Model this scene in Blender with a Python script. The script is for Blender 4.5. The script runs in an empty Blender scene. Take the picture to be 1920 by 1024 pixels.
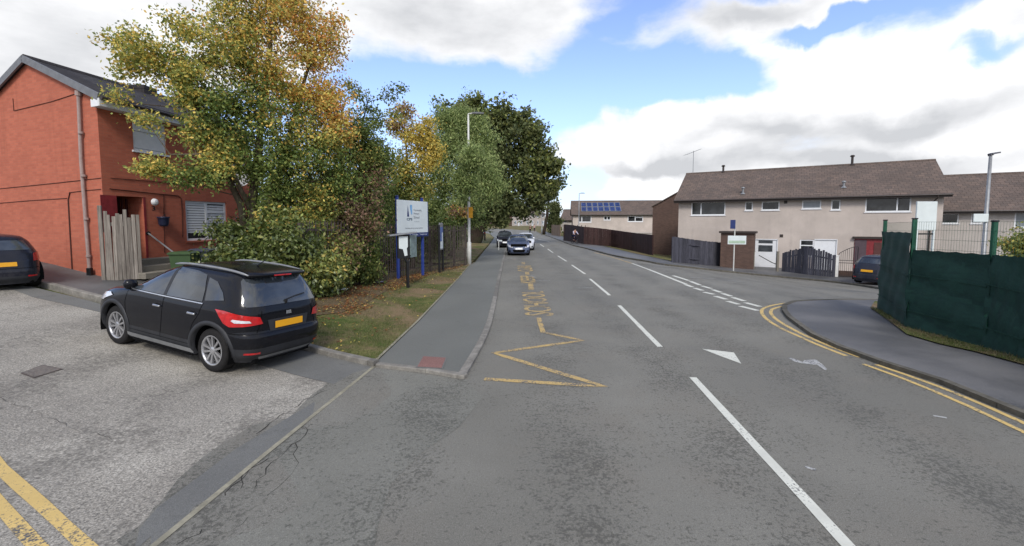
import bpy, bmesh, math, random
import numpy as np
from mathutils import Vector, Matrix
from mathutils.geometry import delaunay_2d_cdt
PI = math.pi
SC = bpy.context.scene
COL = SC.collection
RND = random.Random(7)

# ------------------------------------------------------------------ camera model (1920x1024 photo pixels)
F = 830.0; CX = 960.0; CY = 477.0; CAMH = 2.4
PITCH = math.atan(59.0 / F)
FWD = Vector((0, math.cos(PITCH), -math.sin(PITCH)))
UPV = Vector((0, math.sin(PITCH), math.cos(PITCH)))
CAM = Vector((0, 0, CAMH))

def sstep(a, b, x):
    t = min(1.0, max(0.0, (x - a) / (b - a)))
    return t * t * (3 - 2 * t)

def H(x, y):
    """height of the ground"""
    t = -x - 2.6
    t = 0.5 * (t + math.sqrt(t * t + 0.3)) - 0.04
    t = max(0, min(t, 30))
    q = min(t, 11.0)
    left = 0.07 * t + 0.0025 * q * q + 0.055 * max(0, t - 11) * 0.5
    left *= 1 - 0.75 * sstep(30, 70, y)
    right = -0.85 * sstep(6.8, 16.5, x) * sstep(9, 25, y) * (1 - 0.6 * sstep(60, 100, y))
    far = 1.3 * sstep(85, 165, y)
    return left + right + far

def ray(px, py):
    d = FWD * F + Vector((1, 0, 0)) * (px - CX) + UPV * (CY - py)
    return d.normalized()

def G(px, py, dz=0.0):
    """where the line of sight through a photo pixel meets the ground"""
    d = ray(px, py)
    lo, hi = 0.5, 0.5
    f = lambda t: (CAM.z + d.z * t) - H(CAM.x + d.x * t, CAM.y + d.y * t) - dz
    while f(hi) > 0 and hi < 900:
        lo = hi; hi *= 1.05
    for _ in range(40):
        m = (lo + hi) / 2
        if f(m) > 0: lo = m
        else: hi = m
    p = CAM + d * hi
    return Vector((p.x, p.y, H(p.x, p.y) + dz))

def D(px, py, Y):
    d = ray(px, py)
    return CAM + d * (Y / d.y)

def lin(c):
    c = c / 255.0
    return c / 12.92 if c <= 0.04045 else ((c + 0.055) / 1.055) ** 2.4
def rgb(r, g, b, k=1.0):
    return (min(1, lin(r) * k), min(1, lin(g) * k), min(1, lin(b) * k), 1)

# ------------------------------------------------------------------ materials
MATS = {}
class NT:
    def __init__(s, m):
        s.t = m.node_tree; s.t.nodes.clear()
    def n(s, ty, **kw):
        o = s.t.nodes.new(ty)
        for k, v in kw.items():
            if k == 'ins':
                for a, b in v.items():
                    if isinstance(b, bpy.types.NodeSocket): s.t.links.new(b, o.inputs[a])
                    else: o.inputs[a].default_value = b
            else: setattr(o, k, v)
        return o
    def mix(s, f, a, b, mode='MIX'):
        o = s.n('ShaderNodeMix', data_type='RGBA', blend_type=mode)
        for i, v in ((0, f), (6, a), (7, b)):
            if isinstance(v, bpy.types.NodeSocket): s.t.links.new(v, o.inputs[i])
            else: o.inputs[i].default_value = v
        return o.outputs[2]
    def math(s, op, a, b=0.0, c=None, clamp=False):
        o = s.n('ShaderNodeMath', operation=op, use_clamp=clamp)
        for i, v in enumerate((a, b, c)):
            if v is None: continue
            if isinstance(v, bpy.types.NodeSocket): s.t.links.new(v, o.inputs[i])
            else: o.inputs[i].default_value = v
        return o.outputs[0]
    def noise(s, vec, scale, detail=4, rough=0.55, dist=0.0):
        o = s.n('ShaderNodeTexNoise', ins={'Scale': scale, 'Detail': detail, 'Roughness': rough, 'Distortion': dist})
        if vec is not None: s.t.links.new(vec, o.inputs['Vector'])
        return o.outputs['Fac']
    def ramp(s, fac, lo, hi, a=0.0, b=1.0, smooth=True):
        o = s.n('ShaderNodeMapRange', interpolation_type='SMOOTHSTEP' if smooth else 'LINEAR', clamp=True)
        s.t.links.new(fac, o.inputs[0])
        for i, v in ((1, lo), (2, hi), (3, a), (4, b)): o.inputs[i].default_value = v
        return o.outputs[0]
    def mapping(s, vec, scale=(1, 1, 1), rot=(0, 0, 0), loc=(0, 0, 0)):
        o = s.n('ShaderNodeMapping')
        o.inputs['Scale'].default_value = scale; o.inputs['Rotation'].default_value = rot; o.inputs['Location'].default_value = loc
        s.t.links.new(vec, o.inputs[0]); return o.outputs[0]

def newmat(name):
    m = bpy.data.materials.new(name); m.use_nodes = True
    MATS[name] = m
    return m, NT(m)

def finish(nt, col, rough=0.8, spec=0.3, bump=None, bstr=0.3, bdist=0.01, metal=0.0, coat=0.0, alpha=None, trans=None):
    p = nt.n('ShaderNodeBsdfPrincipled')
    def put(k, v):
        if isinstance(v, bpy.types.NodeSocket): nt.t.links.new(v, p.inputs[k])
        else: p.inputs[k].default_value = v
    put('Base Color', col); put('Roughness', rough); put('Specular IOR Level', spec); put('Metallic', metal)
    put('Coat Weight', coat)
    if coat: put('Coat Roughness', 0.03)
    if alpha is not None: put('Alpha', alpha)
    if bump is not None:
        b = nt.n('ShaderNodeBump', ins={'Strength': bstr, 'Distance': bdist})
        nt.t.links.new(bump, b.inputs['Height']); nt.t.links.new(b.outputs[0], p.inputs['Normal'])
    out = nt.n('ShaderNodeOutputMaterial')
    sh = p.outputs[0]
    if trans is not None:
        tb = nt.n('ShaderNodeBsdfTranslucent')
        if isinstance(col, bpy.types.NodeSocket): nt.t.links.new(col, tb.inputs[0])
        else: tb.inputs[0].default_value = col
        mx = nt.n('ShaderNodeMixShader'); mx.inputs[0].default_value = trans
        nt.t.links.new(sh, mx.inputs[1]); nt.t.links.new(tb.outputs[0], mx.inputs[2]); sh = mx.outputs[0]
    nt.t.links.new(sh, out.inputs[0])

def simple(name, col, rough=0.6, spec=0.4, metal=0.0, coat=0.0, var=0.12, vs=6.0, bump=0.0, bs=60.0):
    """plain material with a little tone variation"""
    if name in MATS: return MATS[name]
    m, nt = newmat(name)
    tc = nt.n('ShaderNodeTexCoord').outputs['Object']
    f = nt.ramp(nt.noise(tc, vs, 5, 0.6), 0.3, 0.7)
    d = tuple(c * (1 - var) for c in col[:3]) + (1,)
    e = tuple(min(1, c * (1 + var)) for c in col[:3]) + (1,)
    c = nt.mix(f, d, e)
    r = nt.ramp(nt.noise(tc, vs * 2.3, 3), 0.2, 0.8, max(0.02, rough - 0.08), min(1, rough + 0.08))
    bp = nt.noise(tc, bs, 3) if bump else None
    finish(nt, c, r, spec, bump=bp, bstr=bump, metal=metal, coat=coat)
    return m

# ------------------------------------------------------------------ mesh builder
class MB:
    def __init__(s):
        s.v = []; s.f = []; s.mi = []; s.sm = []; s.M = Matrix()
        s.cur = 0; s.smooth = False
    def add(s, verts, faces):
        o = len(s.v)
        s.v += [tuple(s.M @ Vector(p)) for p in verts]
        for f in faces:
            s.f.append(tuple(i + o for i in f)); s.mi.append(s.cur); s.sm.append(s.smooth)
        return s
    def box(s, x0, x1, y0, y1, z0, z1):
        v = [(x0,y0,z0),(x1,y0,z0),(x1,y1,z0),(x0,y1,z0),(x0,y0,z1),(x1,y0,z1),(x1,y1,z1),(x0,y1,z1)]
        return s.add(v, [(0,3,2,1),(4,5,6,7),(0,1,5,4),(1,2,6,5),(2,3,7,6),(3,0,4,7)])
    def bbox(s, x0, x1, y0, y1, z0, z1, b=0.01):
        """box with chamfered vertical and top edges"""
        b = min(b, (x1-x0)/2.5, (y1-y0)/2.5, (z1-z0)/2.5)
        def ring(i, z): return [(x0+i,y0+b,z),(x0+b,y0+i,z),(x1-b,y0+i,z),(x1-i,y0+b,z),(x1-i,y1-b,z),(x1-b,y1-i,z),(x0+b,y1-i,z),(x0+i,y1-b,z)]
        rings = [ring(0, z0), ring(0, z1-b), ring(b*0.99, z1)]
        v = [p for r in rings for p in r]; f = []
        for k in range(2):
            for i in range(8):
                j = (i+1) % 8
                f.append((k*8+i, k*8+j, k*8+8+j, k*8+8+i))
        f.append(tuple(range(7,-1,-1))); f.append(tuple(range(16,24)))
        return s.add(v, f)
    def beam(s, a, b, w, h, up=Vector((0,0,1))):
        a = Vector(a); b = Vector(b); d = (b-a).normalized()
        sd = d.cross(Vector(up))
        if sd.length < 1e-4: sd = d.cross(Vector((1,0,0)))
        sd.normalize(); u = sd.cross(d)
        v = []
        for p in (a, b):
            for i, j in ((-1,-1),(1,-1),(1,1),(-1,1)):
                v.append(p + sd*i*w/2 + u*j*h/2)
        return s.add(v, [(0,1,2,3),(7,6,5,4),(0,4,5,1),(1,5,6,2),(2,6,7,3),(3,7,4,0)])
    def tube(s, pts, rad, seg=8, cap=True):
        pts = [Vector(p) for p in pts]
        if not hasattr(rad, '__len__'): rad = [rad]*len(pts)
        v = []; f = []
        ref = Vector((0,0,1))
        for i, p in enumerate(pts):
            d = (pts[min(i+1,len(pts)-1)] - pts[max(i-1,0)]).normalized()
            if abs(d.dot(ref)) > 0.95: ref = Vector((1,0,0)) if abs(d.x) < 0.9 else Vector((0,1,0))
            a = d.cross(ref).normalized(); b = d.cross(a)
            for k in range(seg):
                t = 2*PI*k/seg
                v.append(p + (a*math.cos(t) + b*math.sin(t))*rad[i])
        for i in range(len(pts)-1):
            for k in range(seg):
                j = (k+1) % seg
                f.append((i*seg+k, i*seg+j, (i+1)*seg+j, (i+1)*seg+k))
        if cap:
            f.append(tuple(range(seg-1,-1,-1))); f.append(tuple((len(pts)-1)*seg+k for k in range(seg)))
        return s.add(v, f)
    def lathe(s, prof, seg=24, closed=False):
        """profile of (r, z) turned about z"""
        v = []; f = []; n = len(prof)
        for k in range(seg):
            t = 2*PI*k/seg
            for r, z in prof: v.append((r*math.cos(t), r*math.sin(t), z))
        for k in range(seg):
            j = (k+1) % seg
            for i in range(n-1 if not closed else n):
                i2 = (i+1) % n
                f.append((k*n+i, j*n+i, j*n+i2, k*n+i2))
        return s.add(v, f)
    def prism(s, poly, y0, y1):
        """polygon in (x,z) pushed along y"""
        n = len(poly)
        v = [(x,y0,z) for x,z in poly] + [(x,y1,z) for x,z in poly]
        f = [tuple(range(n)), tuple(range(2*n-1,n-1,-1))]
        for i in range(n):
            j = (i+1) % n
            f.append((i, i+n, j+n, j))
        return s.add(v, f)
    def quad(s, a, b, c, d): return s.add([a,b,c,d], [(0,1,2,3)])
    def build(s, name, mat, parent=None, fixn=True):
        if not s.v: return None
        me = bpy.data.meshes.new(name)
        me.from_pydata(s.v, [], s.f)
        mats = mat if isinstance(mat, (list, tuple)) else [mat]
        for m in mats: me.materials.append(m)
        me.polygons.foreach_set('material_index', s.mi)
        me.polygons.foreach_set('use_smooth', s.sm)
        if fixn:
            bm = bmesh.new(); bm.from_mesh(me)
            bmesh.ops.recalc_face_normals(bm, faces=bm.faces)
            bm.to_mesh(me); bm.free()
        me.update()
        uvmap(me)
        o = bpy.data.objects.new(name, me); COL.objects.link(o)
        if parent is not None: o.parent = parent
        return o

def uvmap(me):
    uv = me.uv_layers.new(name='UVMap')
    Z = Vector((0,0,1))
    vs = me.vertices
    for p in me.polygons:
        n = p.normal
        if abs(n.z) > 0.97: t = Vector((1,0,0)); b = Vector((0,1,0))
        else:
            t = Z.cross(n).normalized(); b = n.cross(t)
        for li in p.loop_indices:
            c = vs[me.loops[li].vertex_index].co
            uv.data[li].uv = (c.dot(t), c.dot(b))

def thing(name, label, cat, loc=(0,0,0), rotz=0.0, group=None):
    o = bpy.data.objects.new(name, None); COL.objects.link(o)
    o.empty_display_size = 0.2
    o.location = loc; o.rotation_euler = (0,0,rotz)
    o['label'] = label; o['category'] = cat
    if group: o['group'] = group
    return o
def tag(o, label, cat, group=None, kind=None):
    if label: o['label'] = label
    if cat: o['category'] = cat
    if group: o['group'] = group
    if kind: o['kind'] = kind
    return o
def dup(root, loc=None, rotz=None, label=None):
    r = root.copy(); COL.objects.link(r)
    if loc is not None: r.location = loc
    if rotz is not None: r.rotation_euler = (0,0,rotz)
    if label: r['label'] = label
    for ch in list(root.children):
        c = ch.copy(); COL.objects.link(c); c.parent = r
        for g in list(ch.children):
            d = g.copy(); COL.objects.link(d); d.parent = c
    return r

# ------------------------------------------------------------------ ground sheets
def sheet(name, poly, mat, dz=0.0, step=1.0, skirt=0.0, kind='structure'):
    """flat polygon (world xy) draped on the ground at height dz above it"""
    poly = [Vector((p[0], p[1])) for p in poly]
    dens = []
    n = len(poly)
    for i in range(n):
        a, b = poly[i], poly[(i+1) % n]
        k = max(1, int((b-a).length / step))
        for j in range(k): dens.append(a + (b-a)*j/k)
    xs = [p.x for p in dens]; ys = [p.y for p in dens]
    pts = list(dens); m = len(dens)
    edges = [(i, (i+1) % m) for i in range(m)]
    x = min(xs) + step*0.37
    while x < max(xs):
        y = min(ys) + step*0.41
        while y < max(ys):
            pts.append(Vector((x + 0.13*step*math.sin(7*x+3*y), y + 0.13*step*math.cos(5*y+x)))); y += step
        x += step
    vo, eo, fo, _, _, _ = delaunay_2d_cdt(pts, edges, [], 1, 1e-5)
    if not fo: return None
    # keep the triangles inside the outline
    v = [(p.x, p.y, H(p.x, p.y) + dz) for p in vo]
    mb = MB(); mb.smooth = True
    mb.v = v; mb.f = [tuple(f) for f in fo]; mb.mi = [0]*len(fo); mb.sm = [True]*len(fo)
    if skirt:
        mb.smooth = False
        k = len(dens)
        sv = [(p.x, p.y, H(p.x,p.y)+dz) for p in dens] + [(p.x, p.y, H(p.x,p.y)+dz-skirt) for p in dens]
        mb.add(sv, [(i, (i+1) % k, (i+1) % k + k, i+k) for i in range(k)])
    o = mb.build(name, mat, fixn=False)
    # make all normals point up
    bm = bmesh.new(); bm.from_mesh(o.data)
    for f in bm.faces:
        if f.normal.z < -0.2: f.normal_flip()
    bm.to_mesh(o.data); bm.free()
    if kind: o['kind'] = kind
    return o

def px_poly(pts, dz=0.0):
    return [G(x, y, dz) for x, y in pts]

def smooth_path(pts, per=8):
    """Catmull-Rom through the points"""
    P = [Vector((p[0], p[1])) for p in pts]
    if len(P) < 3: return P
    out = []
    for i in range(len(P)-1):
        p0 = P[max(i-1,0)]; p1 = P[i]; p2 = P[i+1]; p3 = P[min(i+2,len(P)-1)]
        for k in range(per):
            t = k/per
            out.append(0.5*((2*p1) + (p2-p0)*t + (2*p0-5*p1+4*p2-p3)*t*t + (3*p1-p0-3*p2+p3)*t**3))
    out.append(P[-1]); return out

def ribbon(mb, path, w, dz, step=0.5, off=0.0, jag=0.0):
    """painted stripe along a world-xy path, draped on the ground"""
    P = [Vector((p[0], p[1])) for p in path]
    Q = [P[0]]
    for a, b in zip(P, P[1:]):
        k = max(1, int((b-a).length/step))
        for j in range(1, k+1): Q.append(a + (b-a)*j/k)
    v = []; f = []
    for i, p in enumerate(Q):
        d = (Q[min(i+1,len(Q)-1)] - Q[max(i-1,0)]).normalized()
        nrm = Vector((-d.y, d.x))
        c = p + nrm*off
        for s in (-1, 1):
            q = c + nrm*s*(w/2 + (RND.uniform(-jag, jag) if jag else 0))
            v.append((q.x, q.y, H(q.x,q.y)+dz))
    for i in range(len(Q)-1): f.append((2*i, 2*i+1, 2*i+3, 2*i+2))
    mb.add(v, f); return mb

def kerb(name, path, w, top, depth, mat, length=0.915, lean=0.0):
    """row of kerb stones along a world-xy path; path is the road-side edge"""
    P = [Vector((p[0], p[1])) for p in path]
    L = [0]
    for a, b in zip(P, P[1:]): L.append(L[-1] + (b-a).length)
    def at(s):
        s = max(0, min(L[-1], s))
        for i in range(len(P)-1):
            if s <= L[i+1]:
                t = (s-L[i])/max(1e-6, L[i+1]-L[i])
                return P[i] + (P[i+1]-P[i])*t, (P[i+1]-P[i]).normalized()
        return P[-1], (P[-1]-P[-2]).normalized()
    mb = MB(); s = 0
    while s < L[-1] - 0.02:
        e = min(L[-1], s+length)
        dzj = RND.uniform(-0.003, 0.003)
        v = []
        for q in (s+0.004, e-0.004):
            p, d = at(q); n = Vector((-d.y, d.x))
            a = p; b = p + n*w
            ha = H(a.x, a.y); hb = H(b.x, b.y)
            c = 0.012
            v += [(a.x, a.y, ha-depth), (a.x, a.y, ha+top-c+dzj), (a.x+n.x*c, a.y+n.y*c, ha+top+dzj),
                  (b.x, b.y, hb+top+dzj), (b.x, b.y, hb-depth)]
        f = [(i, i+1, i+6, i+5) for i in range(4)] + [(0,1,2,3,4), (9,8,7,6,5)]
        mb.add(v, f); s = e
    o = mb.build(name, mat); o['kind'] = 'structure'
    return o

def fontmesh(txt, bold=0.0):
    cu = bpy.data.curves.new('lettering', 'FONT'); cu.body = txt; cu.size = 1.0; cu.offset = bold
    cu.resolution_u = 4; cu.fill_mode = 'FRONT'
    ob = bpy.data.objects.new('lettering', cu); COL.objects.link(ob)
    dg = bpy.context.evaluated_depsgraph_get()
    me = bpy.data.meshes.new_from_object(ob.evaluated_get(dg))
    v = [tuple(p.co[:2]) for p in me.vertices]; f = [tuple(p.vertices) for p in me.polygons]
    bpy.data.objects.remove(ob); bpy.data.curves.remove(cu); bpy.data.meshes.remove(me)
    x0 = min(p[0] for p in v); x1 = max(p[0] for p in v); y0 = min(p[1] for p in v); y1 = max(p[1] for p in v)
    return [((x-x0)/(x1-x0), (y-y0)/(y1-y0)) for x, y in v], f, (x1-x0)/(y1-y0)

def skin_obj(name, pts, edges, rad, mat, parent, sub=1):
    """one continuous surface grown over a skeleton"""
    me = bpy.data.meshes.new(name); me.from_pydata(pts, edges, [])
    o = bpy.data.objects.new(name, me); COL.objects.link(o)
    me.materials.append(mat)
    o.modifiers.new('s', 'SKIN')
    for i, r in enumerate(rad):
        sv = me.skin_vertices[0].data[i]
        sv.radius = (r, r) if not hasattr(r, '__len__') else r
    me.skin_vertices[0].data[0].use_root = True
    m = o.modifiers.new('u', 'SUBSURF'); m.levels = sub; m.render_levels = sub
    dg = bpy.context.evaluated_depsgraph_get()
    nm = bpy.data.meshes.new_from_object(o.evaluated_get(dg))
    o.modifiers.clear(); o.data = nm
    for p in nm.polygons: p.use_smooth = True
    if parent is not None: o.parent = parent
    return o
# ------------------------------------------------------------------ material library
def m_asphalt(name, dark, light, speck=0.5, patch=0.5, patch_scale=0.35, rough=0.85, seed=0.0, tint=None, fine=140, tracks=False, apron=False, cracks=0.0):
    m, nt = newmat(name)
    tc = nt.mapping(nt.n('ShaderNodeTexCoord').outputs['Object'], loc=(seed, seed*1.7, 0))
    raw = nt.n('ShaderNodeTexCoord').outputs['Object']
    big = nt.noise(tc, patch_scale, 5, 0.6, 0.3)
    mid = nt.noise(tc, 2.2, 6, 0.65)
    fin = nt.noise(tc, fine, 3, 0.7)
    fin2 = nt.noise(tc, 46, 5, 0.8)
    f = nt.ramp(big, 0.35, 0.68)
    col = nt.mix(f, dark, light)
    if tint: col = nt.mix(nt.ramp(nt.noise(tc, 0.8, 4, 0.6), 0.45, 0.7, 0, 0.6), col, tint)
    if tracks:
        # polished wheel tracks; between them the surface has opened up into dark pits and specks
        sx = nt.n('ShaderNodeSeparateXYZ', ins={0: raw})
        xx = nt.math('ADD', sx.outputs[0], nt.ramp(nt.noise(tc, 0.15, 3), 0.2, 0.8, -0.35, 0.35))
        w = nt.math('SINE', nt.math('ADD', nt.math('MULTIPLY', xx, 3.6), 2.17))
        dens_ = nt.math('ADD', nt.math('MULTIPLY', w, -0.035), nt.math('MULTIPLY', nt.math('SUBTRACT', nt.noise(tc, 0.9, 6, 0.65), 0.5), 0.34))
        s1 = nt.noise(tc, 30, 3, 0.65); s2 = nt.noise(tc, 11, 5, 0.7)
        q = nt.math('ADD', nt.math('ADD', nt.math('MULTIPLY', s1, 0.6), nt.math('MULTIPLY', s2, 0.4)), dens_)
        pit = nt.ramp(q, 0.50, 0.62)
        col = nt.mix(nt.math('MULTIPLY', pit, 0.72), col, tuple(c*0.45 for c in dark[:3]) + (1,))
        lite = nt.ramp(nt.math('SUBTRACT', nt.noise(tc, 55, 2, 0.6), nt.math('MULTIPLY', dens_, 0.4)), 0.62, 0.72)
        col = nt.mix(nt.math('MULTIPLY', lite, 0.35), col, tuple(min(1, c*1.7) for c in light[:3]) + (1,))
    # dark blotches
    bl = nt.math('MULTIPLY', nt.ramp(nt.noise(tc, 1.3, 8, 0.75, 0.5), 0.56, 0.72), patch)
    col = nt.mix(bl, col, tuple(c*0.55 for c in dark[:3]) + (1,))
    sp = nt.ramp(fin, 0.35, 0.7, 1-speck, 1+speck, smooth=False)
    sp2 = nt.ramp(fin2, 0.3, 0.7, 1-speck*0.45, 1+speck*0.45, smooth=False)
    col = nt.mix(1.0, col, nt.n('ShaderNodeCombineColor', ins={0: sp, 1: sp, 2: sp}).outputs[0], 'MULTIPLY')
    col = nt.mix(1.0, col, nt.n('ShaderNodeCombineColor', ins={0: sp2, 1: sp2, 2: sp2}).outputs[0], 'MULTIPLY')
    if cracks:
        vo = nt.n('ShaderNodeTexVoronoi', feature='DISTANCE_TO_EDGE', ins={'Scale': 0.7})
        wv = nt.n('ShaderNodeVectorMath', operation='ADD')
        nv = nt.n('ShaderNodeTexNoise', ins={'Scale': 2.0, 'Detail': 5.0}); nt.t.links.new(tc, nv.inputs['Vector'])
        nt.t.links.new(tc, wv.inputs[0]); nt.t.links.new(nv.outputs['Color'], wv.inputs[1])
        nt.t.links.new(wv.outputs[0], vo.inputs['Vector'])
        cr = nt.math('MULTIPLY', nt.ramp(vo.outputs['Distance'], 0.004, 0.012, 1, 0), nt.ramp(nt.noise(tc, 0.25, 2), 0.5, 0.6, 0, cracks))
        col = nt.mix(cr, col, tuple(c*0.35 for c in dark[:3]) + (1,))
    r = nt.ramp(big, 0.3, 0.7, rough-0.12, rough+0.05)
    h = nt.math('ADD', nt.math('MULTIPLY', fin, 0.6), nt.math('MULTIPLY', fin2, 0.8))
    finish(nt, col, r, 0.35, bump=h, bstr=0.55, bdist=0.012)
    return m

def m_brick(name, c1, c2, mortar, bw=0.225, bh=0.075, ms=0.006, dirt=0.25, rough=0.85, bump=0.4, big=0.3):
    m, nt = newmat(name)
    uv = nt.n('ShaderNodeTexCoord').outputs['UV']
    ob = nt.n('ShaderNodeTexCoord').outputs['Object']
    br = nt.n('ShaderNodeTexBrick', offset=0.5, ins={'Color1': c1, 'Color2': c2, 'Mortar': mortar, 'Scale': 1.0,
              'Mortar Size': ms, 'Mortar Smooth': 0.3, 'Bias': 0.0, 'Brick Width': bw, 'Row Height': bh})
    nt.t.links.new(uv, br.inputs['Vector'])
    n1 = nt.noise(ob, 0.6, 6, 0.65)
    n2 = nt.noise(uv, 14, 4, 0.6)
    col = nt.mix(nt.ramp(n1, 0.4, 0.7, 0, big), br.outputs['Color'], tuple(c*0.62 for c in c1[:3]) + (1,))
    col = nt.mix(nt.ramp(n2, 0.45, 0.75, 0, dirt), col, tuple(min(1, c*0.6) for c in mortar[:3]) + (1,))
    st = nt.noise(nt.mapping(ob, scale=(3, 3, 0.25)), 1.5, 5, 0.6)
    col = nt.mix(nt.ramp(st, 0.52, 0.75, 0, dirt), col, tuple(c*0.5 for c in c2[:3]) + (1,))
    h = nt.math('SUBTRACT', nt.math('MULTIPLY', n2, 0.4), br.outputs['Fac'])
    finish(nt, col, rough, 0.25, bump=h, bstr=bump, bdist=0.01)
    return m

def m_tiles(name, c1, c2, row=0.3, wid=0.33, dark=None):
    m, nt = newmat(name)
    uv = nt.n('ShaderNodeTexCoord').outputs['UV']
    ob = nt.n('ShaderNodeTexCoord').outputs['Object']
    dark = dark or tuple(c*0.35 for c in c1[:3]) + (1,)
    br = nt.n('ShaderNodeTexBrick', offset=0.5, ins={'Color1': c1, 'Color2': c2, 'Mortar': dark, 'Scale': 1.0,
              'Mortar Size': 0.012, 'Mortar Smooth': 0.4, 'Bias': 0.0, 'Brick Width': wid, 'Row Height': row})
    nt.t.links.new(uv, br.inputs['Vector'])
    n1 = nt.noise(ob, 0.5, 6, 0.7)
    n2 = nt.noise(ob, 5, 5, 0.7)
    col = nt.mix(nt.ramp(n1, 0.4, 0.65, 0, 0.5), br.outputs['Color'], tuple(c*0.7 for c in c2[:3]) + (1,))
    col = nt.mix(nt.ramp(n2, 0.55, 0.75, 0, 0.5), col, tuple(min(1, c*1.25) for c in c1[:3]) + (1,))
    sx = nt.n('ShaderNodeSeparateXYZ'); nt.t.links.new(uv, sx.inputs[0])
    saw = nt.math('FRACT', nt.math('DIVIDE', sx.outputs[1], row))
    h = nt.math('SUBTRACT', nt.math('MULTIPLY', nt.math('SUBTRACT', 1.0, saw), 1.0), nt.math('MULTIPLY', br.outputs['Fac'], 0.5))
    finish(nt, col, 0.85, 0.2, bump=h, bstr=0.6, bdist=0.03)
    return m

def m_render(name, c, k=0.1):
    m, nt = newmat(name)
    ob = nt.n('ShaderNodeTexCoord').outputs['Object']
    n1 = nt.noise(ob, 0.45, 6, 0.6); n2 = nt.noise(ob, 45, 3, 0.7)
    st = nt.noise(nt.mapping(ob, scale=(2.5, 2.5, 0.3)), 1.2, 5, 0.65)
    col = nt.mix(nt.ramp(n1, 0.35, 0.7), tuple(x*(1-k) for x in c[:3]) + (1,), tuple(min(1, x*(1+k)) for x in c[:3]) + (1,))
    col = nt.mix(nt.ramp(st, 0.5, 0.78, 0, 0.3), col, tuple(x*0.6 for x in c[:3]) + (1,))
    sp = nt.ramp(n2, 0.3, 0.7, 0.82, 1.15, smooth=False)
    col = nt.mix(1.0, col, nt.n('ShaderNodeCombineColor', ins={0: sp, 1: sp, 2: sp}).outputs[0], 'MULTIPLY')
    finish(nt, col, 0.9, 0.2, bump=n2, bstr=0.5, bdist=0.015)
    return m

def m_wood(name, c1, c2, scale=1.0, rough=0.8):
    m, nt = newmat(name)
    ob = nt.n('ShaderNodeTexCoord').outputs['Object']
    g = nt.noise(nt.mapping(ob, scale=(22*scale, 22*scale, 0.9)), 1.6, 6, 0.7, 0.4)
    b = nt.noise(nt.mapping(ob, scale=(3, 3, 0.8)), 1.3, 4, 0.6)
    isl = nt.n('ShaderNodeNewGeometry').outputs['Random Per Island']
    col = nt.mix(nt.ramp(g, 0.3, 0.72), c1, c2)
    col = nt.mix(nt.ramp(b, 0.45, 0.75, 0, 0.5), col, tuple(x*0.55 for x in c1[:3]) + (1,))
    v = nt.ramp(isl, 0, 1, 0.75, 1.2, smooth=False)
    col = nt.mix(1.0, col, nt.n('ShaderNodeCombineColor', ins={0: v, 1: v, 2: v}).outputs[0], 'MULTIPLY')
    finish(nt, col, rough, 0.25, bump=g, bstr=0.4, bdist=0.006)
    return m

def m_leaf(name, spec=0.3, rough=0.6, trans=0.38):
    m, nt = newmat(name)
    at = nt.n('ShaderNodeAttribute', attribute_name='leafcol').outputs['Color']
    isl = nt.n('ShaderNodeNewGeometry').outputs['Random Per Island']
    v = nt.ramp(isl, 0, 1, 0.7, 1.3, smooth=False)
    col = nt.mix(1.0, at, nt.n('ShaderNodeCombineColor', ins={0: v, 1: v, 2: v}).outputs[0], 'MULTIPLY')
    finish(nt, col, rough, spec, trans=trans)
    return m

def m_bark(name, c):
    m, nt = newmat(name)
    ob = nt.n('ShaderNodeTexCoord').outputs['Object']
    g = nt.noise(nt.mapping(ob, scale=(9, 9, 1.6)), 2.2, 7, 0.7, 0.6)
    gr = nt.noise(ob, 0.9, 4)
    col = nt.mix(nt.ramp(g, 0.3, 0.7), tuple(x*0.45 for x in c[:3]) + (1,), c)
    col = nt.mix(nt.ramp(gr, 0.5, 0.7, 0, 0.45), col, (0.06, 0.075, 0.035, 1))
    finish(nt, col, 0.9, 0.15, bump=g, bstr=0.8, bdist=0.03)
    return m

def m_grass(name, k=1.0):
    m, nt = newmat(name)
    ob = nt.n('ShaderNodeTexCoord').outputs['Object']
    n1 = nt.noise(ob, 0.55, 6, 0.65, 0.4); n2 = nt.noise(ob, 28, 4, 0.75); n3 = nt.noise(ob, 3.0, 5, 0.7)
    col = nt.mix(nt.ramp(n3, 0.3, 0.7), (0.055*k, 0.085*k, 0.020*k, 1), (0.15*k, 0.145*k, 0.055*k, 1))
    col = nt.mix(nt.ramp(n1, 0.43, 0.60), col, (0.20*k, 0.145*k, 0.085*k, 1))
    s = nt.ramp(n2, 0.25, 0.75, 0.5, 1.5, smooth=False)
    col = nt.mix(1.0, col, nt.n('ShaderNodeCombineColor', ins={0: s, 1: s, 2: s}).outputs[0], 'MULTIPLY')
    finish(nt, col, 0.95, 0.1, bump=n2, bstr=0.8, bdist=0.03)
    return m

def m_soil(name):
    m, nt = newmat(name)
    ob = nt.n('ShaderNodeTexCoord').outputs['Object']
    n1 = nt.noise(ob, 1.2, 6, 0.7); n2 = nt.noise(ob, 30, 5, 0.8)
    col = nt.mix(nt.ramp(n2, 0.35, 0.65), (0.08, 0.06, 0.035, 1), (0.20, 0.14, 0.085, 1))
    col = nt.mix(nt.ramp(n1, 0.45, 0.7, 0, 0.6), col, (0.10, 0.09, 0.05, 1))
    finish(nt, col, 0.95, 0.1, bump=n2, bstr=0.9, bdist=0.04)
    return m

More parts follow.
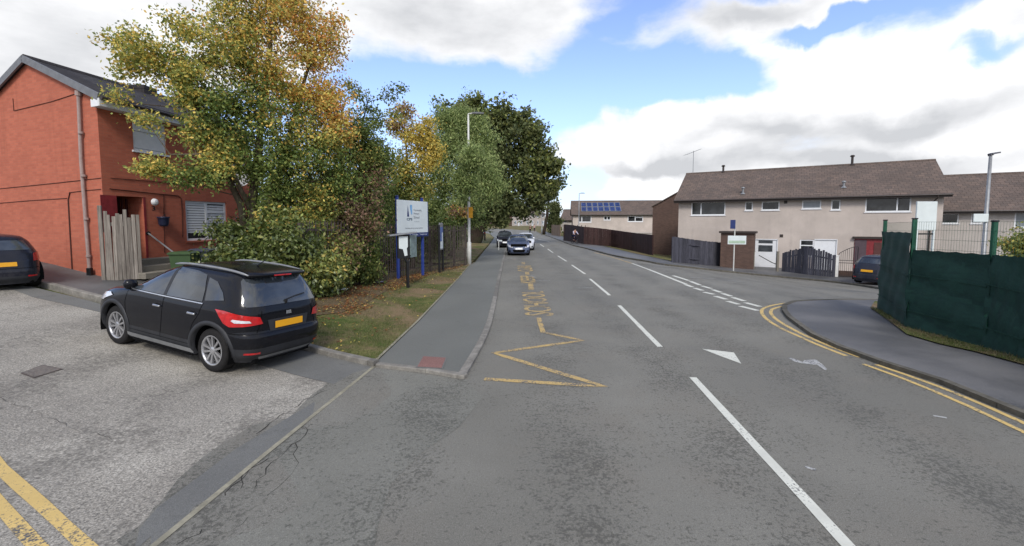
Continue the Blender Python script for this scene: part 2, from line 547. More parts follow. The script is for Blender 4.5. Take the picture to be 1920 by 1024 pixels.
def m_paint(name, c, wear=0.35, under=(0.1, 0.1, 0.1, 1)):
    """road paint, worn through to the tarmac"""
    m, nt = newmat(name)
    ob = nt.n('ShaderNodeTexCoord').outputs['Object']
    n1 = nt.noise(ob, 38, 5, 0.75); n2 = nt.noise(ob, 2.5, 4, 0.6)
    f = nt.math('ADD', nt.math('MULTIPLY', n1, 0.62), nt.math('MULTIPLY', n2, 0.38))
    a = nt.ramp(f, 0.62 - wear*0.30, 0.68 - wear*0.25, 0.0, 1.0)
    c2 = nt.mix(nt.ramp(n2, 0.3, 0.7), tuple(x*0.82 for x in c[:3]) + (1,), c)
    col = nt.mix(a, c2, under)
    finish(nt, col, 0.7, 0.3, bump=n1, bstr=0.3, bdist=0.006)
    return m

def m_glass(name, c=(0.012, 0.014, 0.016, 1), rough=0.04, var=0.0, spec=0.5):
    m, nt = newmat(name)
    ob = nt.n('ShaderNodeTexCoord').outputs['Object']
    n = nt.noise(ob, 1.7, 3)
    col = nt.mix(nt.ramp(n, 0.35, 0.65), c, tuple(x*(1+2.5*var) + 0.01*var for x in c[:3]) + (1,))
    finish(nt, col, rough, spec, bump=nt.noise(ob, 2.0, 2), bstr=0.02, bdist=0.02)
    return m

def m_carpaint(name, c, coat=1.0, dust=0.12):
    m, nt = newmat(name)
    ob = nt.n('ShaderNodeTexCoord').outputs['Object']
    sx = nt.n('ShaderNodeSeparateXYZ'); nt.t.links.new(ob, sx.inputs[0])
    low = nt.ramp(sx.outputs[2], 0.2, 0.8, 1, 0)
    d = nt.math('MULTIPLY', nt.ramp(nt.noise(ob, 5, 6, 0.7), 0.3, 0.75), nt.math('ADD', nt.math('MULTIPLY', low, dust*2), dust*0.35))
    fl = nt.noise(ob, 900, 1)
    c2 = tuple(min(1, x*1.5 + 0.003) for x in c[:3]) + (1,)
    col = nt.mix(nt.ramp(fl, 0.4, 0.7), c, c2)
    col = nt.mix(d, col, (0.2, 0.18, 0.16, 1))
    finish(nt, col, nt.ramp(d, 0, 0.4, 0.25, 0.5), 0.12, metal=0.0, coat=coat*0.32)
    return m

def m_mesh(name, c, px=0.05, pz=0.2, wire=0.10):
    """welded wire mesh as a see-through weave"""
    m, nt = newmat(name)
    uv = nt.n('ShaderNodeTexCoord').outputs['UV']
    sx = nt.n('ShaderNodeSeparateXYZ'); nt.t.links.new(uv, sx.inputs[0])
    a = nt.math('LESS_THAN', nt.math('FRACT', nt.math('DIVIDE', sx.outputs[0], px)), wire)
    b = nt.math('LESS_THAN', nt.math('FRACT', nt.math('DIVIDE', sx.outputs[1], pz)), wire*px/pz*1.2)
    al = nt.math('MAXIMUM', a, b)
    finish(nt, c, 0.5, 0.4, alpha=al)
    return m

W = {}
W['road'] = m_asphalt('road_asphalt', rgb(113,111,103,0.98), rgb(124,122,114,1.0), speck=0.40, patch=0.0, tracks=True, tint=rgb(119,115,106,0.98), seed=2.2)
W['apron'] = m_asphalt('apron_asphalt', rgb(114,113,105,1.0), rgb(123,122,114,1.0), speck=0.35, patch=0.25, seed=5.1, tracks=True)
W['side'] = m_asphalt('side_road_chippings', rgb(146,141,131,0.95), rgb(168,163,152,0.95), speck=0.6, patch=0.12, patch_scale=0.5, seed=9.3, fine=60, tracks=True)
W['patch'] = m_asphalt('patch_asphalt', rgb(102,102,99,1.0), rgb(115,115,111,1.0), speck=0.3, patch=0.5, seed=1.7)
W['path'] = m_asphalt('footpath_asphalt', rgb(103,104,99,0.95), rgb(114,115,110,0.95), speck=0.16, patch=0.45, patch_scale=0.25, seed=3.3)
W['path_dark'] = m_asphalt('wet_footpath_asphalt', rgb(80,80,80,0.85), rgb(113,112,111,0.9), speck=0.2, patch=0.3, patch_scale=0.45, rough=0.62, seed=8.3)
W['kerb'] = None
def m_kerb(name, c):
    m, nt = newmat(name)
    ob = nt.n('ShaderNodeTexCoord').outputs['Object']
    isl = nt.n('ShaderNodeNewGeometry').outputs['Random Per Island']
    n = nt.noise(ob, 6, 6, 0.75); n2 = nt.noise(ob, 60, 3, 0.7)
    col = nt.mix(nt.ramp(n, 0.35, 0.7), tuple(x*0.6 for x in c[:3]) + (1,), c)
    v = nt.ramp(isl, 0, 1, 0.72, 1.15, smooth=False)
    col = nt.mix(1.0, col, nt.n('ShaderNodeCombineColor', ins={0: v, 1: v, 2: v}).outputs[0], 'MULTIPLY')
    finish(nt, col, 0.85, 0.25, bump=n2, bstr=0.5, bdist=0.008)
    return m
W['kerb'] = m_kerb('kerb_concrete', rgb(150,146,138,0.85))
W['kerb_dark'] = m_kerb('kerb_mossy', rgb(112,108,98,0.85))
W['edging'] = m_kerb('edging_concrete', rgb(170,165,145,0.85))
W['grass'] = m_grass('verge_grass', 1.0)
W['field'] = m_grass('field_grass', 0.9)
W['soil'] = m_soil('leaf_litter_soil')
W['white_paint'] = m_paint('white_road_paint', rgb(212,212,200,0.95), 0.22)
W['yellow_paint'] = m_paint('yellow_road_paint', rgb(208,178,116,0.86), 0.50)
W['yellow_bold'] = m_paint('yellow_kerb_paint', rgb(216,186,118,0.92), 0.36)
W['yellow_worn'] = m_paint('worn_yellow_road_paint', rgb(212,190,140,0.8), 0.8)
W['white_worn'] = m_paint('worn_white_road_paint', rgb(195,195,192,0.9), 0.55)
W['brick'] = m_brick('red_brick', rgb(188,108,84,0.92), rgb(174,97,76,0.9), rgb(170,110,90,0.9), big=0.30, dirt=0.22, ms=0.006, bump=0.3)
W['brick_brown'] = m_brick('brown_brick', rgb(108,86,76,0.85), rgb(90,72,65,0.85), rgb(104,90,82,0.85), big=0.4)
W['tiles'] = m_tiles('brown_roof_tiles', rgb(116,101,92,0.88), rgb(98,88,82,0.88))
W['slate'] = m_tiles('dark_roof_slate', rgb(70,66,66,0.8), rgb(55,53,55,0.8), row=0.2, wid=0.4)
W['render'] = m_render('beige_pebble_dash', rgb(188,177,168,0.95))
W['render_cool'] = m_render('pale_pebble_dash', rgb(184,177,170,0.95))
W['wood_grey'] = m_wood('weathered_grey_wood', rgb(112,104,96,0.8), rgb(162,154,144,0.85))
W['wood_dark'] = m_wood('dark_stained_wood', rgb(58,58,66,0.8), rgb(92,92,102,0.85))
W['wood_brown'] = m_wood('dark_brown_stained_wood', rgb(52,36,36,0.8), rgb(76,54,52,0.8))
W['wood_pale'] = m_wood('bare_fence_wood', rgb(110,92,76,0.85), rgb(150,128,106,0.85))
W['leaf'] = m_leaf('tree_leaves')
W['leaf_gloss'] = m_leaf('glossy_leaves', 0.5, 0.36, 0.18)
W['bark'] = m_bark('tree_bark', rgb(118,106,90,0.8))
W['bark_dark'] = m_bark('dark_bark', rgb(70,60,52,0.8))
W['glass'] = m_glass('window_glass', (0.012,0.013,0.014,1), 0.05, 0.6)
W['glass_dark'] = m_glass('car_glass', (0.022,0.026,0.030,1), 0.03, 0.5, spec=1.0)
W['glass_pale'] = m_glass('hazy_window_glass', rgb(150,158,164,0.6), 0.12, 0.05)
W['upvc'] = simple('white_plastic_frame', rgb(232,234,236,0.85), 0.35, 0.4, var=0.04)
W['white_wood'] = simple('white_painted_wood', rgb(222,222,218,0.85), 0.5, 0.3, var=0.08)
W['gutter'] = simple('dark_gutter_plastic', rgb(52,44,40), 0.45, 0.4)
W['downpipe'] = simple('grey_brown_pipe', rgb(158,140,134,0.9), 0.5, 0.3)
W['lead'] = simple('grey_verge_trim', rgb(120,122,126,0.8), 0.6, 0.3)
W['cable'] = simple('dark_cable', rgb(70,40,34), 0.7, 0.2)
W['galv'] = simple('galvanised_steel', rgb(150,152,154,0.8), 0.45, 0.5, metal=0.4)
W['black_metal'] = simple('black_painted_steel', rgb(26,26,28), 0.45, 0.4)
W['blue_post'] = simple('blue_painted_steel', rgb(46,66,140,0.9), 0.4, 0.4)
W['navy'] = simple('navy_panel', rgb(38,52,104,0.9), 0.4, 0.4)
W['white_board'] = simple('white_sign_board', rgb(214,222,222,0.9), 0.4, 0.4, var=0.05, vs=2)
W['pole_white'] = simple('pale_painted_pole', rgb(208,208,202,0.85), 0.5, 0.3, var=0.1, vs=4)
W['amber'] = simple('amber_sign_plastic', rgb(228,165,40,0.9), 0.45, 0.4)
W['green_bin'] = simple('green_bin_plastic', rgb(62,84,52,0.85), 0.5, 0.35)
W['grey_bin'] = simple('slate_bin_plastic', rgb(66,70,84,0.85), 0.45, 0.4)
W['tyre'] = simple('tyre_rubber', rgb(34,33,33), 0.85, 0.2, var=0.2, vs=10)
W['alloy'] = simple('alloy_wheel', rgb(190,190,192,0.85), 0.28, 0.6, metal=0.7)
W['dark_trim'] = simple('dark_plastic_trim', rgb(44,45,48), 0.6, 0.35, vs=5, var=0.2)
W['void'] = simple('underbody_black', rgb(14,14,15), 0.9, 0.1)
W['chrome'] = simple('satin_chrome', rgb(196,198,202), 0.22, 0.7, metal=0.85)
W['red_lens'] = simple('red_lamp_lens', rgb(176,18,24), 0.14, 0.6, coat=0.8, var=0.2, vs=14)
W['clear_lens'] = simple('clear_lamp_lens', rgb(200,200,206), 0.1, 0.7, coat=0.8, var=0.15, vs=20)
W['plate_yellow'] = simple('yellow_number_plate', rgb(226,162,30), 0.4, 0.4, var=0.05)
W['plate_white'] = simple('white_number_plate', rgb(205,208,210), 0.4, 0.4, var=0.05)
W['screen'] = None
def m_screen(name):
    m, nt = newmat(name)
    ob = nt.n('ShaderNodeTexCoord').outputs['Object']; uv = nt.n('ShaderNodeTexCoord').outputs['UV']
    n1 = nt.noise(nt.mapping(uv, scale=(0.35, 2.2, 1)), 1.6, 5, 0.6, 0.8)
    n2 = nt.noise(ob, 120, 2, 0.6); n3 = nt.noise(uv, 1.1, 4)
    col = nt.mix(nt.ramp(n1, 0.35, 0.7), rgb(28,54,49,1), rgb(35,66,58,1))
    col = nt.mix(nt.ramp(n3, 0.5, 0.8, 0, 0.4), col, rgb(40,68,60,0.9))
    s = nt.ramp(n2, 0.3, 0.7, 0.7, 1.3, smooth=False)
    col = nt.mix(1.0, col, nt.n('ShaderNodeCombineColor', ins={0: s, 1: s, 2: s}).outputs[0], 'MULTIPLY')
    finish(nt, col, 0.75, 0.25, bump=nt.math('ADD', n1, nt.math('MULTIPLY', n2, 0.15)), bstr=0.45, bdist=0.04)
    return m
W['screen'] = m_screen('green_screening_cloth')
W['green_post'] = simple('green_powder_coat', rgb(28,82,62,0.9), 0.45, 0.4)
W['cloth_ridge'] = simple('cloth_over_wire', rgb(34,62,54,0.9), .75, .2)
W['wire'] = m_mesh('green_wire_mesh', rgb(50,92,78,0.9))
W['wire2'] = m_mesh('grey_wire_mesh', rgb(150,160,156,0.9), wire=0.07)
W['red_door'] = simple('dark_red_paint', rgb(130,44,48,0.9), 0.45, 0.4, var=0.2)
W['skin'] = simple('skin', rgb(205,160,135,0.9), 0.6, 0.3)
W['litter'] = simple('white_litter', rgb(225,225,225,0.9), 0.6, 0.3)
W['stone'] = m_render('step_stone', rgb(140,134,122,0.8), 0.2)
W['pv'] = m_glass('solar_cell', rgb(40,52,92,0.8), 0.15, 0.3)
# ------------------------------------------------------------------ camera
cam = bpy.data.cameras.new('camera'); camo = bpy.data.objects.new('camera', cam); COL.objects.link(camo)
cam.sensor_fit = 'HORIZONTAL'; cam.sensor_width = 36; cam.lens = 36*F/1920
cam.shift_y = -(512-CY)/1920
camo.location = CAM; camo.rotation_euler = (PI/2 - PITCH, 0, 0)
cam.clip_start = 0.05; cam.clip_end = 4000
SC.camera = camo

# ------------------------------------------------------------------ sky and light
SUN_AZ = math.radians(178)       # direction the sun stands in (clockwise from +y): behind the camera, over the left shoulder
SUN_EL = math.radians(42)
w = bpy.data.worlds.new('World'); SC.world = w; w.use_nodes = True
nt = NT(w)
geo = nt.n('ShaderNodeTexCoord').outputs['Generated']
sky = nt.n('ShaderNodeTexSky', sky_type='NISHITA', sun_disc=False, sun_elevation=SUN_EL, sun_rotation=SUN_AZ,
           air_density=1.0, dust_density=0.8, ozone_density=1.4)
sx = nt.n('ShaderNodeSeparateXYZ'); nt.t.links.new(geo, sx.inputs[0])
az = nt.math('ARCTAN2', sx.outputs[0], sx.outputs[1])
el = nt.math('ARCSINE', sx.outputs[2])
# the cloud layer bunches up towards the horizon
uvn = nt.n('ShaderNodeCombineXYZ'); nt.t.links.new(az, uvn.inputs[0]); nt.t.links.new(el, uvn.inputs[1])
uv = uvn.outputs[0]
def vnoise(vec, scale, detail, amp):
    o = nt.n('ShaderNodeTexNoise', ins={'Scale': scale, 'Detail': detail, 'Roughness': 0.55})
    nt.t.links.new(vec, o.inputs['Vector'])
    a = nt.n('ShaderNodeVectorMath', operation='SUBTRACT'); nt.t.links.new(o.outputs['Color'], a.inputs[0]); a.inputs[1].default_value = (.5,.5,.5)
    b = nt.n('ShaderNodeVectorMath', operation='SCALE'); nt.t.links.new(a.outputs[0], b.inputs[0]); b.inputs['Scale'].default_value = amp
    c = nt.n('ShaderNodeVectorMath', operation='ADD'); nt.t.links.new(vec, c.inputs[0]); nt.t.links.new(b.outputs[0], c.inputs[1])
    return c.outputs[0]
wuv = vnoise(vnoise(uv, 3.5, 3, 0.16), 16, 5, 0.05)
def azel(px, py):
    d = ray(px, py); return math.atan2(d.x, d.y), math.asin(d.z)
def blobs(lst):
    acc = None
    for px, py, rx, ry, amp in lst:
        a, e = azel(px, py); a1, _ = azel(px+rx, py); a0, _ = azel(px-rx, py); _, e1 = azel(px, py-ry); _, e0 = azel(px, py+ry)
        s = nt.n('ShaderNodeVectorMath', operation='SUBTRACT'); nt.t.links.new(wuv, s.inputs[0]); s.inputs[1].default_value = (a, e, 0)
        m = nt.n('ShaderNodeVectorMath', operation='MULTIPLY'); nt.t.links.new(s.outputs[0], m.inputs[0]); m.inputs[1].default_value = (2/(a1-a0), 2/(e1-e0), 0)
        l = nt.n('ShaderNodeVectorMath', operation='LENGTH'); nt.t.links.new(m.outputs[0], l.inputs[0])
        r = nt.ramp(l.outputs['Value'], 0.0, 1.35, amp, 0.0)
        acc = r if acc is None else nt.math('ADD', acc, r)
    return acc
CLOUD = [(1560,170,330,110,1.3),(1250,270,200,80,1.2),(1800,230,260,130,1.2),(1450,330,420,60,1.1),(1120,275,110,55,0.7),
         (1380,40,190,70,1.0),(1650,-30,300,50,0.9),(1480,110,130,50,0.5),(1900,40,120,60,0.9),(1190,350,110,28,0.9),
         (350,60,420,130,1.3),(800,20,330,110,1.2),(60,90,220,130,0.9),(950,110,130,60,0.9),(1180,90,70,35,0.35),(1010,20,120,60,0.6),
         (1100,400,200,18,0.6),(700,-250,900,220,1.0),(1200,-300,700,200,0.9)]
BLUE = [(20,195,90,50,0.8),(760,170,170,40,0.6),(930,160,90,60,0.4),(1300,160,200,46,1.3),(1850,88,95,26,1.0),(1090,200,110,70,0.5),(1560,40,130,22,1.1),(1130,140,90,50,0.7),(1085,335,60,40,0.7),(1130,40,50,30,0.4)]
BRIGHT = [(1600,130,260,85,1.0),(1250,235,70,45,0.8),(1350,280,80,30,0.6),(1820,250,160,60,0.7),(1200,345,130,30,0.9),(1400,300,160,22,0.5),(1700,330,250,22,0.5),(1400,90,60,25,0.5),(1160,270,90,40,0.5),(640,100,130,70,0.25),(300,60,60,50,0.3)]
GREY = [(1450,250,260,34,0.7),(1750,205,200,36,0.6),(1320,303,330,24,1.05),(1700,288,300,28,0.9),(1380,25,150,40,0.8),(800,50,300,100,0.45),(120,130,200,90,0.35)]
dens = nt.math('SUBTRACT', blobs(CLOUD), blobs(BLUE))
fb = nt.n('ShaderNodeTexNoise', ins={'Scale': 4.2, 'Detail': 9.0, 'Roughness': 0.6, 'Distortion': 0.2})
mp = nt.mapping(geo, scale=(1, 1, 2.4)); nt.t.links.new(mp, fb.inputs['Vector'])
fbm = fb.outputs['Fac']
dn = nt.math('ADD', dens, nt.math('MULTIPLY', nt.math('SUBTRACT', fbm, 0.5), 1.7))
# behind the camera: plain broken cloud
back = nt.ramp(sx.outputs[1], 0.35, -0.1, 0, 0.55)
dn = nt.math('ADD', dn, back)
mask = nt.ramp(dn, 0.02, 0.80)
br = nt.math('SUBTRACT', blobs(BRIGHT), blobs(GREY))
fb2 = nt.noise(nt.mapping(geo, scale=(1, 1, 2.6), loc=(3, 1, 4)), 7.0, 8, 0.62)
b2 = nt.math('ADD', nt.math('ADD', 0.45, br), nt.math('MULTIPLY', nt.math('SUBTRACT', fb2, 0.5), 1.3))
edge = nt.ramp(dn, 0.5, 1.3, 0.25, 0.0)
b2 = nt.math('ADD', b2, edge)
t = nt.ramp(b2, -0.2, 1.15, smooth=False)
SKYK = 0.112
ccol = nt.mix(t, (0.43/SKYK, 0.44/SKYK, 0.46/SKYK, 1), (0.82/SKYK, 0.82/SKYK, 0.83/SKYK, 1))
# the blue: Nishita, a touch richer
hz = nt.ramp(sx.outputs[2], 0.0, 0.30, 0.55, 0.0)
skb = nt.mix(1.0, sky.outputs[0], (1.38, 1.34, 1.55, 1), 'MULTIPLY')
bl = nt.mix(hz, skb, (0.28/SKYK, 0.40/SKYK, 0.63/SKYK, 1))
res = nt.mix(mask, bl, ccol)
bg = nt.n('ShaderNodeBackground'); nt.t.links.new(res, bg.inputs[0]); bg.inputs[1].default_value = SKYK
out = nt.n('ShaderNodeOutputWorld'); nt.t.links.new(bg.outputs[0], out.inputs[0])

sl = bpy.data.lights.new('sun', 'SUN'); sl.energy = 1.7; sl.angle = math.radians(16); sl.color = (1.0, 0.96, 0.90)
so = bpy.data.objects.new('sun', sl); COL.objects.link(so)
sd = Vector((math.sin(SUN_AZ)*math.cos(SUN_EL), math.cos(SUN_AZ)*math.cos(SUN_EL), math.sin(SUN_EL)))
so.rotation_euler = sd.to_track_quat('Z', 'Y').to_euler()
SC.view_settings.view_transform = 'Standard'; SC.view_settings.look = 'None'
SC.view_settings.exposure = 0.62; SC.view_settings.gamma = 1.0

# ------------------------------------------------------------------ ground
def big_ground():
    xs = sorted(set([-900,-500,-300,-200,-140,-100,-80]+[i*2.0 for i in range(-32,33)]+[80,100,140,200,300,500,900]))
    ys = sorted(set([-300,-100,-40]+[i*2.0 for i in range(-10,100)]+[220,260,320,420,600,900,1500]))
    mb = MB(); mb.smooth = True
    v = [(x, y, H(x, y)-0.06) for y in ys for x in xs]; n = len(xs)
    f = [(j*n+i, j*n+i+1, (j+1)*n+i+1, (j+1)*n+i) for j in range(len(ys)-1) for i in range(n-1)]
    mb.add(v, f)
    o = mb.build('ground', W['field'], fixn=False); o['kind'] = 'structure'
big_ground()
# right-hand kerb of the main road, the arm of the junction, near corner
KR = [(1474,581),(1480,592),(1491,602),(1545,639),(1615,666),(1660,683),(1754,712),(1857,752),(1920,780),(2050,830),(2300,930)]
KRW = smooth_path([G(*p)[:2] for p in KR], 5)
KB = [(1474,581),(1478,574),(1495,569),(1540,566.5),(1600,565.5),(1660,566)]
KBW = smooth_path([G(*p)[:2] for p in KB], 5)
arm = [G(*p) for p in [(1700,566),(1800,566)]]
def wp(*a): return Vector(a)
near_right = list(reversed([Vector(p) for p in KBW])) + [Vector(p) for p in KRW[1:]]
c0 = near_right[0]
tail = near_right[-1]
near_poly = near_right + [Vector((tail.x+14, tail.y-4)), Vector((34, tail.y)), Vector((34, c0.y+4)), Vector((c0.x+16, c0.y+2.2))]
# far kerb of the junction arm and the right side of the main road
KF = [(1021,441),(1040,448),(1068,459),(1095,466),(1152,481),(1215,492),(1256,499),(1375,512),(1450,519.5),(1540,528),(1600,535),(1650,543),(1720,553)]
KFW = smooth_path([G(*p)[:2] for p in KF], 5)
far_end = KFW[-1]; d = (KFW[-1]-KFW[-4]).normalized()
KFW.append(far_end + d*16)
# left kerb of the main road
KL = [(872,711),(917,625),(937,540),(945,500),(948,478),(950,462),(951,450)]
KLW = [Vector(G(*p)[:2]) for p in KL]
KLW = [Vector((-0.62, KLW[0].y))] + [Vector((-0.5, y)) for y in (10, 13, 18, 26, 40, 60, 80)] + [Vector((-1.5, 95)), Vector((-5, 108)), Vector((-12, 118))]
KLW[0] = Vector(G(872,711)[:2]); KLW[1] = Vector(G(917,625)[:2]); KLW[2] = Vector((-0.47, 13.5))
KLW = smooth_path(KLW, 4)
# main carriageway sheet (tarmac), everything else is laid on it
road_poly = [(-3.2,-4),(16,-4),(16,3),(34,6),(34,c0.y+3),(30,24)] + [tuple(p) for p in reversed(KFW)][2:] + [(6.0,112),(-2,126),(-14,132),(-14,120),(-3.5,106),(-0.9,92),(-0.75,60),(-0.75,30),(-0.75,12),(-2.6,7.4),(-3.2,5)]
sheet('main_road', road_poly, W['road'], 0.0, 1.2)
# side road on the left: rough pale chippings, darker repair bands at its mouth and gutter
side = px_poly([(60,557),(130,572),(215,592),(330,632),(430,668),(560,705),(640,724),(480,820),(443,842),(374,894),(295,953),(262,992),(250,1035),(230,1120)])
sidep = [(p.x, p.y) for p in side] + [(-3.2,-4),(-30,-4),(-40,10),(-26,18)]
sheet('side_road', sidep, W['side'], 0.0, 1.2)
gut = px_poly([(-160,520),(-60,528),(55,537),(140,557),(215,577),(330,600),(430,625),(565,656),(700,688),(640,724),(560,705),(430,668),(330,632),(215,592),(130,572),(60,557)])
sheet('side_road_gutter', [(p.x,p.y) for p in gut]+[(-27.0,17.5),(-27,20)], W['patch'], 0.004, 1.0)
mouth = px_poly([(700,688),(640,724),(480,820),(443,842),(374,894),(295,953),(262,992),(250,1035),(230,1120),(262,1180),(290,1024),(500,850)])
ap = px_poly([(700,688),(872,711),(915,745),(860,800),(780,860),(720,930),(700,1024),(690,1200)])
sheet('side_road_mouth', [(p.x,p.y) for p in [G(*q) for q in [(702,690),(640,724),(480,820),(443,842),(374,894),(295,953),(262,992),(250,1035),(230,1150),(200,1300)]]]+[(-2.74,2.2),(-2.74,3.2)]+[(p.x,p.y) for p in [G(282,1030),G(497,855)]], W['patch'], 0.006, 0.7)
sheet('road_apron', [tuple(G(*q)[:2]) for q in [(702,690),(872,712),(905,745),(862,800),(790,850),(735,905),(712,970),(700,1040),(700,1200)]]+[(-2.7,2.2)]+[tuple(G(*q)[:2]) for q in [(290,1024),(500,850)]], W['apron'], 0.004, 0.7)
mb = MB(); ribbon(mb, [(-2.74,2.0),tuple(G(287,1027)[:2]),tuple(G(500,851)[:2]),tuple(G(704,686)[:2])], 0.055, 0.012, 0.4)
o = mb.build('flush_edging', W['edging']); o['kind'] = 'structure'
# footpath on the left, with verge behind it
E = [(704,686),(785,607),(860,525),(880,500),(890,489)]
EW = [Vector(G(x,y)[:2]) for x, y in E]
EW = [EW[0], EW[1], EW[2], EW[3], Vector((-2.2, 26)), Vector((-2.3,34)), Vector((-2.4, 45)), Vector((-2.8, 70)), Vector((-4.5,92)), Vector((-9,106))]
inner = [p + Vector((-0.125, 0)) for p in KLW]
sheet('footpath', [tuple(EW[0])] + [tuple(p) for p in EW[1:]] + [tuple(p) for p in reversed(inner) if p.y < 106] + [tuple(G(862,706)[:2])], W['path'], 0.055, 0.9, skirt=0.08)
kerb('kerb_main_left', KLW, 0.125, 0.065, 0.1, W['kerb'])
kerb('kerb_footpath_end', [G(704,689)[:2], G(790,698)[:2], G(870,712)[:2]], 0.11, 0.062, 0.1, W['kerb'])
KS = [(701,689),(660,680),(610,668),(565,654),(430,622),(330,598),(210,570),(140,552),(75,535),(-40,520),(-200,505)]
KSW = smooth_path([G(*p)[:2] for p in KS], 4)
kerb('kerb_side_road', list(reversed(KSW)), 0.125, 0.10, 0.1, W['kerb'])
mb = MB(); ribbon(mb, EW[:5], 0.05, 0.075, 0.5, off=0.02)
o = mb.build('footpath_edging', W['edging']); o['kind'] = 'structure'
# verge: grass between footpath, side road kerb and fence
FENCE0 = Vector(G(560,556)[:2]); FENCE1 = Vector(G(873,501)[:2])
vin = [p + Vector((0.03, 0.11)) for p in KSW[:14]]
verge = [tuple(p) for p in EW[:5]] + [(-2.6, 24.0), (FENCE1.x-0.7, FENCE1.y+1), (FENCE0.x-1.6, FENCE0.y+1.2), (FENCE0.x-2.4, FENCE0.y-0.5)] + [tuple(p) for p in reversed(vin) if p.x < -2.5 and p.x > FENCE0.x-2.2]
sheet('verge', verge, W['grass'], 0.065, 0.5)
sheet('soil_strip', [tuple(G(*q)[:2]) for q in [(560,560),(575,600),(640,592),(690,572),(732,545),(785,524),(860,504),(874,500),(800,516),(700,535),(600,549)]], W['soil'], 0.085, 0.5)
sheet('verge_far', [(-2.35,24.5),(-2.4,34),(-2.5,45),(-2.9,70),(-4.6,92),(-9.1,106),(-30,110),(-30,24.5)], W['grass'], 0.07, 2.0)
# pavement in front of the red house
hp = [tuple(p) for p in KSW if p.x < FENCE0.x-1.9]
hp2 = [(x+0.06, y+0.11) for x, y in hp]
sheet('pavement', hp2 + [(-30,22),(-12,24),(-9.2,20),(FENCE0.x-2.3,FENCE0.y+1.0)], W['path_dark'], 0.09, 0.8)
# near right corner: footway, kerbs and the grass at the foot of the green fence
sheet('footway_corner', [tuple(p) for p in near_poly], W['path_dark'], 0.06, 0.9, skirt=0.1)
kerb('kerb_corner', [p for p in reversed(near_right)], 0.125, 0.075, 0.1, W['kerb_dark'])
GF = [G(1648,586), G(1703,622), G(1800,650), G(1920,684), G(2150,742)]
gi = [(1632,583),(1660,603),(1700,634),(1760,652),(1830,668),(1920,693),(2150,760)]
sheet('grass_strip', [tuple(G(*q)[:2]) for q in gi] + [(GF[4].x+1,GF[4].y),(GF[2].x+1,GF[2].y+0.5),(GF[0].x+1.2,GF[0].y+1.6)], W['grass'], 0.09, 0.4)
sheet('school_yard', [(GF[4].x+0.6,GF[4].y),(GF[2].x+0.5,GF[2].y+0.3),(GF[0].x+0.5,GF[0].y+0.8),(40,GF[0].y+5),(40,GF[4].y)], W['field'], 0.1, 1.0)
# far side: footway, grass and gardens
KFi = [p + Vector((0.1, 0.1)) for p in KFW]
sheet('footway_far', [tuple(p) for p in KFi] + [(46,24),(46,36),(30,42),(22,32),(13,40),(11.5,41),(9.7,56),(9.4,70),(8.5,95),(8.2,108)], W['path_dark'], 0.075, 1.2, skirt=0.1)
kerb('kerb_far', KFW, 0.125, 0.10, 0.12, W['kerb_dark'])
sheet('grass_far', [tuple(G(*q)[:2]) for q in [(1118,459),(1150,467),(1185,476),(1262,492.5),(1262,486),(1222,478),(1150,461),(1125,457)]], W['grass'], 0.10, 1.0)
sheet('grass_bank', [(9.6,72),(9.0,95),(8.6,112),(16,112),(14,70)], W['grass'], 0.10, 2.0)

# ------------------------------------------------------------------ painted markings
Z1 = 0.005
def stripe(name, pts, width, mat, dz=Z1, sm=False, step=0.4, off=0.0, jag=0.004):
    p = [G(*q)[:2] for q in pts]
    if sm: p = smooth_path(p, 6)
    mb = MB(); ribbon(mb, p, width, dz, step, off, jag)
    o = mb.build(name, mat, fixn=False); o['kind'] = 'structure'; return o
def patchm(name, polys, mat, dz=Z1):
    mb = MB()
    for q in polys:
        mb.add([G(x, y, dz) for x, y in q], [tuple(range(len(q)))])
    o = mb.build(name, mat); o['kind'] = 'structure'; return o
for a, b in [((1660,1100),(1299,708)),((1238,651),(1161,573)),((1143,554),(1106,523)),((1097,514),(1072,497)),((1062,490),(1046,480)),((1037,474),(1027,467)),((1020,463),(1013,458))]:
    stripe('centre_line', [a, b], 0.105, W['white_paint'])
stripe('centre_line', [(1009,449),(1030,453)], 0.15, W['white_paint'])
patchm('give_way_triangle', [[(1316,654),(1346,657.5),(1376,661),(1390,682),(1352,668)]], W['white_paint'])
def c2(pts): return [(x/4.267+1240, y/4.267+480) for x, y in pts]
for r in [[(190,228),(250,250)],[(265,257),(330,277)],[(340,290),(420,308)],[(430,322),(520,348)],[(527,362),(620,388)],[(630,402),(772,438)],
          [(95,158),(220,198)],[(230,203),(310,234)],[(322,240),(400,262)],[(408,270),(480,293)],[(486,300),(560,324)],[(570,332),(665,362)],[(672,374),(790,406)]]:
    stripe('give_way_line', c2(r), 0.17, W['white_paint'])
stripe('edge_line', [(1185,494),(1215,505)], 0.12, W['white_paint'])
stripe('edge_line', [(1215,505),(1286,533)], 0.15, W['white_paint'])
stripe('edge_line', [(1114,473.5),(1150,483),(1185,494)], 0.13, W['yellow_paint'])
stripe('channel_line', [(1196,494),(1240,500.5),(1352,514),(1427,522),(1540,533)], 0.09, W['yellow_worn'], sm=True)
stripe('junction_line', [(1294,520),(1395,529)], 0.08, W['white_worn'])
yo = c2([(1500,371),(1300,362),(1130,365),(1000,378),(880,398),(812,425),(806,460),(850,512),(960,580),(1100,643),(1250,711),(1480,801)])
yi = c2([(1500,378),(1300,372),(1140,380),(1000,398),(905,420),(878,440),(880,466),(930,515),(1030,575),(1150,637),(1300,703),(1590,813)])
stripe('double_yellow_outer', yo, 0.085, W['yellow_bold'], sm=True)
stripe('double_yellow_inner', yi, 0.085, W['yellow_bold'], sm=True)
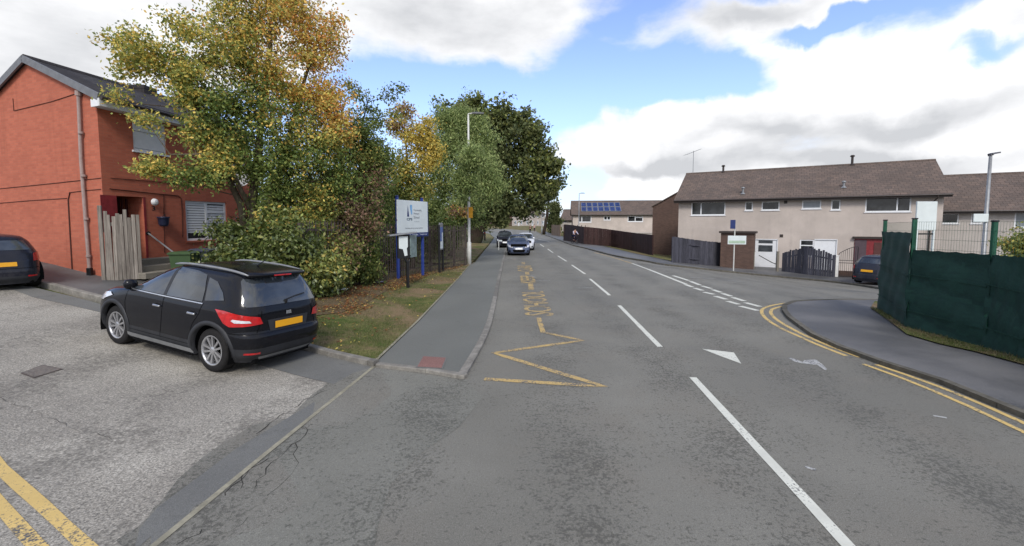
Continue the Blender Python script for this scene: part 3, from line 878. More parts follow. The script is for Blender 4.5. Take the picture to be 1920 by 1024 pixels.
stripe('double_yellow_outer', [(1619,683),(1700,713),(1800,755),(1920,811),(2100,900)], 0.075, W['yellow_bold'], sm=True)
stripe('double_yellow_inner', [(1643,684),(1740,718),(1830,754),(1920,794),(2100,878)], 0.075, W['yellow_bold'], sm=True)
stripe('double_yellow_left', [(-60,800),(0,878),(80,948),(160,1024),(240,1100)], 0.095, W['yellow_bold'])
stripe('double_yellow_left', [(-70,870),(0,947),(69,1024),(150,1110)], 0.095, W['yellow_bold'])
stripe('school_zigzag', [(1010,596),(1018,623),(1092,638.5),(926,662),(1020,691),(1133,725),(908,711)], 0.12, W['yellow_paint'], step=0.3)
patchm('cycle_mark', [[(1477,671),(1484,671),(1504,678),(1503,681),(1490,678)],[(1508,675),(1530,674),(1538,680),(1528,684),(1503,681)],[(1530,683),(1540,681),(1551,692),(1547,694)]], W['white_worn'])
for a, b, wd in [((1002,526),(1032,526),0.07),((1083,540),(1112,540),0.06),((996,517),(1004,521),0.1),((1510,876),(1530,882),0.04),((1750,780),(1775,784),0.04)]:
    stripe('worn_mark', [a, b], wd, W['white_worn'], step=0.2)
stripe('bay_end_line', [(951,487),(1000,487)], 0.22, W['yellow_worn'])
def roadword(name, txt, xl, xr, y0, y1, bold=0.02):
    """word painted along the road, the tops of its letters towards the left kerb (photo px: near y0, far y1)"""
    v, f, _ = fontmesh(txt, bold)
    Y0 = G((xl+xr)/2, y0).y; Y1 = G((xl+xr)/2, y1).y
    ym = (y0+y1)/2
    Xl = G(xl, ym).x; Xr = G(xr, ym).x
    mb = MB()
    mb.add([(Xr+(Xl-Xr)*b, Y0+(Y1-Y0)*a, H(Xr, Y0)+Z1) for a, b in v], f)
    o = mb.build(name, W['yellow_paint'] if txt == 'SCHOOL' else W['yellow_paint']); o['kind'] = 'structure'
roadword('school_word', 'SCHOOL', 981, 1029, 592, 546, 0.01)
roadword('keep_word', 'KEEP', 976, 1003, 531, 517)
roadword('clear_word', 'CLEAR', 970, 998, 509, 498)
stripe('school_dash', [(996,543),(995,532)], 0.2, W['yellow_paint'])
stripe('school_dash', [(989,515),(988,510)], 0.2, W['yellow_paint'])
stripe('school_dash', [(981,496),(981,492)], 0.2, W['yellow_paint'])

W['crack'] = simple('dark_crack', rgb(58,56,54,0.9), .95, .1)  # plain dark tone for the thin cracks in the tarmac
def crack(pts, wd=.012, seed=1):
    rr = random.Random(seed); P = [Vector(G(*q)[:2]) for q in pts]; Q = []
    for a, b in zip(P, P[1:]):
        k = max(2, int((b-a).length/.09)); d = (b-a).normalized(); n = Vector((-d.y, d.x))
        for j in range(k): Q.append(a+(b-a)*j/k+n*rr.uniform(-.035,.035))
    Q.append(P[-1]); mb = MB(); v = []
    for i, p in enumerate(Q):
        d = (Q[min(i+1,len(Q)-1)]-Q[max(i-1,0)]).normalized(); n = Vector((-d.y, d.x)); w_ = wd*rr.uniform(.2,1)*.5
        for s in (-1,1): q = p+n*s*w_; v.append((q.x,q.y,H(q.x,q.y)+.0075))
    mb.add(v, [(2*i,2*i+1,2*i+3,2*i+2) for i in range(len(Q)-1)]); o = mb.build('road_crack', W['crack'], fixn=False); o['kind'] = 'structure'
crack([(576,800),(566,826),(548,834),(522,858),(505,880),(482,902),(470,925)], .014, 1)
crack([(548,834),(560,860),(540,900),(500,930),(455,985),(400,1010)], .010, 2)
crack([(505,862),(470,880),(430,925),(405,960),(370,1000),(330,1024)], .014, 3)
crack([(460,888),(455,930),(430,960)], .010, 4)
crack([(640,724),(600,735),(545,768),(480,815)], .012, 5)
crack([(930,600),(1000,612),(1060,640),(1130,655),(1200,668),(1262,700)], .007, 6)
crack([(0,745),(60,770),(130,800),(210,825)], .006, 9)
crack([(1000,520),(1060,560),(1120,600)], .006, 10)
crack([(720,640),(800,636),(905,640)], .010, 11)
# ironwork in the road
def cover(name, q, label, frame_mat, fill_mat, dz):
    P = [G(x, y, dz) for x, y in q]
    t = thing(name, label, 'manhole cover', tuple(sum(P, Vector())/4))
    c = sum(P, Vector())/4
    mb = MB(); I = [p + (c-p)*0.11 for p in P]
    loc = lambda p, z: Vector((p.x-c.x, p.y-c.y, p.z-c.z+z))
    for i in range(4):
        j = (i+1) % 4
        mb.add([loc(P[i],.002), loc(P[j],.002), loc(I[j],.002), loc(I[i],.002)], [(0,1,2,3)])
    mb.build('frame', frame_mat, t)
    mb = MB(); mb.add([loc(p,.004) for p in I], [(0,1,2,3)]); mb.build('lid', fill_mat, t)
    for a in (0.35, 0.65):
        pass
    return t
W['iron'] = simple('cast_iron', rgb(88,80,74,0.9), 0.6, 0.4, var=0.3, vs=30, bump=0.6, bs=30)
W['iron2'] = simple('worn_iron', rgb(112,106,98,0.9), 0.6, 0.4, var=0.3, vs=30, bump=0.6, bs=30)
W['redconc'] = m_asphalt('reddish_infill', rgb(132,98,92,0.85), rgb(150,112,104,0.85), speck=0.35, patch=0.3)
cover('manhole_cover', [(80,684),(119,692),(63,709),(38,700)], 'rectangular iron manhole cover in the pale rough side road', W['iron'], W['iron2'], 0.006)
cover('utility_cover', [(792,667),(839,670),(830,692),(779,689)], 'reddish square utility cover set in the end of the footpath', W['patch'], W['redconc'], 0.062)
# ------------------------------------------------------------------ building helpers (local frame: x along the wall, y into the house, z up)
def frame_M(o, dx, rotz=None):
    """matrix from wall frame to the thing's frame"""
    x = Vector((dx[0], dx[1], 0)).normalized(); z = Vector((0,0,1)); y = z.cross(x)
    return Matrix(((x.x,y.x,z.x,o[0]),(x.y,y.y,z.y,o[1]),(x.z,y.z,z.z,o[2]),(0,0,0,1)))

def wall(mb, L, z0, z1, holes=(), depth=0.11, M=None):
    """wall face at y=0 looking towards -y with holes (x0,x1,za,zb) and reveals"""
    if M is not None: mb.M = M
    xs = sorted(set([0, L] + [h[0] for h in holes] + [h[1] for h in holes]))
    zs = sorted(set([z0, z1] + [h[2] for h in holes] + [h[3] for h in holes]))
    for i in range(len(xs)-1):
        for j in range(len(zs)-1):
            cx = (xs[i]+xs[i+1])/2; cz = (zs[j]+zs[j+1])/2
            if any(h[0] < cx < h[1] and h[2] < cz < h[3] for h in holes): continue
            mb.quad((xs[i],0,zs[j]),(xs[i+1],0,zs[j]),(xs[i+1],0,zs[j+1]),(xs[i],0,zs[j+1]))
    for a, b, c, d in holes:
        mb.quad((a,0,c),(a,depth,c),(a,depth,d),(a,0,d)); mb.quad((b,0,c),(b,0,d),(b,depth,d),(b,depth,c))
        mb.quad((a,0,d),(a,depth,d),(b,depth,d),(b,0,d)); mb.quad((a,0,c),(b,0,c),(b,depth,c),(a,depth,c))

def window(parent, M, x0, x1, z0, z1, mull=(), trans=(), rec=0.06, fw=0.06, sill=True, frame=None, glass=None, blinds=None, sillmat=None):
    """frame, sill and one pane"""
    frame = frame or W['upvc']; glass = glass or W['glass']
    mb = MB(); mb.M = M
    y0 = rec; y1 = rec+0.05
    mb.box(x0, x1, y0, y1, z0, z0+fw); mb.box(x0, x1, y0, y1, z1-fw, z1)
    mb.box(x0, x0+fw, y0, y1, z0+fw, z1-fw); mb.box(x1-fw, x1, y0, y1, z0+fw, z1-fw)
    for m in mull: mb.box(m-fw*0.55, m+fw*0.55, y0-0.004, y1, z0+fw, z1-fw)
    for a, b, z in trans: mb.box(a, b, y0-0.008, y1, z-fw*0.5, z+fw*0.5)
    f = mb.build('window', frame, parent)
    g = MB(); g.M = M
    g.quad((x0+fw*.5,y0+0.03,z0+fw*.5),(x1-fw*.5,y0+0.03,z0+fw*.5),(x1-fw*.5,y0+0.03,z1-fw*.5),(x0+fw*.5,y0+0.03,z1-fw*.5))
    g.build('pane', glass, f)
    if sill:
        s = MB(); s.M = M; s.box(x0-0.05, x1+0.05, -0.05, rec+0.02, z0-0.055, z0-0.003); s.build('sill', sillmat or frame, f)
    if blinds:
        b = MB(); b.M = M
        for (a, c, za, zb, st) in blinds:
            z = zb
            while z > za:
                b.box(a, c, y0+0.012, y0+0.024, max(za, z-st*(0.78 if st < .2 else .97)), z); z -= st
        b.build('blind', W['upvc'], f)
    return f

def gable_roof(parent, M, L, Dp, ze, zr, over=0.35, verge=0.25, mat=None, name='roof', thick=0.09, ridge_y=None, flat_verge=True):
    """two slopes over a block L long and Dp deep, eaves at ze, ridge at zr"""
    mat = mat or W['tiles']
    ry = Dp/2 if ridge_y is None else ridge_y
    s1 = (zr-ze)/ry; s2 = (zr-ze)/(Dp-ry)
    mb = MB(); mb.M = M
    a, b = -verge, L+verge
    n = max(2, int(L/1.2))
    def slab(ya, za, yb, zb):
        for i in range(n):
            xa = a+(b-a)*i/n; xb = a+(b-a)*(i+1)/n
            j = [0.006*math.sin(3.1*i+1)+0.004*math.sin(7.7*i), 0.006*math.sin(3.1*(i+1)+1)+0.004*math.sin(7.7*(i+1))]
            mb.quad((xa,ya,za+j[0]),(xb,ya,za+j[1]),(xb,yb,zb+j[1]),(xa,yb,zb+j[0]))
            mb.quad((xa,ya,za-thick+j[0]),(xa,yb,zb-thick+j[0]),(xb,yb,zb-thick+j[1]),(xb,ya,za-thick+j[1]))
        for x in (a, b): mb.quad((x,ya,za-thick),(x,ya,za),(x,yb,zb),(x,yb,zb-thick))
        mb.quad((a,ya,za-thick),(b,ya,za-thick),(b,ya,za),(a,ya,za))
    slab(-over, ze-over*s1, ry, zr); slab(Dp+over, ze-over*s2, ry, zr)
    r = mb.build(name, mat, parent)
    rd = MB(); rd.M = M; k = max(2, int((b-a)/0.45))
    for i in range(k):
        xa = a+(b-a)*i/k; xb = a+(b-a)*(i+1)/k-0.008
        rd.tube([(xa,ry,zr-0.03),(xb,ry,zr-0.03)], 0.10, 8)
    rd.build('ridge', mat, r)
    return r, s1

def vent(parent, M, x, y, z, h, r=0.06, cap=True, mat=None):
    mb = MB(); mb.M = M; mb.tube([(x,y,z-0.25),(x,y,z+h)], r, 10)
    if cap: mb.tube([(x,y,z+h),(x,y,z+h+0.05),(x,y,z+h+0.12)], [r*1.7,r*1.9,r*1.2], 10)
    mb.tube([(x,y,z-0.05),(x,y,z+0.06)], [r*2.6,r*1.2], 10)
    return mb.build('vent_pipe', mat or W['gutter'], parent)

# ------------------------------------------------------------------ the red brick house on the left
def red_house():
    Y0 = 12.2; X0 = (200-CX)/F*Y0*1.0
    p = D(203, 528, Y0); zb = H(p.x, p.y)
    P0 = Vector((p.x, p.y, zb))
    t = thing('brick_house', 'orange red brick two storey house with dark roof, white eaves board and white windows', 'house', tuple(P0))
    fd = Vector((160.0/F, 1, 0)).normalized()            # front wall runs away from us
    gd = Vector((-0.935, 0.355, 0)).normalized()         # gable wall runs to the left
    # gable wall frame: x axis from far left corner to the near corner
    GL = 8.0
    gx = -gd
    Mg = frame_M(tuple(gd*GL), gx)                        # x from far-left to corner; -y looks at us
    Mf = frame_M((0,0,0), fd)
    ze = 5.02; rise = 1.78
    o_ = CAM-P0; n_ = gd.cross(Vector((0,0,1))); d_ = ray(52, 116); q_ = o_ + d_*(-o_.dot(n_)/d_.dot(n_))
    GL = 2*q_.dot(gd); rise = q_.z-ze; Mg = frame_M(tuple(gd*GL), gx)
    def fs(px, pyy):
        """front wall coords from a photo pixel"""
        d = ray(px, pyy); o = CAM - P0
        n = fd.cross(Vector((0,0,1)))
        k = -o.dot(n)/d.dot(n); q = o + d*k
        return q.dot(fd), q.z
    def gs(px, pyy):
        d = ray(px, pyy); o = CAM - P0; n = gd.cross(Vector((0,0,1)))
        k = -o.dot(n)/d.dot(n); q = o + d*k
        return GL - q.dot(gd), q.z
    wx0, wz1 = fs(347,376); wx1, _ = fs(424,380); _, wz0 = fs(349,452)
    ux0, uz1 = fs(247,219); ux1, _ = fs(310,240); _, uz0 = fs(249,281)
    dx0, dz1 = fs(218,367); dx1, _ = fs(268,370)
    LEN = fs(470,380)[0]
    u2 = (min(ux1+2.6, LEN-1.5), min(ux1+2.6, LEN-1.5)+1.3)
    mb = MB()
    wall(mb, LEN, -0.8, ze, [(dx0,dx1,-0.1,dz1),(wx0,wx1,wz0,wz1),(ux0,ux1,uz0,uz1),(u2[0],u2[1],uz0,uz1)], 0.14, Mf)
    # porch recess behind the door opening
    mb.M = Mf
    mb.quad((dx0,0.14,-0.1),(dx0,0.9,-0.1),(dx0,0.9,dz1),(dx0,0.14,dz1)); mb.quad((dx1,0.14,-0.1),(dx1,0.9,-0.1),(dx1,0.9,dz1),(dx1,0.14,dz1))
    mb.quad((dx0,0.14,dz1),(dx1,0.14,dz1),(dx1,0.9,dz1),(dx0,0.9,dz1))
    mb.build('front_wall', W['brick'], t)
    g = MB(); wall(g, GL, -0.8, ze, [], M=Mg)
    g.quad((0,0,ze),(GL,0,ze),(GL/2,0,ze+rise),(GL/2,0,ze+rise))
    g.v[-1] = g.v[-2]
    # string course: brick band stepping out 25 mm
    g.build('gable_wall', W['brick'], t)
    # other two walls so the block is closed
    b = MB(); Mb = Matrix()
    A = gd*GL; B = gd*GL + fd*LEN; C2 = fd*LEN
    b.add([A+Vector((0,0,-.8)), B+Vector((0,0,-.8)), B+Vector((0,0,ze)), A+Vector((0,0,ze))], [(0,1,2,3)])
    b.add([C2+Vector((0,0,-.8)), B+Vector((0,0,-.8)), B+Vector((0,0,ze)), (B+C2)/2+Vector((0,0,ze+rise)), C2+Vector((0,0,ze))], [(0,1,2,3,4)])
    b.build('rear_wall', W['brick'], t)
    # roof: skewed slabs along fd
    ov = 0.30; vg = 0.10
    mid = gd*GL/2
    def rp(along, across, up): return fd*along + gd*across + Vector((0,0,up))
    sl = rise/(GL/2)
    r = MB()
    for side in (0, 1):
        acr0 = -ov if side == 0 else GL+ov
        n = 12
        for i in range(n):
            a0 = -vg+(LEN+2*vg)*i/n; a1 = -vg+(LEN+2*vg)*(i+1)/n
            for dz in (0.12, 0.0):
                r.add([rp(a0,acr0,ze-ov*sl+dz), rp(a1,acr0,ze-ov*sl+dz), rp(a1,GL/2,ze+rise+dz), rp(a0,GL/2,ze+rise+dz)], [(0,1,2,3)])
        r.add([rp(-vg,acr0,ze-ov*sl), rp(LEN,acr0,ze-ov*sl), rp(LEN,acr0,ze-ov*sl+.12), rp(-vg,acr0,ze-ov*sl+.12)], [(0,1,2,3)])
    rf = r.build('roof', W['slate'], t)
    rd = MB(); rd.tube([rp(-vg,GL/2,ze+rise+.09), rp(LEN+vg,GL/2,ze+rise+.09)], 0.10, 8); rd.build('ridge', W['slate'], rf)
    ch = MB(); q = rp(3.2,GL/2,ze+rise+0.1); ch.bbox(q.x-.45,q.x+.45,q.y-.3,q.y+.3,q.z-.4,q.z+.12); ch.build('ridge_vent', W['slate'], rf)
    # verge trim along the gable
    v = MB()
    for a0, a1 in ((-ov, GL/2), (GL+ov, GL/2)):
        p0 = rp(-vg-0.015, a0, ze-ov*sl+0.05 if True else 0); p1 = rp(-vg-0.015, a1, ze+rise+0.05)
        v.beam(p0, p1, 0.05, 0.19)
    v.build('verge_trim', W['lead'], t)
    # white eaves board and gutter
    f = MB(); f.M = Matrix.Translation(-gd*0) ; f.cur = 0
    e0 = rp(-vg-0.02, -ov-0.012, ze-ov*sl-0.08); e1 = rp(LEN, -ov-0.012, ze-ov*sl-0.08)
    f.beam(e0, e1, 0.03, 0.20); f.beam(rp(-vg,-ov/2,ze-ov*sl-0.175), rp(LEN,-ov/2,ze-ov*sl-0.175), ov, 0.02)
    f.beam(rp(-vg-0.02,-ov,ze-ov*sl-0.09), rp(-vg-0.02,0.02,ze-ov*sl-0.09), 0.03, 0.20)
    f.build('eaves_board', W['upvc'], t)
    gt = MB(); gt.tube([rp(-vg,-ov-0.08,ze-ov*sl+0.03), rp(LEN,-ov-0.08,ze-ov*sl+0.01)], 0.055, 8); gt.build('gutter', W['gutter'], t)
    # windows
    xm = wx0+(wx1-wx0)*0.50
    window(t, Mf, wx0, wx1, wz0, wz1, mull=[xm], trans=[(xm, wx1-0.05, wz1-0.36)], fw=0.075, rec=0.04,
           blinds=[(wx0+0.07, xm-0.05, wz0+0.26, wz1-0.08, 0.085), (xm+0.06, wx1-0.09, wz0+0.24, wz1-0.42, 0.085), (xm+0.06, wx1-0.09, wz1-0.32, wz1-0.12, 0.085)], sillmat=W['brick'])
    fr = window(t, Mf, ux0, ux1, uz0, uz1, mull=[], trans=[(ux0,ux1,uz1-0.34)], fw=0.06, rec=0.03, glass=W['glass_pale'], blinds=[(ux0+.06,ux1-.06,uz0+.05,uz1-.38,0.5),(ux0+.06,ux1-.06,uz1-.34,uz1-.06,0.3)])
    window(t, Mf, u2[0], u2[1], uz0, uz1, mull=[(u2[0]+u2[1])/2], fw=0.06, rec=0.03)
    # door in its porch, iron bars beside it
    d = MB(); d.M = Mf; d.box(dx0-0.02, dx0+0.45, 0.80, 0.86, -0.1, dz1-0.02)
    for z0 in (0.2, 1.1): d.box(dx0+0.06, dx0+0.37, 0.785, 0.80, z0, z0+0.7)
    dd = d.build('door', simple('grey_door_paint', rgb(120,108,104,0.85), 0.5), t)
    h = MB(); h.M = Mf; h.tube([(dx0+0.40,0.74,1.0),(dx0+0.40,0.74,1.12)], 0.012, 6); h.build('handle', W['chrome'], dd)
    br = MB(); br.M = Mf
    for k in range(4): br.box(dx0+0.52+k*0.13, dx0+0.56+k*0.13, 0.5, 0.54, -0.1, dz1-0.05)
    br.box(dx0+0.48, dx1, 0.86, 0.9, -0.1, dz1)
    br.build('porch_bars', simple('oxblood_paint', rgb(72,34,36,0.9), 0.5), t)
    rp_ = MB(); rp_.M = Mf; rp_.box(dx0-0.42, dx0-0.003, -0.012, 0.0, dz1-1.02, dz1+0.0); rp_.box(dx1-0.001,dx1+0.06,-0.012,0.0,-0.1,dz1)
    rp_.build('painted_panel', W['red_door'], t)
    # drain pipe on the gable, soil pipe
    def gp(px, py, off): 
        x, z = gs(px, py); return Mg @ Vector((x, -off, z))
    dp = MB(); dp.tube([gp(153,176,.07), gp(158,300,.07), gp(175,525,.07)], 0.043, 10)
    dp.tube([gp(153,172,.07), gp(153,181,.07)], 0.075, 10)
    for yy in (250,330,410,480): 
        c = gp(153+22*(yy-176)/349, yy, .07); dp.tube([c-Vector((0,0,.03)), c+Vector((0,0,.03))], 0.062, 10)
    dp.build('drain_pipe', W['downpipe'], t)
    bx = MB(); c = gp(178,505,.12); bx.bbox(c.x-.06,c.x+.06,c.y-.05,c.y+.05,c.z-.42,c.z+.05); bx.build('pipe_guard', W['black_metal'], t)
    # cables tacked along the brickwork
    def cab(pts, wallf, r=0.009, off=0.012):
        m = MB(); m.tube([wallf(x, y, off) for x, y in pts], r, 5); m.build('cable', W['cable'], t)
    def fp(px, py, off):
        x, z = fs(px, py); return Mf @ Vector((x, -off, z))
    cab([(0,354),(100,344),(190,334)], gp); cab([(207,334),(300,341),(436,354)], fp)
    cab([(0,381),(60,376),(126,372)], gp); cab([(132,361),(165,357),(190,355)], gp); cab([(205,354),(300,364),(333,367),(339,372),(341,400),(342,445)], fp, 0.012)
    cab([(132,361),(129,375),(132,430),(137,515)], gp, 0.02); cab([(306,365),(307,400),(308,474)], fp, 0.010)
    cab([(25,185),(27,208),(60,200),(100,190),(152,173)], gp)
    # meter, lamp, number
    m = MB(); c = fp(287,379,.05); m.M = Matrix.Translation(c) @ Mf.to_3x3().to_4x4() @ Matrix.Rotation(PI/2,4,'X')
    m.lathe([(0,.09),(.06,.08),(.10,.04),(.11,0),(0,0)], 16); m.build('porch_lamp', W['upvc'], t)
    v, fcs, asp = fontmesh('3', 0.02)
    n = MB(); x0, z0 = fs(284,395); n.M = Mf; n.add([(x0+a*0.12, -0.01, z0+b*0.14) for a, b in v], fcs); n.build('house_number', W['black_metal'], t)
    # satellite dish
    c = fp(439,337,.32)
    s = MB(); s.smooth = True
    s.M = Matrix.Translation(c) @ Vector((0.25,-1,0.35)).to_track_quat('Z','Y').to_matrix().to_4x4()
    s.lathe([(0.0,0.0),(.12,.008),(.22,.035),(.30,.075),(.305,.07),(.22,.025),(.12,-.005),(0,-.012)], 24)
    s.smooth = False; s.tube([(0,-.28,.05),(0,-.12,.34)], .012, 6); s.tube([(0,-.12,.30),(0,-.12,.40)], .035, 8)
    s.M = Matrix(); s.tube([c, fp(441,350,.02)], .02, 6)
    ds = s.build('satellite_dish', simple('dish_grey', rgb(190,192,194,0.85), 0.4), t)
    return t, Mf, Mg, fs, gs, P0, fd
RH, RHf, RHg, RHfs, RHgs, RHP0, RHfd = red_house()
RHW = Matrix.Translation(RHP0) @ RHf       # wall frame to world

def wall_pt(px, py, off):
    x, z = RHfs(px, py); return RHW @ Vector((x, -off, z))

# wall planter, handrail, steps, gate and bins stand in front of the house
def basket():
    c = wall_pt(298, 414, 0.17)
    t = thing('wall_planter', 'dark blue hanging wall planter beside the front door of the red brick house', 'planter', tuple(c))
    m = MB(); m.smooth = True; m.lathe([(0.0,-.17),(.10,-.17),(.13,-.10),(.15,.08),(.165,.09),(.165,.12),(.13,.12),(.11,-.02),(0,-.02)], 20); m.build('pot', simple('blue_black_glaze', rgb(44,50,74,0.9), 0.35, var=0.3, vs=30), t)
    b = MB(); b.tube([(-.02,.0,.13),(-.05,.14,.2),(-.06,.15,-.05)], .012, 6); b.build('bracket', W['black_metal'], t)
basket()
def handrail():
    a = wall_pt(275, 437, 0.05); b = D(330, 477, a.y-0.6); g = Vector((b.x, b.y, H(b.x,b.y)+.1))
    t = thing('handrail', 'pale grey metal handrail sloping down from the red house wall', 'handrail', tuple(g))
    m = MB(); m.tube([a-g, a-g+(b-a)*.1, b-g-(b-a)*.05, b-g+Vector((0,0,-.08)), Vector((0,0,0))], .022, 10); m.build('rail', W['galv'], t)
    m = MB(); m.tube([a-g-Vector((0,0,.0)), a-g+(b-a)*.02], .06, 12); m.build('wall_flange', W['black_metal'], t)
handrail()
def steps():
    x, z = RHfs(262, 500)
    o = RHW @ Vector((x+0.25, -0.02, 0)); o.z = H(o.x, o.y)+.08
    t = thing('door_steps', 'worn stone steps behind the grey wooden gate of the red house', 'steps', tuple(o), math.atan2(RHfd.y, RHfd.x))
    for k in range(3):
        m = MB(); m.bbox(-.9, .62, -.95+k*.3, 0, k*.17, (k+1)*.17-.002, 0.02); m.build('step', W['stone'], t)
steps()
def gate():
    a = Vector(D(200, 530, 11.95)); b = D(268, 520, 12.35)
    a.z = H(a.x,a.y)+.1
    d = Vector((b.x-a.x, b.y-a.y, 0)); L = d.length
    t = thing('wooden_gate', 'tall weathered grey plank gate with ragged top leaning by the red house corner', 'gate', tuple(a), math.atan2(d.y, d.x))
    m = MB(); n = 9; tops = [1.86,1.78,1.74,1.80,1.77,1.90,1.70,1.79,1.78]; x = 0
    for k in range(n):
        w = L/n
        m.M = Matrix.Rotation(RND.uniform(-.012,.012), 4, 'Y')
        m.bbox(x+.003, x+w-.004, -.012+RND.uniform(-.006,.006), .012, -.03, tops[k]-RND.uniform(0,.03), .004); x += w
    m.build('boards', W['wood_grey'], t)
    for z in (.35, 1.45):
        r = MB(); r.bbox(.02, L-.02, .014, .05, z, z+.1, .005); r.build('rail', W['wood_grey'], t)
    r = MB(); r.bbox(-.09,-.005,-.04,.05,-.05,2.0,.01); r.build('post', W['wood_grey'], t)
gate()
def bin_(x, y, rot, mat, label, z):
    t = thing('wheelie_bin', label, 'bin', (x,y,z), rot, 'wheelie bins in front of the red house')
    m = MB()
    lo, hi = .20, .27
    v = []
    for z, a, b in ((.04,.22,.25),(.95,.28,.33),(1.0,.29,.345)):
        v += [(-a,-b,z),(a,-b,z),(a,b,z),(-a,b,z)]
    m.add(v, [(3,2,1,0),(8,9,10,11)]+[(k*4+i,k*4+(i+1)%4,k*4+4+(i+1)%4,k*4+4+i) for k in range(2) for i in range(4)])
    m.build('body', mat, t)
    m = MB(); v = []
    for z, a, b0, b1 in ((1.0,.31,-.37,.38),(1.035,.31,-.37,.38),(1.075,.27,-.31,.33)):
        v += [(-a,b0,z),(a,b0,z),(a,b1,z),(-a,b1,z)]
    m.add(v, [(3,2,1,0),(8,9,10,11)]+[(k*4+i,k*4+(i+1)%4,k*4+4+(i+1)%4,k*4+4+i) for k in range(2) for i in range(4)])
    m.build('lid', mat, t)
    m = MB(); m.tube([(-.25,.40,.97),(.25,.40,.97)], .018, 8); m.build('handle', mat, t)
    for s in (-1, 1):
        m = MB(); m.M = Matrix.Translation((s*.25,.27,.1)) @ Matrix.Rotation(PI/2,4,'Y'); m.lathe([(0,-.03),(.08,-.03),(.1,-.02),(.1,.02),(.08,.03),(0,.03)],16); m.build('wheel', W['tyre'], t)
q = D(352, 520, 12.9); bin_(q.x, q.y, 0.12, W['green_bin'], 'green wheelie bin under the white window of the red house', H(q.x,q.y)-0.10)
q = D(389, 520, 13.4); bin_(q.x, q.y, 0.05, W['grey_bin'], 'slate blue wheelie bin with pale lid beside the green one', H(q.x,q.y)-0.02)
cr = MB(); c = D(422, 482, 12.6)
cr.tube([Vector((math.cos(a)*.35, 0, math.sin(a)*.35)) for a in [PI*(.05+.9*k/12) for k in range(13)]], .02, 8)
ct = thing('bent_rail', 'small pale curved metal rail behind the roof of the black car', 'rail', (c.x, c.y, c.z-.25))
cr.build('hoop', W['galv'], ct)
for s in (-1,1):
    cr = MB(); cr.tube([(s*.345,0,0.05),(s*.345,0,-(c.z-.25-H(c.x,c.y)))], .02, 8); cr.build('leg', W['galv'], ct)

# ------------------------------------------------------------------ terraces on the right
FD = Vector((0.844, -0.536, 0)).normalized()
def wallproj(O, fd):
    n = fd.cross(Vector((0,0,1)))
    def f(px, py):
        d = ray(px, py); o = CAM - O
        k = -o.dot(n)/d.dot(n); q = o + d*k
        return q.dot(fd), q.z
    return f
def terrace(name, label, O, fd, L, Dp, ze, zr, zg, wins, doors, mat, verge=0.3, over=0.4, ridge_over=None, pipes=(), glassmap=None, group=None, roofmat=None, frames=True, dpipe=()):
    t = thing(name, label, 'house', tuple(O), math.atan2(fd.y, fd.x), group)
    I = Matrix()
    mb = MB(); holes = [(a,b,c,d) for (a,b,c,d,*_) in wins+doors]
    wall(mb, L, zg, ze, holes, 0.12, I)
    mb.build('front_wall', mat, t)
    for x, sgn in ((0, 1), (L, -1)):
        g = MB(); g.add([(x,0,zg),(x,Dp,zg),(x,Dp,ze),(x,Dp/2,zr-0.1),(x,0,ze)], [(0,1,2,3,4)])
        g.build('gable_wall', W['brick_brown'], t)
    g = MB(); g.quad((0,Dp,zg),(L,Dp,zg),(L,Dp,ze),(0,Dp,ze)); g.build('rear_wall', mat, t)
    r, s1 = gable_roof(t, I, L, Dp, ze, zr, over, verge, roofmat)
    f = MB(); f.box(-verge+.01, L+verge-.01, -over-.02, -over+.01, ze-over*s1-.22, ze-over*s1-.04)
    f.box(-verge+.01, L+verge-.01, -over+.012, 0, ze-over*s1-.2, ze-over*s1-.17)
    f.build('eaves_board', W['gutter'], t)
    gt = MB(); gt.tube([(-verge,-over-.07,ze-over*s1-.06),(L+verge,-over-.07,ze-over*s1-.08)], .055, 8); gt.build('gutter', W['gutter'], t)
    for wd in wins:
        a, b, c, d = wd[:4]; o = wd[4] if len(wd) > 4 else {}
        window(t, I, a, b, c, d, **o)
    for dd in doors:
        a, b, c, d = dd[:4]; m = dd[4]
        q = MB(); q.box(a, b, .05, .1, c, d)
        q.box(a-.05,a,-.01,.05,c,d+.05); q.box(b,b+.05,-.01,.05,c,d+.05); q.box(a-.05,b+.05,-.01,.05,d,d+.06)
        dr = q.build('door', m, t)
        for (pa, pb, pc, pd) in dd[5]:
            w_ = MB(); w_.box(pa, pb, .035, .048, pc, pd); w_.build('door_light', W['glass_dark'], dr)
    for (x, y, z, h, rr, m) in pipes: vent(t, I, x, y, z, h, rr, True, m)
    for x in dpipe:
        m = MB(); m.tube([(x,-over-.07,ze-over*s1-.12),(x,-over-.07,ze-over*s1-.25),(x-.2,-.07,ze-over*s1-.55),(x-.2,-.07,zg)], .04, 8); m.build('downpipe', W['gutter'], t)
    return t

# near block
O1 = Vector((12.9*1.0, 35.2, 0)); O1 = Vector(((1271-CX)/F*35.0, 35.0, 0))
zg1 = -0.87; O1.z = 0
P1 = wallproj(O1, FD)
def WX(f, x0, y0, x1, y1, **kw):
    """window from photo corners: left/top, right/bottom"""
    a, zt = f(x0, y0); b, _ = f(x1, y0); _, zb = f(x0, y1)
    return (a, b, zb, zt, kw)
L1 = P1(1768, 400)[0]
def c6(x, y): return (x/3.792+1220, y/3.793+270)
def W6(x0, y0, x1, y1, f=P1, **kw):
    a = c6(x0, y0); b = c6(x1, y1); return WX(f, a[0], a[1], b[0], b[1], **kw)
def c7(x, y): return (x/3.413+1540, y/3.413+270)
def W7(x0, y0, x1, y1, f=P1, **kw):
    a = c7(x0, y0); b = c7(x1, y1); return WX(f, a[0], a[1], b[0], b[1], **kw)
fw = dict(fw=0.07, rec=0.02)
def mullat(f, x, y): return f(x, y)[0]
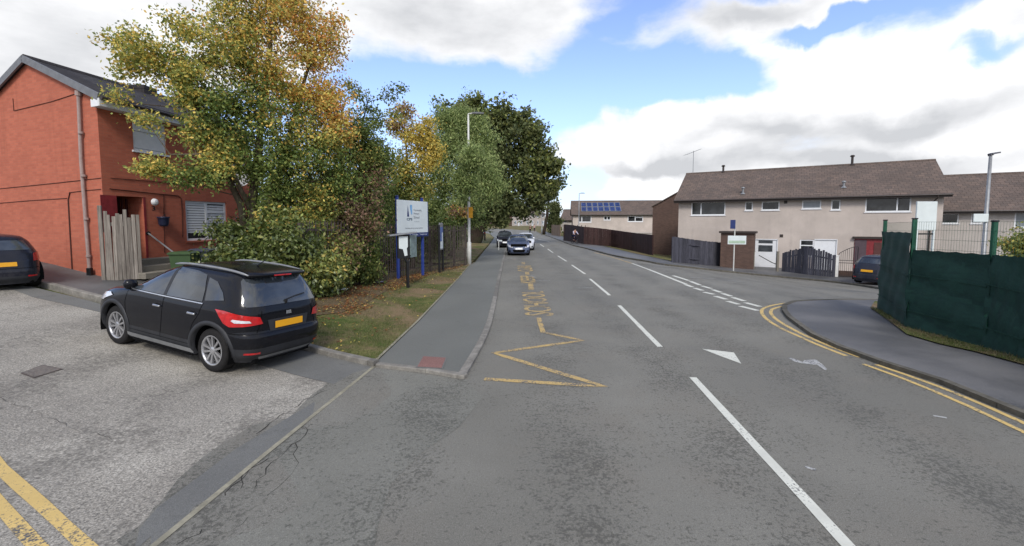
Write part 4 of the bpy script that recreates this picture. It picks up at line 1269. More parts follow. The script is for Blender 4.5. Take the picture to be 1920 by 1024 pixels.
wins = [W6(290,415,533,508, mull=[mullat(P1, *c6(358,460))], **fw), W6(672,412,728,474, **fw), W6(790,410,918,472, glass=W['glass_pale'] if False else W['glass'], **fw),
        W6(1078,402,1214,462, glass=W['glass_pale'], **fw), W6(1285,398,1352,470, **fw),
        W7(284,343,578,436, mull=[mullat(P1, *c7(486,390))], **fw)]
da = P1(*c6(738,680)); db = P1(*c6(900,680)); 
d1 = (da[0], db[0], zg1+0.02, da[1], W['upvc'], [])
wa = P1(*c6(795,0))[0]; wb = P1(*c6(897,0))[0]
d1[5].extend([(wa, wb, P1(*c6(795,706))[1], P1(*c6(795,686))[1]), (wa, wb, P1(*c6(795,765))[1], P1(*c6(795,720))[1])])
e0 = P1(*c6(1170,682)); e1 = P1(*c6(1322,682)); k0 = P1(*c6(1062,682))
d2 = (e0[0], e1[0], zg1+0.02, e0[1], W['upvc'], [])
wins.append((k0[0], e0[0]-0.06, zg1+1.0, e0[1], dict(fw=0.07, rec=0.02, trans=[(k0[0], e0[0]-0.06, e0[1]-.4)])))
xr, zz = P1(*c7(205,590)); xr2, _ = P1(*c7(400,590))
ze1 = 4.38; zr1 = 6.62
def roofpt(f, px, py, O, fd, ze, zr, Dp):
    """where the line of sight meets the front roof slope, in house coords"""
    n_al = Vector((0,0,1)).cross(fd)    # into the house
    s = (zr-ze)/(Dp/2)
    # plane: z = O.z + ze + s*(q.n)
    d = ray(px, py); o = CAM - O
    k = (ze + s*o.dot(n_al) - o.z)/(d.z - s*d.dot(n_al)); q = o + d*k
    return q.dot(fd), q.dot(n_al), q.z
pipes = []
for (px, py, h, r, m) in [(1393,363,.35,.07,'galv'),(1582,351,.30,.07,'galv')]:
    a, b, c = roofpt(P1, px, py, O1, FD, ze1, zr1, 8.0); pipes.append((a, b, c, h, r, W[m]))
for (px, h) in [(1358,.42),(1599,.55)]:
    a, b, c = roofpt(P1, px, 316, O1, FD, ze1, zr1, 8.0); pipes.append((a, 4.0, zr1, h, .08, W['gutter']))
T1 = terrace('terraced_house', 'long beige pebble dashed terrace with brown tiled roof and two white ground floor doors', O1, FD, L1, 8.0, ze1, zr1, zg1-0.6, wins, [d1, d2], W['render'], pipes=pipes, dpipe=[P1(*c7(735,330))[0]])
for cx_, cy_ in ((960,414),(930,653)):
    v = MB(); a, z = P1(*c6(cx_, cy_)); v.box(a-.1,a+.1,-.03,.0,z-.1,z+.1); v.build('air_vent', W['gutter'], T1)
# TV aerial on the far end of the roof
a, b, c = 0.1, 4.0, zr1
q = D(1266, 340, 38.0); 
ae = thing('tv_aerial', 'thin television aerial on a mast above the left end of the beige terrace', 'aerial', tuple(Matrix.Translation(O1) @ Matrix.Rotation(math.atan2(FD.y,FD.x),4,'Z') @ Vector((.25,4.0,zr1))))
m = MB(); m.tube([(0,0,-.1),(0,0,1.9)], .022, 6); m.build('mast', W['galv'], ae)
m = MB(); m.tube([(-.7,-.1,1.55),(.6,.1,2.05)], .018, 5)
for k in range(9):
    s = k/8; p = Vector((-.7+1.3*s, -.1+.2*s, 1.55+.5*s)); m.tube([p+Vector((.05,-.35+.1*s,0)), p+Vector((-.05,.35-.1*s,0))], .01, 4)
m.build('antenna', W['galv'], ae)
# porch and stores in front of it
def store(name, label, pxs, pxe, ytop, Y, mat, roof, depth=1.6, doorm=None, zg=-0.87, cat='outbuilding'):
    a = D(pxs, ytop, Y); b0 = D(pxe, ytop, Y)
    # front face parallel to the terrace
    n = Vector((0,0,1)).cross(FD)
    # walk from a along FD until the pixel pxe is reached
    k = 0
    for i in range(2000):
        q = a + FD*(i*0.01)
        if CX + F*q.x/q.y >= pxe: k = i*0.01; break
    t = thing(name, label, cat, (a.x, a.y, zg), math.atan2(FD.y, FD.x))
    h = a.z - zg
    m = MB(); m.box(0,k,0,depth,-.3,h-.12); m.build('walls', mat, t)
    m = MB(); m.bbox(-.12,k+.12,-.14,depth+.1,h-.12,h+.02,.02); m.build('roof', roof, t)
    return t, k, h
st, k, h = store('brick_porch', 'brown brick store with flat dark roof standing between grey fence and white door', 1352, 1414, 434, 31.2, W['brick_brown'], W['gutter'], 1.2)
st2, k2, h2 = store('red_porch', 'dark red timber porch with flat dark roof behind the metal gate', 1603, 1690, 444, 29.0, W['red_door'], W['gutter'], 2.0)
m = MB(); m.box(.02,.62,-.02,-.002,-.2,h2-.2); m.build('side_panel', simple('plum_panel', rgb(80,66,72,0.9), .6), st2)
m = MB(); m.box(1.0,1.75,-.03,-.004,-.1,h2-.35); m.build('door', simple('dark_brown_door', rgb(84,48,44,0.9), .5), st2)

# second block, stepping down and back
O2 = Vector(((1764-CX)/F*30.6, 30.6, 0)); P2 = wallproj(O2, FD)
def c8(x, y): return (x/4.875+1680, y/4.875+270)
def W8(x0, y0, x1, y1, **kw):
    a = c8(x0, y0); b = c8(x1, y1); return WX(P2, a[0], a[1], b[0], b[1], **kw)
ze2 = 2.4+(418-392)/F*30.6+0.12
w2 = [W8(402,636,578,728, **fw), W8(690,630,800,728, **fw), W8(1088,625,1400,765, glass=W['glass_pale'], mull=[mullat(P2, *c8(1250,700))], **fw)]
T2 = terrace('terraced_house', 'lower beige terrace with brown roof partly hidden behind the green fence at the right edge', O2, FD, 12.0, 8.0, ze2, ze2+2.45, -2.2, w2, [], W['render_cool'], verge=0.1)

# brick gable to the left of the near block
def brick_gable():
    Y = 46.0; a = D(1224, 386, Y); zg = -1.0
    t = thing('brick_end_house', 'plain brown brick end gable rising beside the beige terrace', 'house', (a.x, Y, 0), math.atan2(FD.y, FD.x))
    ze = a.z; Wd = 8.4; zr = ze+2.3
    m = MB(); m.add([(0,0,zg),(Wd,0,zg),(Wd,0,ze),(Wd/2,0,zr),(0,0,ze)], [(0,1,2,3,4)]); m.build('gable_wall', W['brick_brown'], t)
    for x in (0, Wd):
        m = MB(); m.quad((x,0,zg),(x,10,zg),(x,10,ze),(x,0,ze)); m.build('side_wall', W['render'], t)
    Mr = Matrix(((0,1,0,0),(1,0,0,0),(0,0,1,0),(0,0,0,1)))
    gable_roof(t, Mr, 10, Wd, ze, zr, 0.12, 0.12)
brick_gable()

# distant houses
def far_terrace(name, label, pxl, pxr, ye, yr, yb, Yl, Yr, wins, mat, Dp=8, zgv=None, extra=None, left_over=0.3):
    a = D(pxl, ye, Yl); b = D(pxr, ye, Yr)
    O = Vector((a.x, a.y, 0)); fd = Vector((b.x-a.x, b.y-a.y, 0)); L = fd.length; fd.normalize()
    f = wallproj(O, fd)
    n = Vector((0,0,1)).cross(fd)
    rr = O + n*Dp/2
    # ridge height from the photo
    q = D(pxl, yr, rr.y)
    return O, fd, L, f, a.z, q.z
O, fd, L, f, ze, zr = far_terrace('', '', 1074, 1262, 400, 377, 440, 84, 82, [], None)
ws = [WX(f,1085,404,1109,417, mull=[f(1091,410)[0]], fw=.14, rec=.02), WX(f,1132,405,1145,413, mull=[f(1138.5,409)[0]], fw=.12, rec=.02), WX(f,1177,405,1206,416, mull=[f(1191,410)[0]], trans=[(f(1191,410)[0], f(1206,410)[0], f(1191,408)[1])], fw=.13, rec=.02)]
T3 = terrace('terraced_house', 'distant beige terrace with blue solar panels on its brown roof', O, fd, L, 8.0, ze, zr, -1.2, ws, [], W['render'], verge=.3, over=.4, roofmat=W['tiles'])
def on_roof(px, py): return roofpt(None, px, py, O, fd, ze, zr, 8.0)
pv0 = on_roof(1090, 398); pv1 = on_roof(1162, 380)
pt = thing('solar_array', 'row of dark blue solar panels with pale frames on the distant terrace roof', 'solar panels', tuple(O), math.atan2(fd.y, fd.x))
x0, x1 = pv0[0], pv1[0]; y0, y1 = pv0[1]+.1, pv1[1]-.1
s = (zr-ze)/4.0
nc = 7
for r_ in range(2):
    for c_ in range(nc):
        xa = x0+(x1-x0)*c_/nc; xb = xa+(x1-x0)/nc-.04; ya = y0+(y1-y0)*r_/2; yb = ya+(y1-y0)/2-.05
        m = MB(); pz = lambda x,y,o: (x, y-o*s*.7, ze+s*y+o)
        m.add([pz(xa,ya,.02),pz(xb,ya,.02),pz(xb,yb,.02),pz(xa,yb,.02),pz(xa,ya,.12),pz(xb,ya,.12),pz(xb,yb,.12),pz(xa,yb,.12)], [(0,3,2,1),(4,5,6,7),(0,1,5,4),(1,2,6,5),(2,3,7,6),(3,0,4,7)])
        fr = m.build('solar_panel', W['galv'], pt)
        m = MB(); m.add([pz(xa+.09,ya+.09,.135),pz(xb-.09,ya+.09,.135),pz(xb-.09,yb-.09,.135),pz(xa+.09,yb-.09,.135)], [(0,1,2,3)]); m.build('cells', W['pv'], fr)
# low white wall / extension at its foot
m = MB(); q0 = f(1208,437); q1 = f(1222,437)
m.box(q0[0]-3, q1[0], -2.5, -.2, -1.2, q0[1]); m.box(q0[0]-3.1, q1[0]+.1, -2.6, -.1, q0[1], q0[1]+.15); m.build('lean_to', W['render_cool'], T3)
O4, fd4, L4, f4, ze4, zr4 = far_terrace('', '', 1052, 1075, 411, 393, 425, 104, 103, [], None)
T4 = terrace('small_house', 'small white fronted house with brown roof left of the solar panel terrace', O4, fd4, L4+4, 8.0, ze4, zr4, -1.2, [WX(f4,1056,412.5,1063,417, fw=.12, rec=.02)], [], W['render_cool'], verge=.3)
O5, fd5, L5, f5, ze5, zr5 = far_terrace('', '', 960, 1022, 398.5, 388, 424, 165, 185, [], None)
ws = []
for k in range(6):
    x = 1.5+k*L5/6
    ws += [(x, x+1.6, ze5-1.6, ze5-.4, dict(fw=.12, rec=.02, glass=W['glass'])), (x+.2, x+1.5, ze5-4.4, ze5-3.0, dict(fw=.2, rec=.02, glass=W['glass_pale']))]
T5 = terrace('terraced_house', 'far off pale terrace closing the view at the end of the street', O5, fd5, L5, 8.0, ze5, zr5, 0.2, ws, [(x+3, x+4, ze5-5.1, ze5-3.0, W['upvc'], []) for x in (1,11,20) if x+4 < L5], W['render'], verge=.2)
O6, fd6, L6, f6, ze6, zr6 = far_terrace('', '', 905, 958, 414, 402, 424, 150, 168, [], None)
T6 = terrace('brick_house', 'far brown brick house glimpsed under the dark tree', O6, fd6, L6, 8.0, ze6+1.5, zr6+1.5, 0.3, [(2,4,ze6-1,ze6+.4,dict(fw=.12,rec=.02))], [], W['brick_brown'], verge=.2)
# ------------------------------------------------------------------ cars: shell made of level outlines, fittings wrapped on to it
def lerp_tab(tab, z):
    if z <= tab[0][0]: return tab[0][1]
    for (a, u), (b, v) in zip(tab, tab[1:]):
        if z <= b:
            t = (z-a)/(b-a); return u+(v-u)*t
    return tab[-1][1]
class Car:
    def __init__(s, name, label, loc, heading, front, rear, half, zs, wheels, R, paint, nx=5.5, crown=0.05, roof_in=0.86,
                 trim=None, trim_z=0.0, arch=0.10, up=Vector((0,0,1)), rimmat=None, group=None, bulge=0.0, rim_r=None, spokes=5, win=None, kx=1.0, ky=1.0):
        s.kx=kx; front=[(a,b*kx) for a,b in front]; rear=[(a,b*kx) for a,b in rear]; half=[(a,b*ky) for a,b in half]; wheels=tuple(q*kx for q in wheels)
        s.front=front; s.rear=rear; s.half=half; s.zs=zs; s.n=nx; s.cache={}
        s.t = thing(name, label, 'car', tuple(loc), 0, group)
        x = Vector((math.cos(heading[0]), math.sin(heading[0]), math.tan(heading[1]))).normalized()
        y = up.cross(x).normalized(); z = x.cross(y)
        s.t.rotation_euler = Matrix((x, y, z)).transposed().to_euler()
        s.R=R; s.wheels=wheels; s.paint=paint
        s.zt = zs[-1]; s.arch = arch
        s.shell(crown, roof_in, trim, trim_z)
        s.make_wheels(rimmat or W['alloy'], rim_r or R*0.66, spokes)
    def outline(s, z):
        k = round(z, 4)
        if k in s.cache: return s.cache[k]
        xf = lerp_tab(s.front, z); xr = lerp_tab(s.rear, z); w_ = lerp_tab(s.half, z)
        c = (xf+xr)/2; a = (xf-xr)/2; n = s.n
        pts = []
        N = 160
        for i in range(N+1):
            ph = PI*i/N                      # 0: rear centre ... pi: front centre, left side (+y)
            cx = -math.cos(ph); sy = math.sin(ph)
            px = math.copysign(abs(cx)**(2/n), cx); py = abs(sy)**(2/n)
            pts.append((c+a*px, w_*py))
        L = [0]
        for p, q in zip(pts, pts[1:]): L.append(L[-1]+math.hypot(q[0]-p[0], q[1]-p[1]))
        s.cache[k] = (pts, L, c, a, w_)
        return s.cache[k]
    def at(s, u, z, off=0.0):
        """point on the shell at arc distance u from the rear centre (negative: right side)"""
        pts, L, c, a, w_ = s.outline(z)
        sg = 1 if u >= 0 else -1; u = min(abs(u), L[-1]-1e-5)
        lo, hi = 0, len(L)-1
        while hi-lo > 1:
            m = (lo+hi)//2
            if L[m] <= u: lo = m
            else: hi = m
        t = (u-L[lo])/max(1e-9, L[hi]-L[lo])
        p = pts[lo]; q = pts[hi]
        dx, dy = q[0]-p[0], q[1]-p[1]; l = math.hypot(dx, dy) or 1
        nx_, ny_ = -dy/l, dx/l             # outward for the left side, running rear -> front
        return Vector((p[0]+dx*t+nx_*off, sg*(p[1]+dy*t+ny_*off), z + off*0.3*(1 if z > 0.9 else 0)))
    def ux(s, x, z):
        """arc distance at which the side has this x"""
        pts, L, c, a, w_ = s.outline(z)
        best = min(range(len(pts)), key=lambda i: abs(pts[i][0]-x) + (0 if 20 < i < 140 or True else 9))
        for i in range(len(pts)-1):
            if (pts[i][0]-x)*(pts[i+1][0]-x) <= 0 and pts[i+1][0] != pts[i][0]:
                t = (x-pts[i][0])/(pts[i+1][0]-pts[i][0]); return L[i]+(L[i+1]-L[i])*t
        return L[best]
    def Ltot(s, z): return s.outline(z)[1][-1]
    def side(s, x, z, sg=1, off=0.0): return s.at(s.ux(x*s.kx, z)*sg, z, off)
    def shell(s, crown, roof_in, trim, trim_z):
        N = 104; rows = []
        us = [i/N for i in range(N+1)]
        # denser near the corners
        def ring(z):
            L = s.Ltot(z); r = []
            for i in range(N+1): r.append(s.at(us[i]*L, z))
            return r
        zs = []
        for a, b in zip(s.zs, s.zs[1:]):
            k = max(1, int(round((b-a)/0.03)))
            for j in range(k): zs.append(a+(b-a)*j/k)
        zs.append(s.zs[-1])
        s.levels = zs
        body = MB(); low = MB(); body.smooth = low.smooth = True
        def inarch(p):
            return any(math.hypot(p.x-wx, p.z-s.R) < s.R+s.arch*0.75 for wx in s.wheels) and abs(p.y) > 0.45
        for sg in (1, -1):
            R = [[Vector((p.x, p.y*sg, p.z)) for p in ring(z)] for z in zs]
            for mbx, z0, z1 in ((low, -1, trim_z), (body, trim_z, 9)):
                idx = {}; vs = []; fs = []
                def vid(i, j):
                    if (i, j) not in idx: idx[(i, j)] = len(vs); vs.append(R[i][j])
                    return idx[(i, j)]
                for i in range(len(zs)-1):
                    zc = (zs[i]+zs[i+1])/2
                    if not (z0 <= zc < z1): continue
                    for j in range(N):
                        c = (R[i][j]+R[i][j+1]+R[i+1][j]+R[i+1][j+1])/4
                        if inarch(c): continue
                        fs.append((vid(i,j), vid(i,j+1), vid(i+1,j+1), vid(i+1,j)))
                mbx.add(vs, fs)
        # roof skin
        top = [s.at(us[i]*s.Ltot(zs[-1]), zs[-1]) for i in range(N+1)]
        top = top + [Vector((p.x, -p.y, p.z)) for p in reversed(top[1:-1])]
        c = sum(top, Vector())/len(top); rings = []
        K = 10
        for k in range(K+1):
            q = 1 - k/K
            z = crown*(1-q**2.2)
            rings.append([Vector((c.x+(p.x-c.x)*q, p.y*q, p.z+z)) for p in top])
        vs = [p for r in rings[:-1] for p in r] + [rings[-1][0]]; M_ = len(top); fs = []
        for k in range(K-1):
            for i in range(M_):
                j = (i+1) % M_; fs.append((k*M_+i, k*M_+j, (k+1)*M_+j, (k+1)*M_+i))
        for i in range(M_): fs.append(((K-1)*M_+i, (K-1)*M_+(i+1) % M_, K*M_))
        body.add(vs, fs)
        s.crown = crown; s.topc = c
        # weld seams between halves
        for mbx, nm, mt in ((body, 'body', s.paint), (low, 'lower_cladding', trim or s.paint)):
            o = mbx.build(nm, mt, s.t)
            if o:
                bm = bmesh.new(); bm.from_mesh(o.data); bmesh.ops.remove_doubles(bm, verts=bm.verts, dist=0.002)
                bmesh.ops.recalc_face_normals(bm, faces=bm.faces); bm.to_mesh(o.data); bm.free()
                if nm == 'body': s.body = o
        # dark underbody and wheel wells
        u = MB(); wz = lerp_tab(s.half, 0.5)
        xf = lerp_tab(s.front, .4); xr = lerp_tab(s.rear, .4)
        u.bbox(xr+.12, xf-.12, -wz+.28, wz-.28, zs[0]-.02, 0.85, .05)
        u.bbox(s.wheels[1]+s.R+s.arch, s.wheels[0]-s.R-s.arch, -wz+.05, wz-.05, zs[0]-.02, zs[0]+.15, .03)
        for sg in (1, -1):
            for wx in s.wheels:
                u.M = Matrix.Translation((wx, 0, s.R)) @ Matrix.Rotation(PI/2, 4, 'X')
                r = s.R+s.arch*0.8
                v = []; f = []
                for k in range(17):
                    a = -0.35+ (PI+0.7)*k/16
                    v += [(r*math.cos(a), r*math.sin(a), -sg*(wz-.03)), (r*math.cos(a), r*math.sin(a), -sg*(wz-.33))]
                for k in range(16): f.append((2*k,2*k+2,2*k+3,2*k+1))
                u.add(v, f)
        u.M = Matrix(); u.build('underbody', W['void'], s.t)
    def arch_trim(s, mat, wd=0.06, off=0.014):
        for sg in (1, -1):
            for wx in s.wheels:
                m = MB(); m.smooth = True; r0 = s.R+s.arch*0.62; r1 = s.R+s.arch*0.62+wd; v = []; f = []
                n = 30; a0 = -0.25 if False else -0.32
                for k in range(n+1):
                    a = a0+(PI-2*a0)*k/n
                    for r, o in ((r0, -0.06), (r0, off), (r1-.008, off), (r1, -0.002)):
                        x = wx+r*math.cos(a); z = max(s.zs[0]+.01, s.R+r*math.sin(a))
                        p = s.side(x/s.kx, z, sg, o); p.x = x; v.append(p)
                for k in range(n):
                    for j in range(3): f.append((k*4+j, k*4+j+1, k*4+5+j, k*4+4+j))
                m.add(v, f); m.build('arch_trim', mat, s.t)
    def patch(s, name, poly, mat, parent=None, off=0.006, fn=None, step=0.06, thick=0.0):
        """polygon in wrap coordinates (u,z), laid on the shell"""
        P = [Vector(p) for p in poly]; pts = []
        n = len(P)
        for i in range(n):
            a, b = P[i], P[(i+1) % n]; k = max(1, int((b-a).length/step))
            for j in range(k): pts.append(a+(b-a)*j/k)
        m0 = len(pts)
        xs = [p.x for p in P]; ys = [p.y for p in P]
        x = min(xs)+step*.5
        while x < max(xs):
            y = min(ys)+step*.5
            while y < max(ys): pts.append(Vector((x, y))); y += step
            x += step
        vo, eo, fo, _, _, _ = delaunay_2d_cdt(pts, [(i, (i+1) % m0) for i in range(m0)], [], 1, 1e-5)
        fn = fn or (lambda u, z: s.at(u, z, off))
        m = MB(); m.smooth = True
        m.add([fn(p.x, p.y) for p in vo], [tuple(f) for f in fo])
        o = m.build(name, mat, parent or s.t, fixn=False)
        return o
    def spatch(s, name, poly, mat, sg=1, off=0.006, parent=None, step=0.06):
        """same with (x,z) side coordinates"""
        return s.patch(name, poly, mat, parent, off, fn=lambda x, z: s.side(x, z, sg, off), step=step)
    def line(s, pts, mat, sg=1, w_=0.008, off=0.004, name='seam', side=True, parent=None):
        m = MB(); P = [Vector(p) for p in pts]; Q = [P[0]]
        for a, b in zip(P, P[1:]):
            k = max(1, int((b-a).length/.04))
            for j in range(1, k+1): Q.append(a+(b-a)*j/k)
        v = []
        for i, p in enumerate(Q):
            d = (Q[min(i+1,len(Q)-1)]-Q[max(i-1,0)]).normalized(); n = Vector((-d.y, d.x))
            for q in (-1, 1):
                r = p+n*q*w_/2
                v.append(s.side(r.x, r.y, sg, off) if side else s.at(r.x, r.y, off))
        m.add(v, [(2*i,2*i+1,2*i+3,2*i+2) for i in range(len(Q)-1)])
        return m.build(name, mat, parent or s.t)
    def make_wheels(s, rimmat, rr, spokes):
        proto = None
        for wx in s.wheels:
            for sg in (1, -1):
                yw = lerp_tab(s.half, s.R)-0.045
                M_ = Matrix.Translation((wx, sg*yw, s.R)) @ Matrix.Rotation(-sg*PI/2, 4, 'X')
                m = MB(); m.smooth = True; m.M = M_; R = s.R; wd = .205
                m.lathe([(rr, 0), (rr+.02, .006), (R-.03, .004), (R-.008, -.012), (R, -.035), (R, -wd+.035), (R-.01, -wd+.01), (rr, -wd), (rr-.02, -wd+.02), (rr-.02, -.02)], 36, closed=True)
                wh = m.build('wheel', W['tyre'], s.t)
                m = MB(); m.M = M_; m.smooth = True
                m.lathe([(rr+.006, .004), (rr-.012, .008), (rr-.02, -.02), (rr-.03, -.12)], 36)
                m.smooth = False
                for k in range(spokes):
                    for t in (-1, 1):
                        a = 2*PI*k/spokes; 
                        ca, sa = math.cos(a), math.sin(a); ta = Vector((-sa, ca, 0)); ra = Vector((ca, sa, 0))
                        b0 = ra*.05+ta*t*.018; b1 = ra*(rr-.012)+ta*t*(.055*rr/.22)
                        w0, w1 = .013, .020
                        v = [b0-ta*w0+Vector((0,0,-.01)), b0+ta*w0+Vector((0,0,-.01)), b1+ta*w1+Vector((0,0,-.002)), b1-ta*w1+Vector((0,0,-.002))]
                        v += [p-Vector((0,0,.03)) for p in v]
                        m.add(v, [(0,1,2,3),(7,6,5,4),(0,4,5,1),(1,5,6,2),(2,6,7,3),(3,7,4,0)])
                m.lathe([(0,.0),(.03,.0),(.055,-.008),(.06,-.04)], 16)
                m.build('rim', rimmat, wh)
                m = MB(); m.M = M_; m.lathe([(0,-.10),(rr-.025,-.10)], 24); m.lathe([(.10,-.07),(.135,-.07),(.135,-.08),(.10,-.08)], 20, closed=True); m.build('brake', W['void'], wh)
    def box_at(s, name, p, size, mat, parent=None, rot=0.0):
        m = MB(); m.M = Matrix.Translation(p) @ Matrix.Rotation(rot, 4, 'Z')
        a, b, c = size; m.bbox(-a/2, a/2, -b/2, b/2, -c/2, c/2, min(size)*.3)
        return m.build(name, mat, parent or s.t)

def place(rear_px, front_px, wheels, half, R, sg):
    """car frame so that the wheels on side sg (+1 left) stand on two photo points"""
    a = G(*rear_px); b = G(*front_px)
    d = b-a; h = math.atan2(d.y, d.x); pit = math.atan2(d.z, math.hypot(d.x, d.y))
    x = Vector((math.cos(h), math.sin(h), 0)); y = Vector((-x.y, x.x, 0))
    m = (a+b)/2
    o = m - y*sg*(half-.1)
    o = o - x*(wheels[0]+wheels[1])/2
    # tilt across
    e = .8
    nx_ = (H(o.x+e,o.y)-H(o.x-e,o.y))/(2*e); ny_ = (H(o.x,o.y+e)-H(o.x,o.y-e))/(2*e)
    up = Vector((-nx_, -ny_, 1)).normalized()
    o.z = H(o.x, o.y)
    sl = nx_*x.x+ny_*x.y
    return o, (h, math.atan(sl)), up

# --- black crossover in the foreground
o, hd, up = place((400,696), (224,644), (1.20,-1.20), .83, .335, 1)
PB = m_carpaint('black_car_paint', rgb(14,15,20,1.0), dust=0.012)
front = [(.20,1.98),(.30,2.08),(.45,2.13),(.62,2.12),(.78,2.04),(.88,1.90),(.95,1.70),(1.00,1.40),(1.04,1.10),(1.08,.95),(1.20,.70),(1.35,.40),(1.45,.14),(1.52,-.12),(1.555,-.35)]
rear = [(.22,-1.93),(.32,-2.04),(.50,-2.09),(.62,-2.08),(.66,-2.03),(.80,-2.02),(.95,-2.0),(1.05,-1.96),(1.15,-1.91),(1.30,-1.82),(1.42,-1.72),(1.48,-1.66),(1.52,-1.55),(1.555,-1.35)]
half = [(.20,.82),(.30,.865),(.42,.885),(.60,.892),(.80,.885),(.95,.865),(1.02,.845),(1.10,.81),(1.30,.72),(1.42,.655),(1.48,.60),(1.52,.54),(1.555,.42)]
car = Car('parked_car', 'black crossover car with silver roof rails parked at the kerb in front of the trees', o, hd, front, rear, half,
          [.20,.43,.98,1.10,1.555], (1.30,-1.30), .335, PB, nx=6.0, crown=.035, trim=W['dark_trim'], trim_z=.43, up=up, arch=.10, rim_r=.225, kx=.92, ky=.94)
car.arch_trim(W['dark_trim'], .065)
GD = W['glass_dark']
for sg in (1, -1):
    car.spatch('side_window', [(.92,1.035),(.90,1.07),(.62,1.25),(.36,1.38),(.10,1.455),(-.06,1.47),(-.06,1.035)], GD, sg)
    car.spatch('side_window', [(-.14,1.035),(-.14,1.472),(-.60,1.465),(-.88,1.43),(-1.00,1.22),(-1.05,1.05)], GD, sg)
    car.spatch('side_window', [(-1.10,1.07),(-.97,1.40),(-1.20,1.36),(-1.42,1.22),(-1.50,1.12)], GD, sg)
    car.line([(.99,1.02),(-.1,1.018),(-1.08,1.025)], W['chrome'], sg, .014, .010, name='belt_trim')
    car.line([(-.10,1.02),(-.10,1.48)], W['dark_trim'], sg, .075, .008, name='pillar_trim')
    car.line([(-.10,1.0),(-.10,.60),(-.06,.36)], W['void'], sg, .010, .003)
    car.line([(.92,1.02),(.95,.80),(.88,.50),(.86,.36)], W['void'], sg, .010, .003)
    car.line([(-1.08,1.02),(-1.02,.85),(-.90,.70),(-.86,.60)], W['void'], sg, .010, .003)
    car.line([(.86,.37),(-.86,.37)], W['void'], sg, .008, .003)
    # sill in silver
    car.spatch('sill_plate', [(.88,.255),(.86,.31),(-.86,.31),(-.92,.26),(-.90,.235),(.80,.235)], W['galv'], sg, .018)
    for hx in (.02, -.88):
        p = car.side(hx, .86, sg, .022); car.box_at('door_handle', p, (.17,.03,.026), W['chrome'])
        car.spatch('handle_cup', [(hx-.06,.835),(hx+.06,.835),(hx+.06,.885),(hx-.06,.885)], W['void'], sg, .004)
    # mirror
    p = car.side(.86, 1.06, sg, .09)
    m = MB(); m.smooth = True; m.M = Matrix.Translation(p) @ Matrix.Scale(.75,4,(1,0,0)); m.lathe([(0,-.085),(.06,-.08),(.098,-.04),(.10,.02),(.07,.075),(0,.085)], 16); mr = m.build('wing_mirror', PB, car.t)
    m = MB(); m.beam(car.side(.84,1.02,sg,-.02), p+Vector((0,0,-.05)), .05, .04); m.build('mirror_stalk', W['dark_trim'], mr)
    # roof rail
    pts = [Vector((x*.93, 0, 1.545-.055*abs((x+.8)/.95)**3)) for x in [0.12-.13*k for k in range(15)]]
    m = MB(); m.smooth = True; m.tube([Vector((p.x, sg*(.515+.012*math.cos((p.x+.8)*1.6)), p.z)) for p in pts], [.012]+[.02]*13+[.012], 8)
    m.build('roof_rail', W['galv'], car.t)
# rear glass, lamps, plate
Lr = lambda z: 0
car.patch('rear_window', [(-.66,1.05),(.66,1.05),(.70,1.10),(.60,1.40),(.55,1.44),(-.55,1.44),(-.60,1.40),(-.70,1.10)], GD, off=.007)
for sg in (1, -1):
    tl = [(sg*.46,.80),(sg*.50,.90),(sg*.76,.94),(sg*.98,.98),(sg*1.16,.985),(sg*1.10,.90),(sg*1.02,.80),(sg*.92,.755),(sg*.74,.77)]
    lens = car.patch('tail_lamp', tl, W['red_lens'], off=.014, step=.05)
    car.patch('lamp_insert', [(sg*.62,.825),(sg*.64,.855),(sg*.86,.872),(sg*.89,.85),(sg*.84,.82)], W['clear_lens'], lens, off=.019, step=.05)
    car.patch('reflector', [(sg*.50,.34),(sg*.50,.37),(sg*.72,.375),(sg*.72,.345)], W['red_lens'], off=.012, step=.05)
    car.line([(sg*.46,.98),(sg*.50,.80),(sg*.55,.66)], W['void'], 1, .009, .004, side=False)
car.line([(-.95,.655),(.95,.655)], W['void'], 1, .012, .004, side=False)
car.patch('plate_recess', [(-.34,.66),(.34,.66),(.38,.84),(-.38,.84)], W['dark_trim'], off=.006, step=.08)
pl = car.patch('number_plate', [(-.26,.70),(.26,.70),(.26,.805),(-.26,.805)], W['plate_yellow'], off=.018, step=.1)
car.patch('badge', [(-.05,.885),(.05,.885),(.045,.935),(-.045,.935)], W['chrome'], off=.010)
car.patch('skid_plate', [(-.45,.23),(.45,.23),(.50,.29),(-.50,.29)], W['galv'], off=.008)
sp = MB(); sp.smooth = True
v = []
for u in [-.54+.054*k for k in range(21)]:
    v += [car.at(u, 1.44, .0)+Vector((-.0,0,.0)), car.at(u, 1.47, .0)+Vector((-.15,0,.025)), car.at(u, 1.49, 0)+Vector((-.15,0,.035)), car.at(u*.9, 1.55, 0)+Vector((.05,0,.012))]
sp.add(v, [(k*4+j, k*4+4+j, k*4+5+j, k*4+1+j) for k in range(20) for j in range(3)])
spo = sp.build('spoiler', PB, car.t)
b = MB(); p = car.at(0,1.47)+Vector((-.156,0,.02)); b.bbox(p.x-.006,p.x+.006,-.16,.16,p.z-.008,p.z+.012,.003); b.build('brake_light', W['red_lens'], spo)
m = MB(); a = car.at(.02,1.10,.03); b_ = car.at(-.36,1.16,.025); m.tube([a, (a+b_)/2+Vector((-.01,0,.01)), b_], .011, 6); m.tube([car.at(.02,1.05,.0), a], .022, 8); m.build('rear_wiper', W['black_metal'], car.t)
m = MB(); m.tube([(-1.1,0,1.57),(-1.32,0,1.70)], [.012,.004], 6); m.build('roof_aerial', W['black_metal'], car.t)
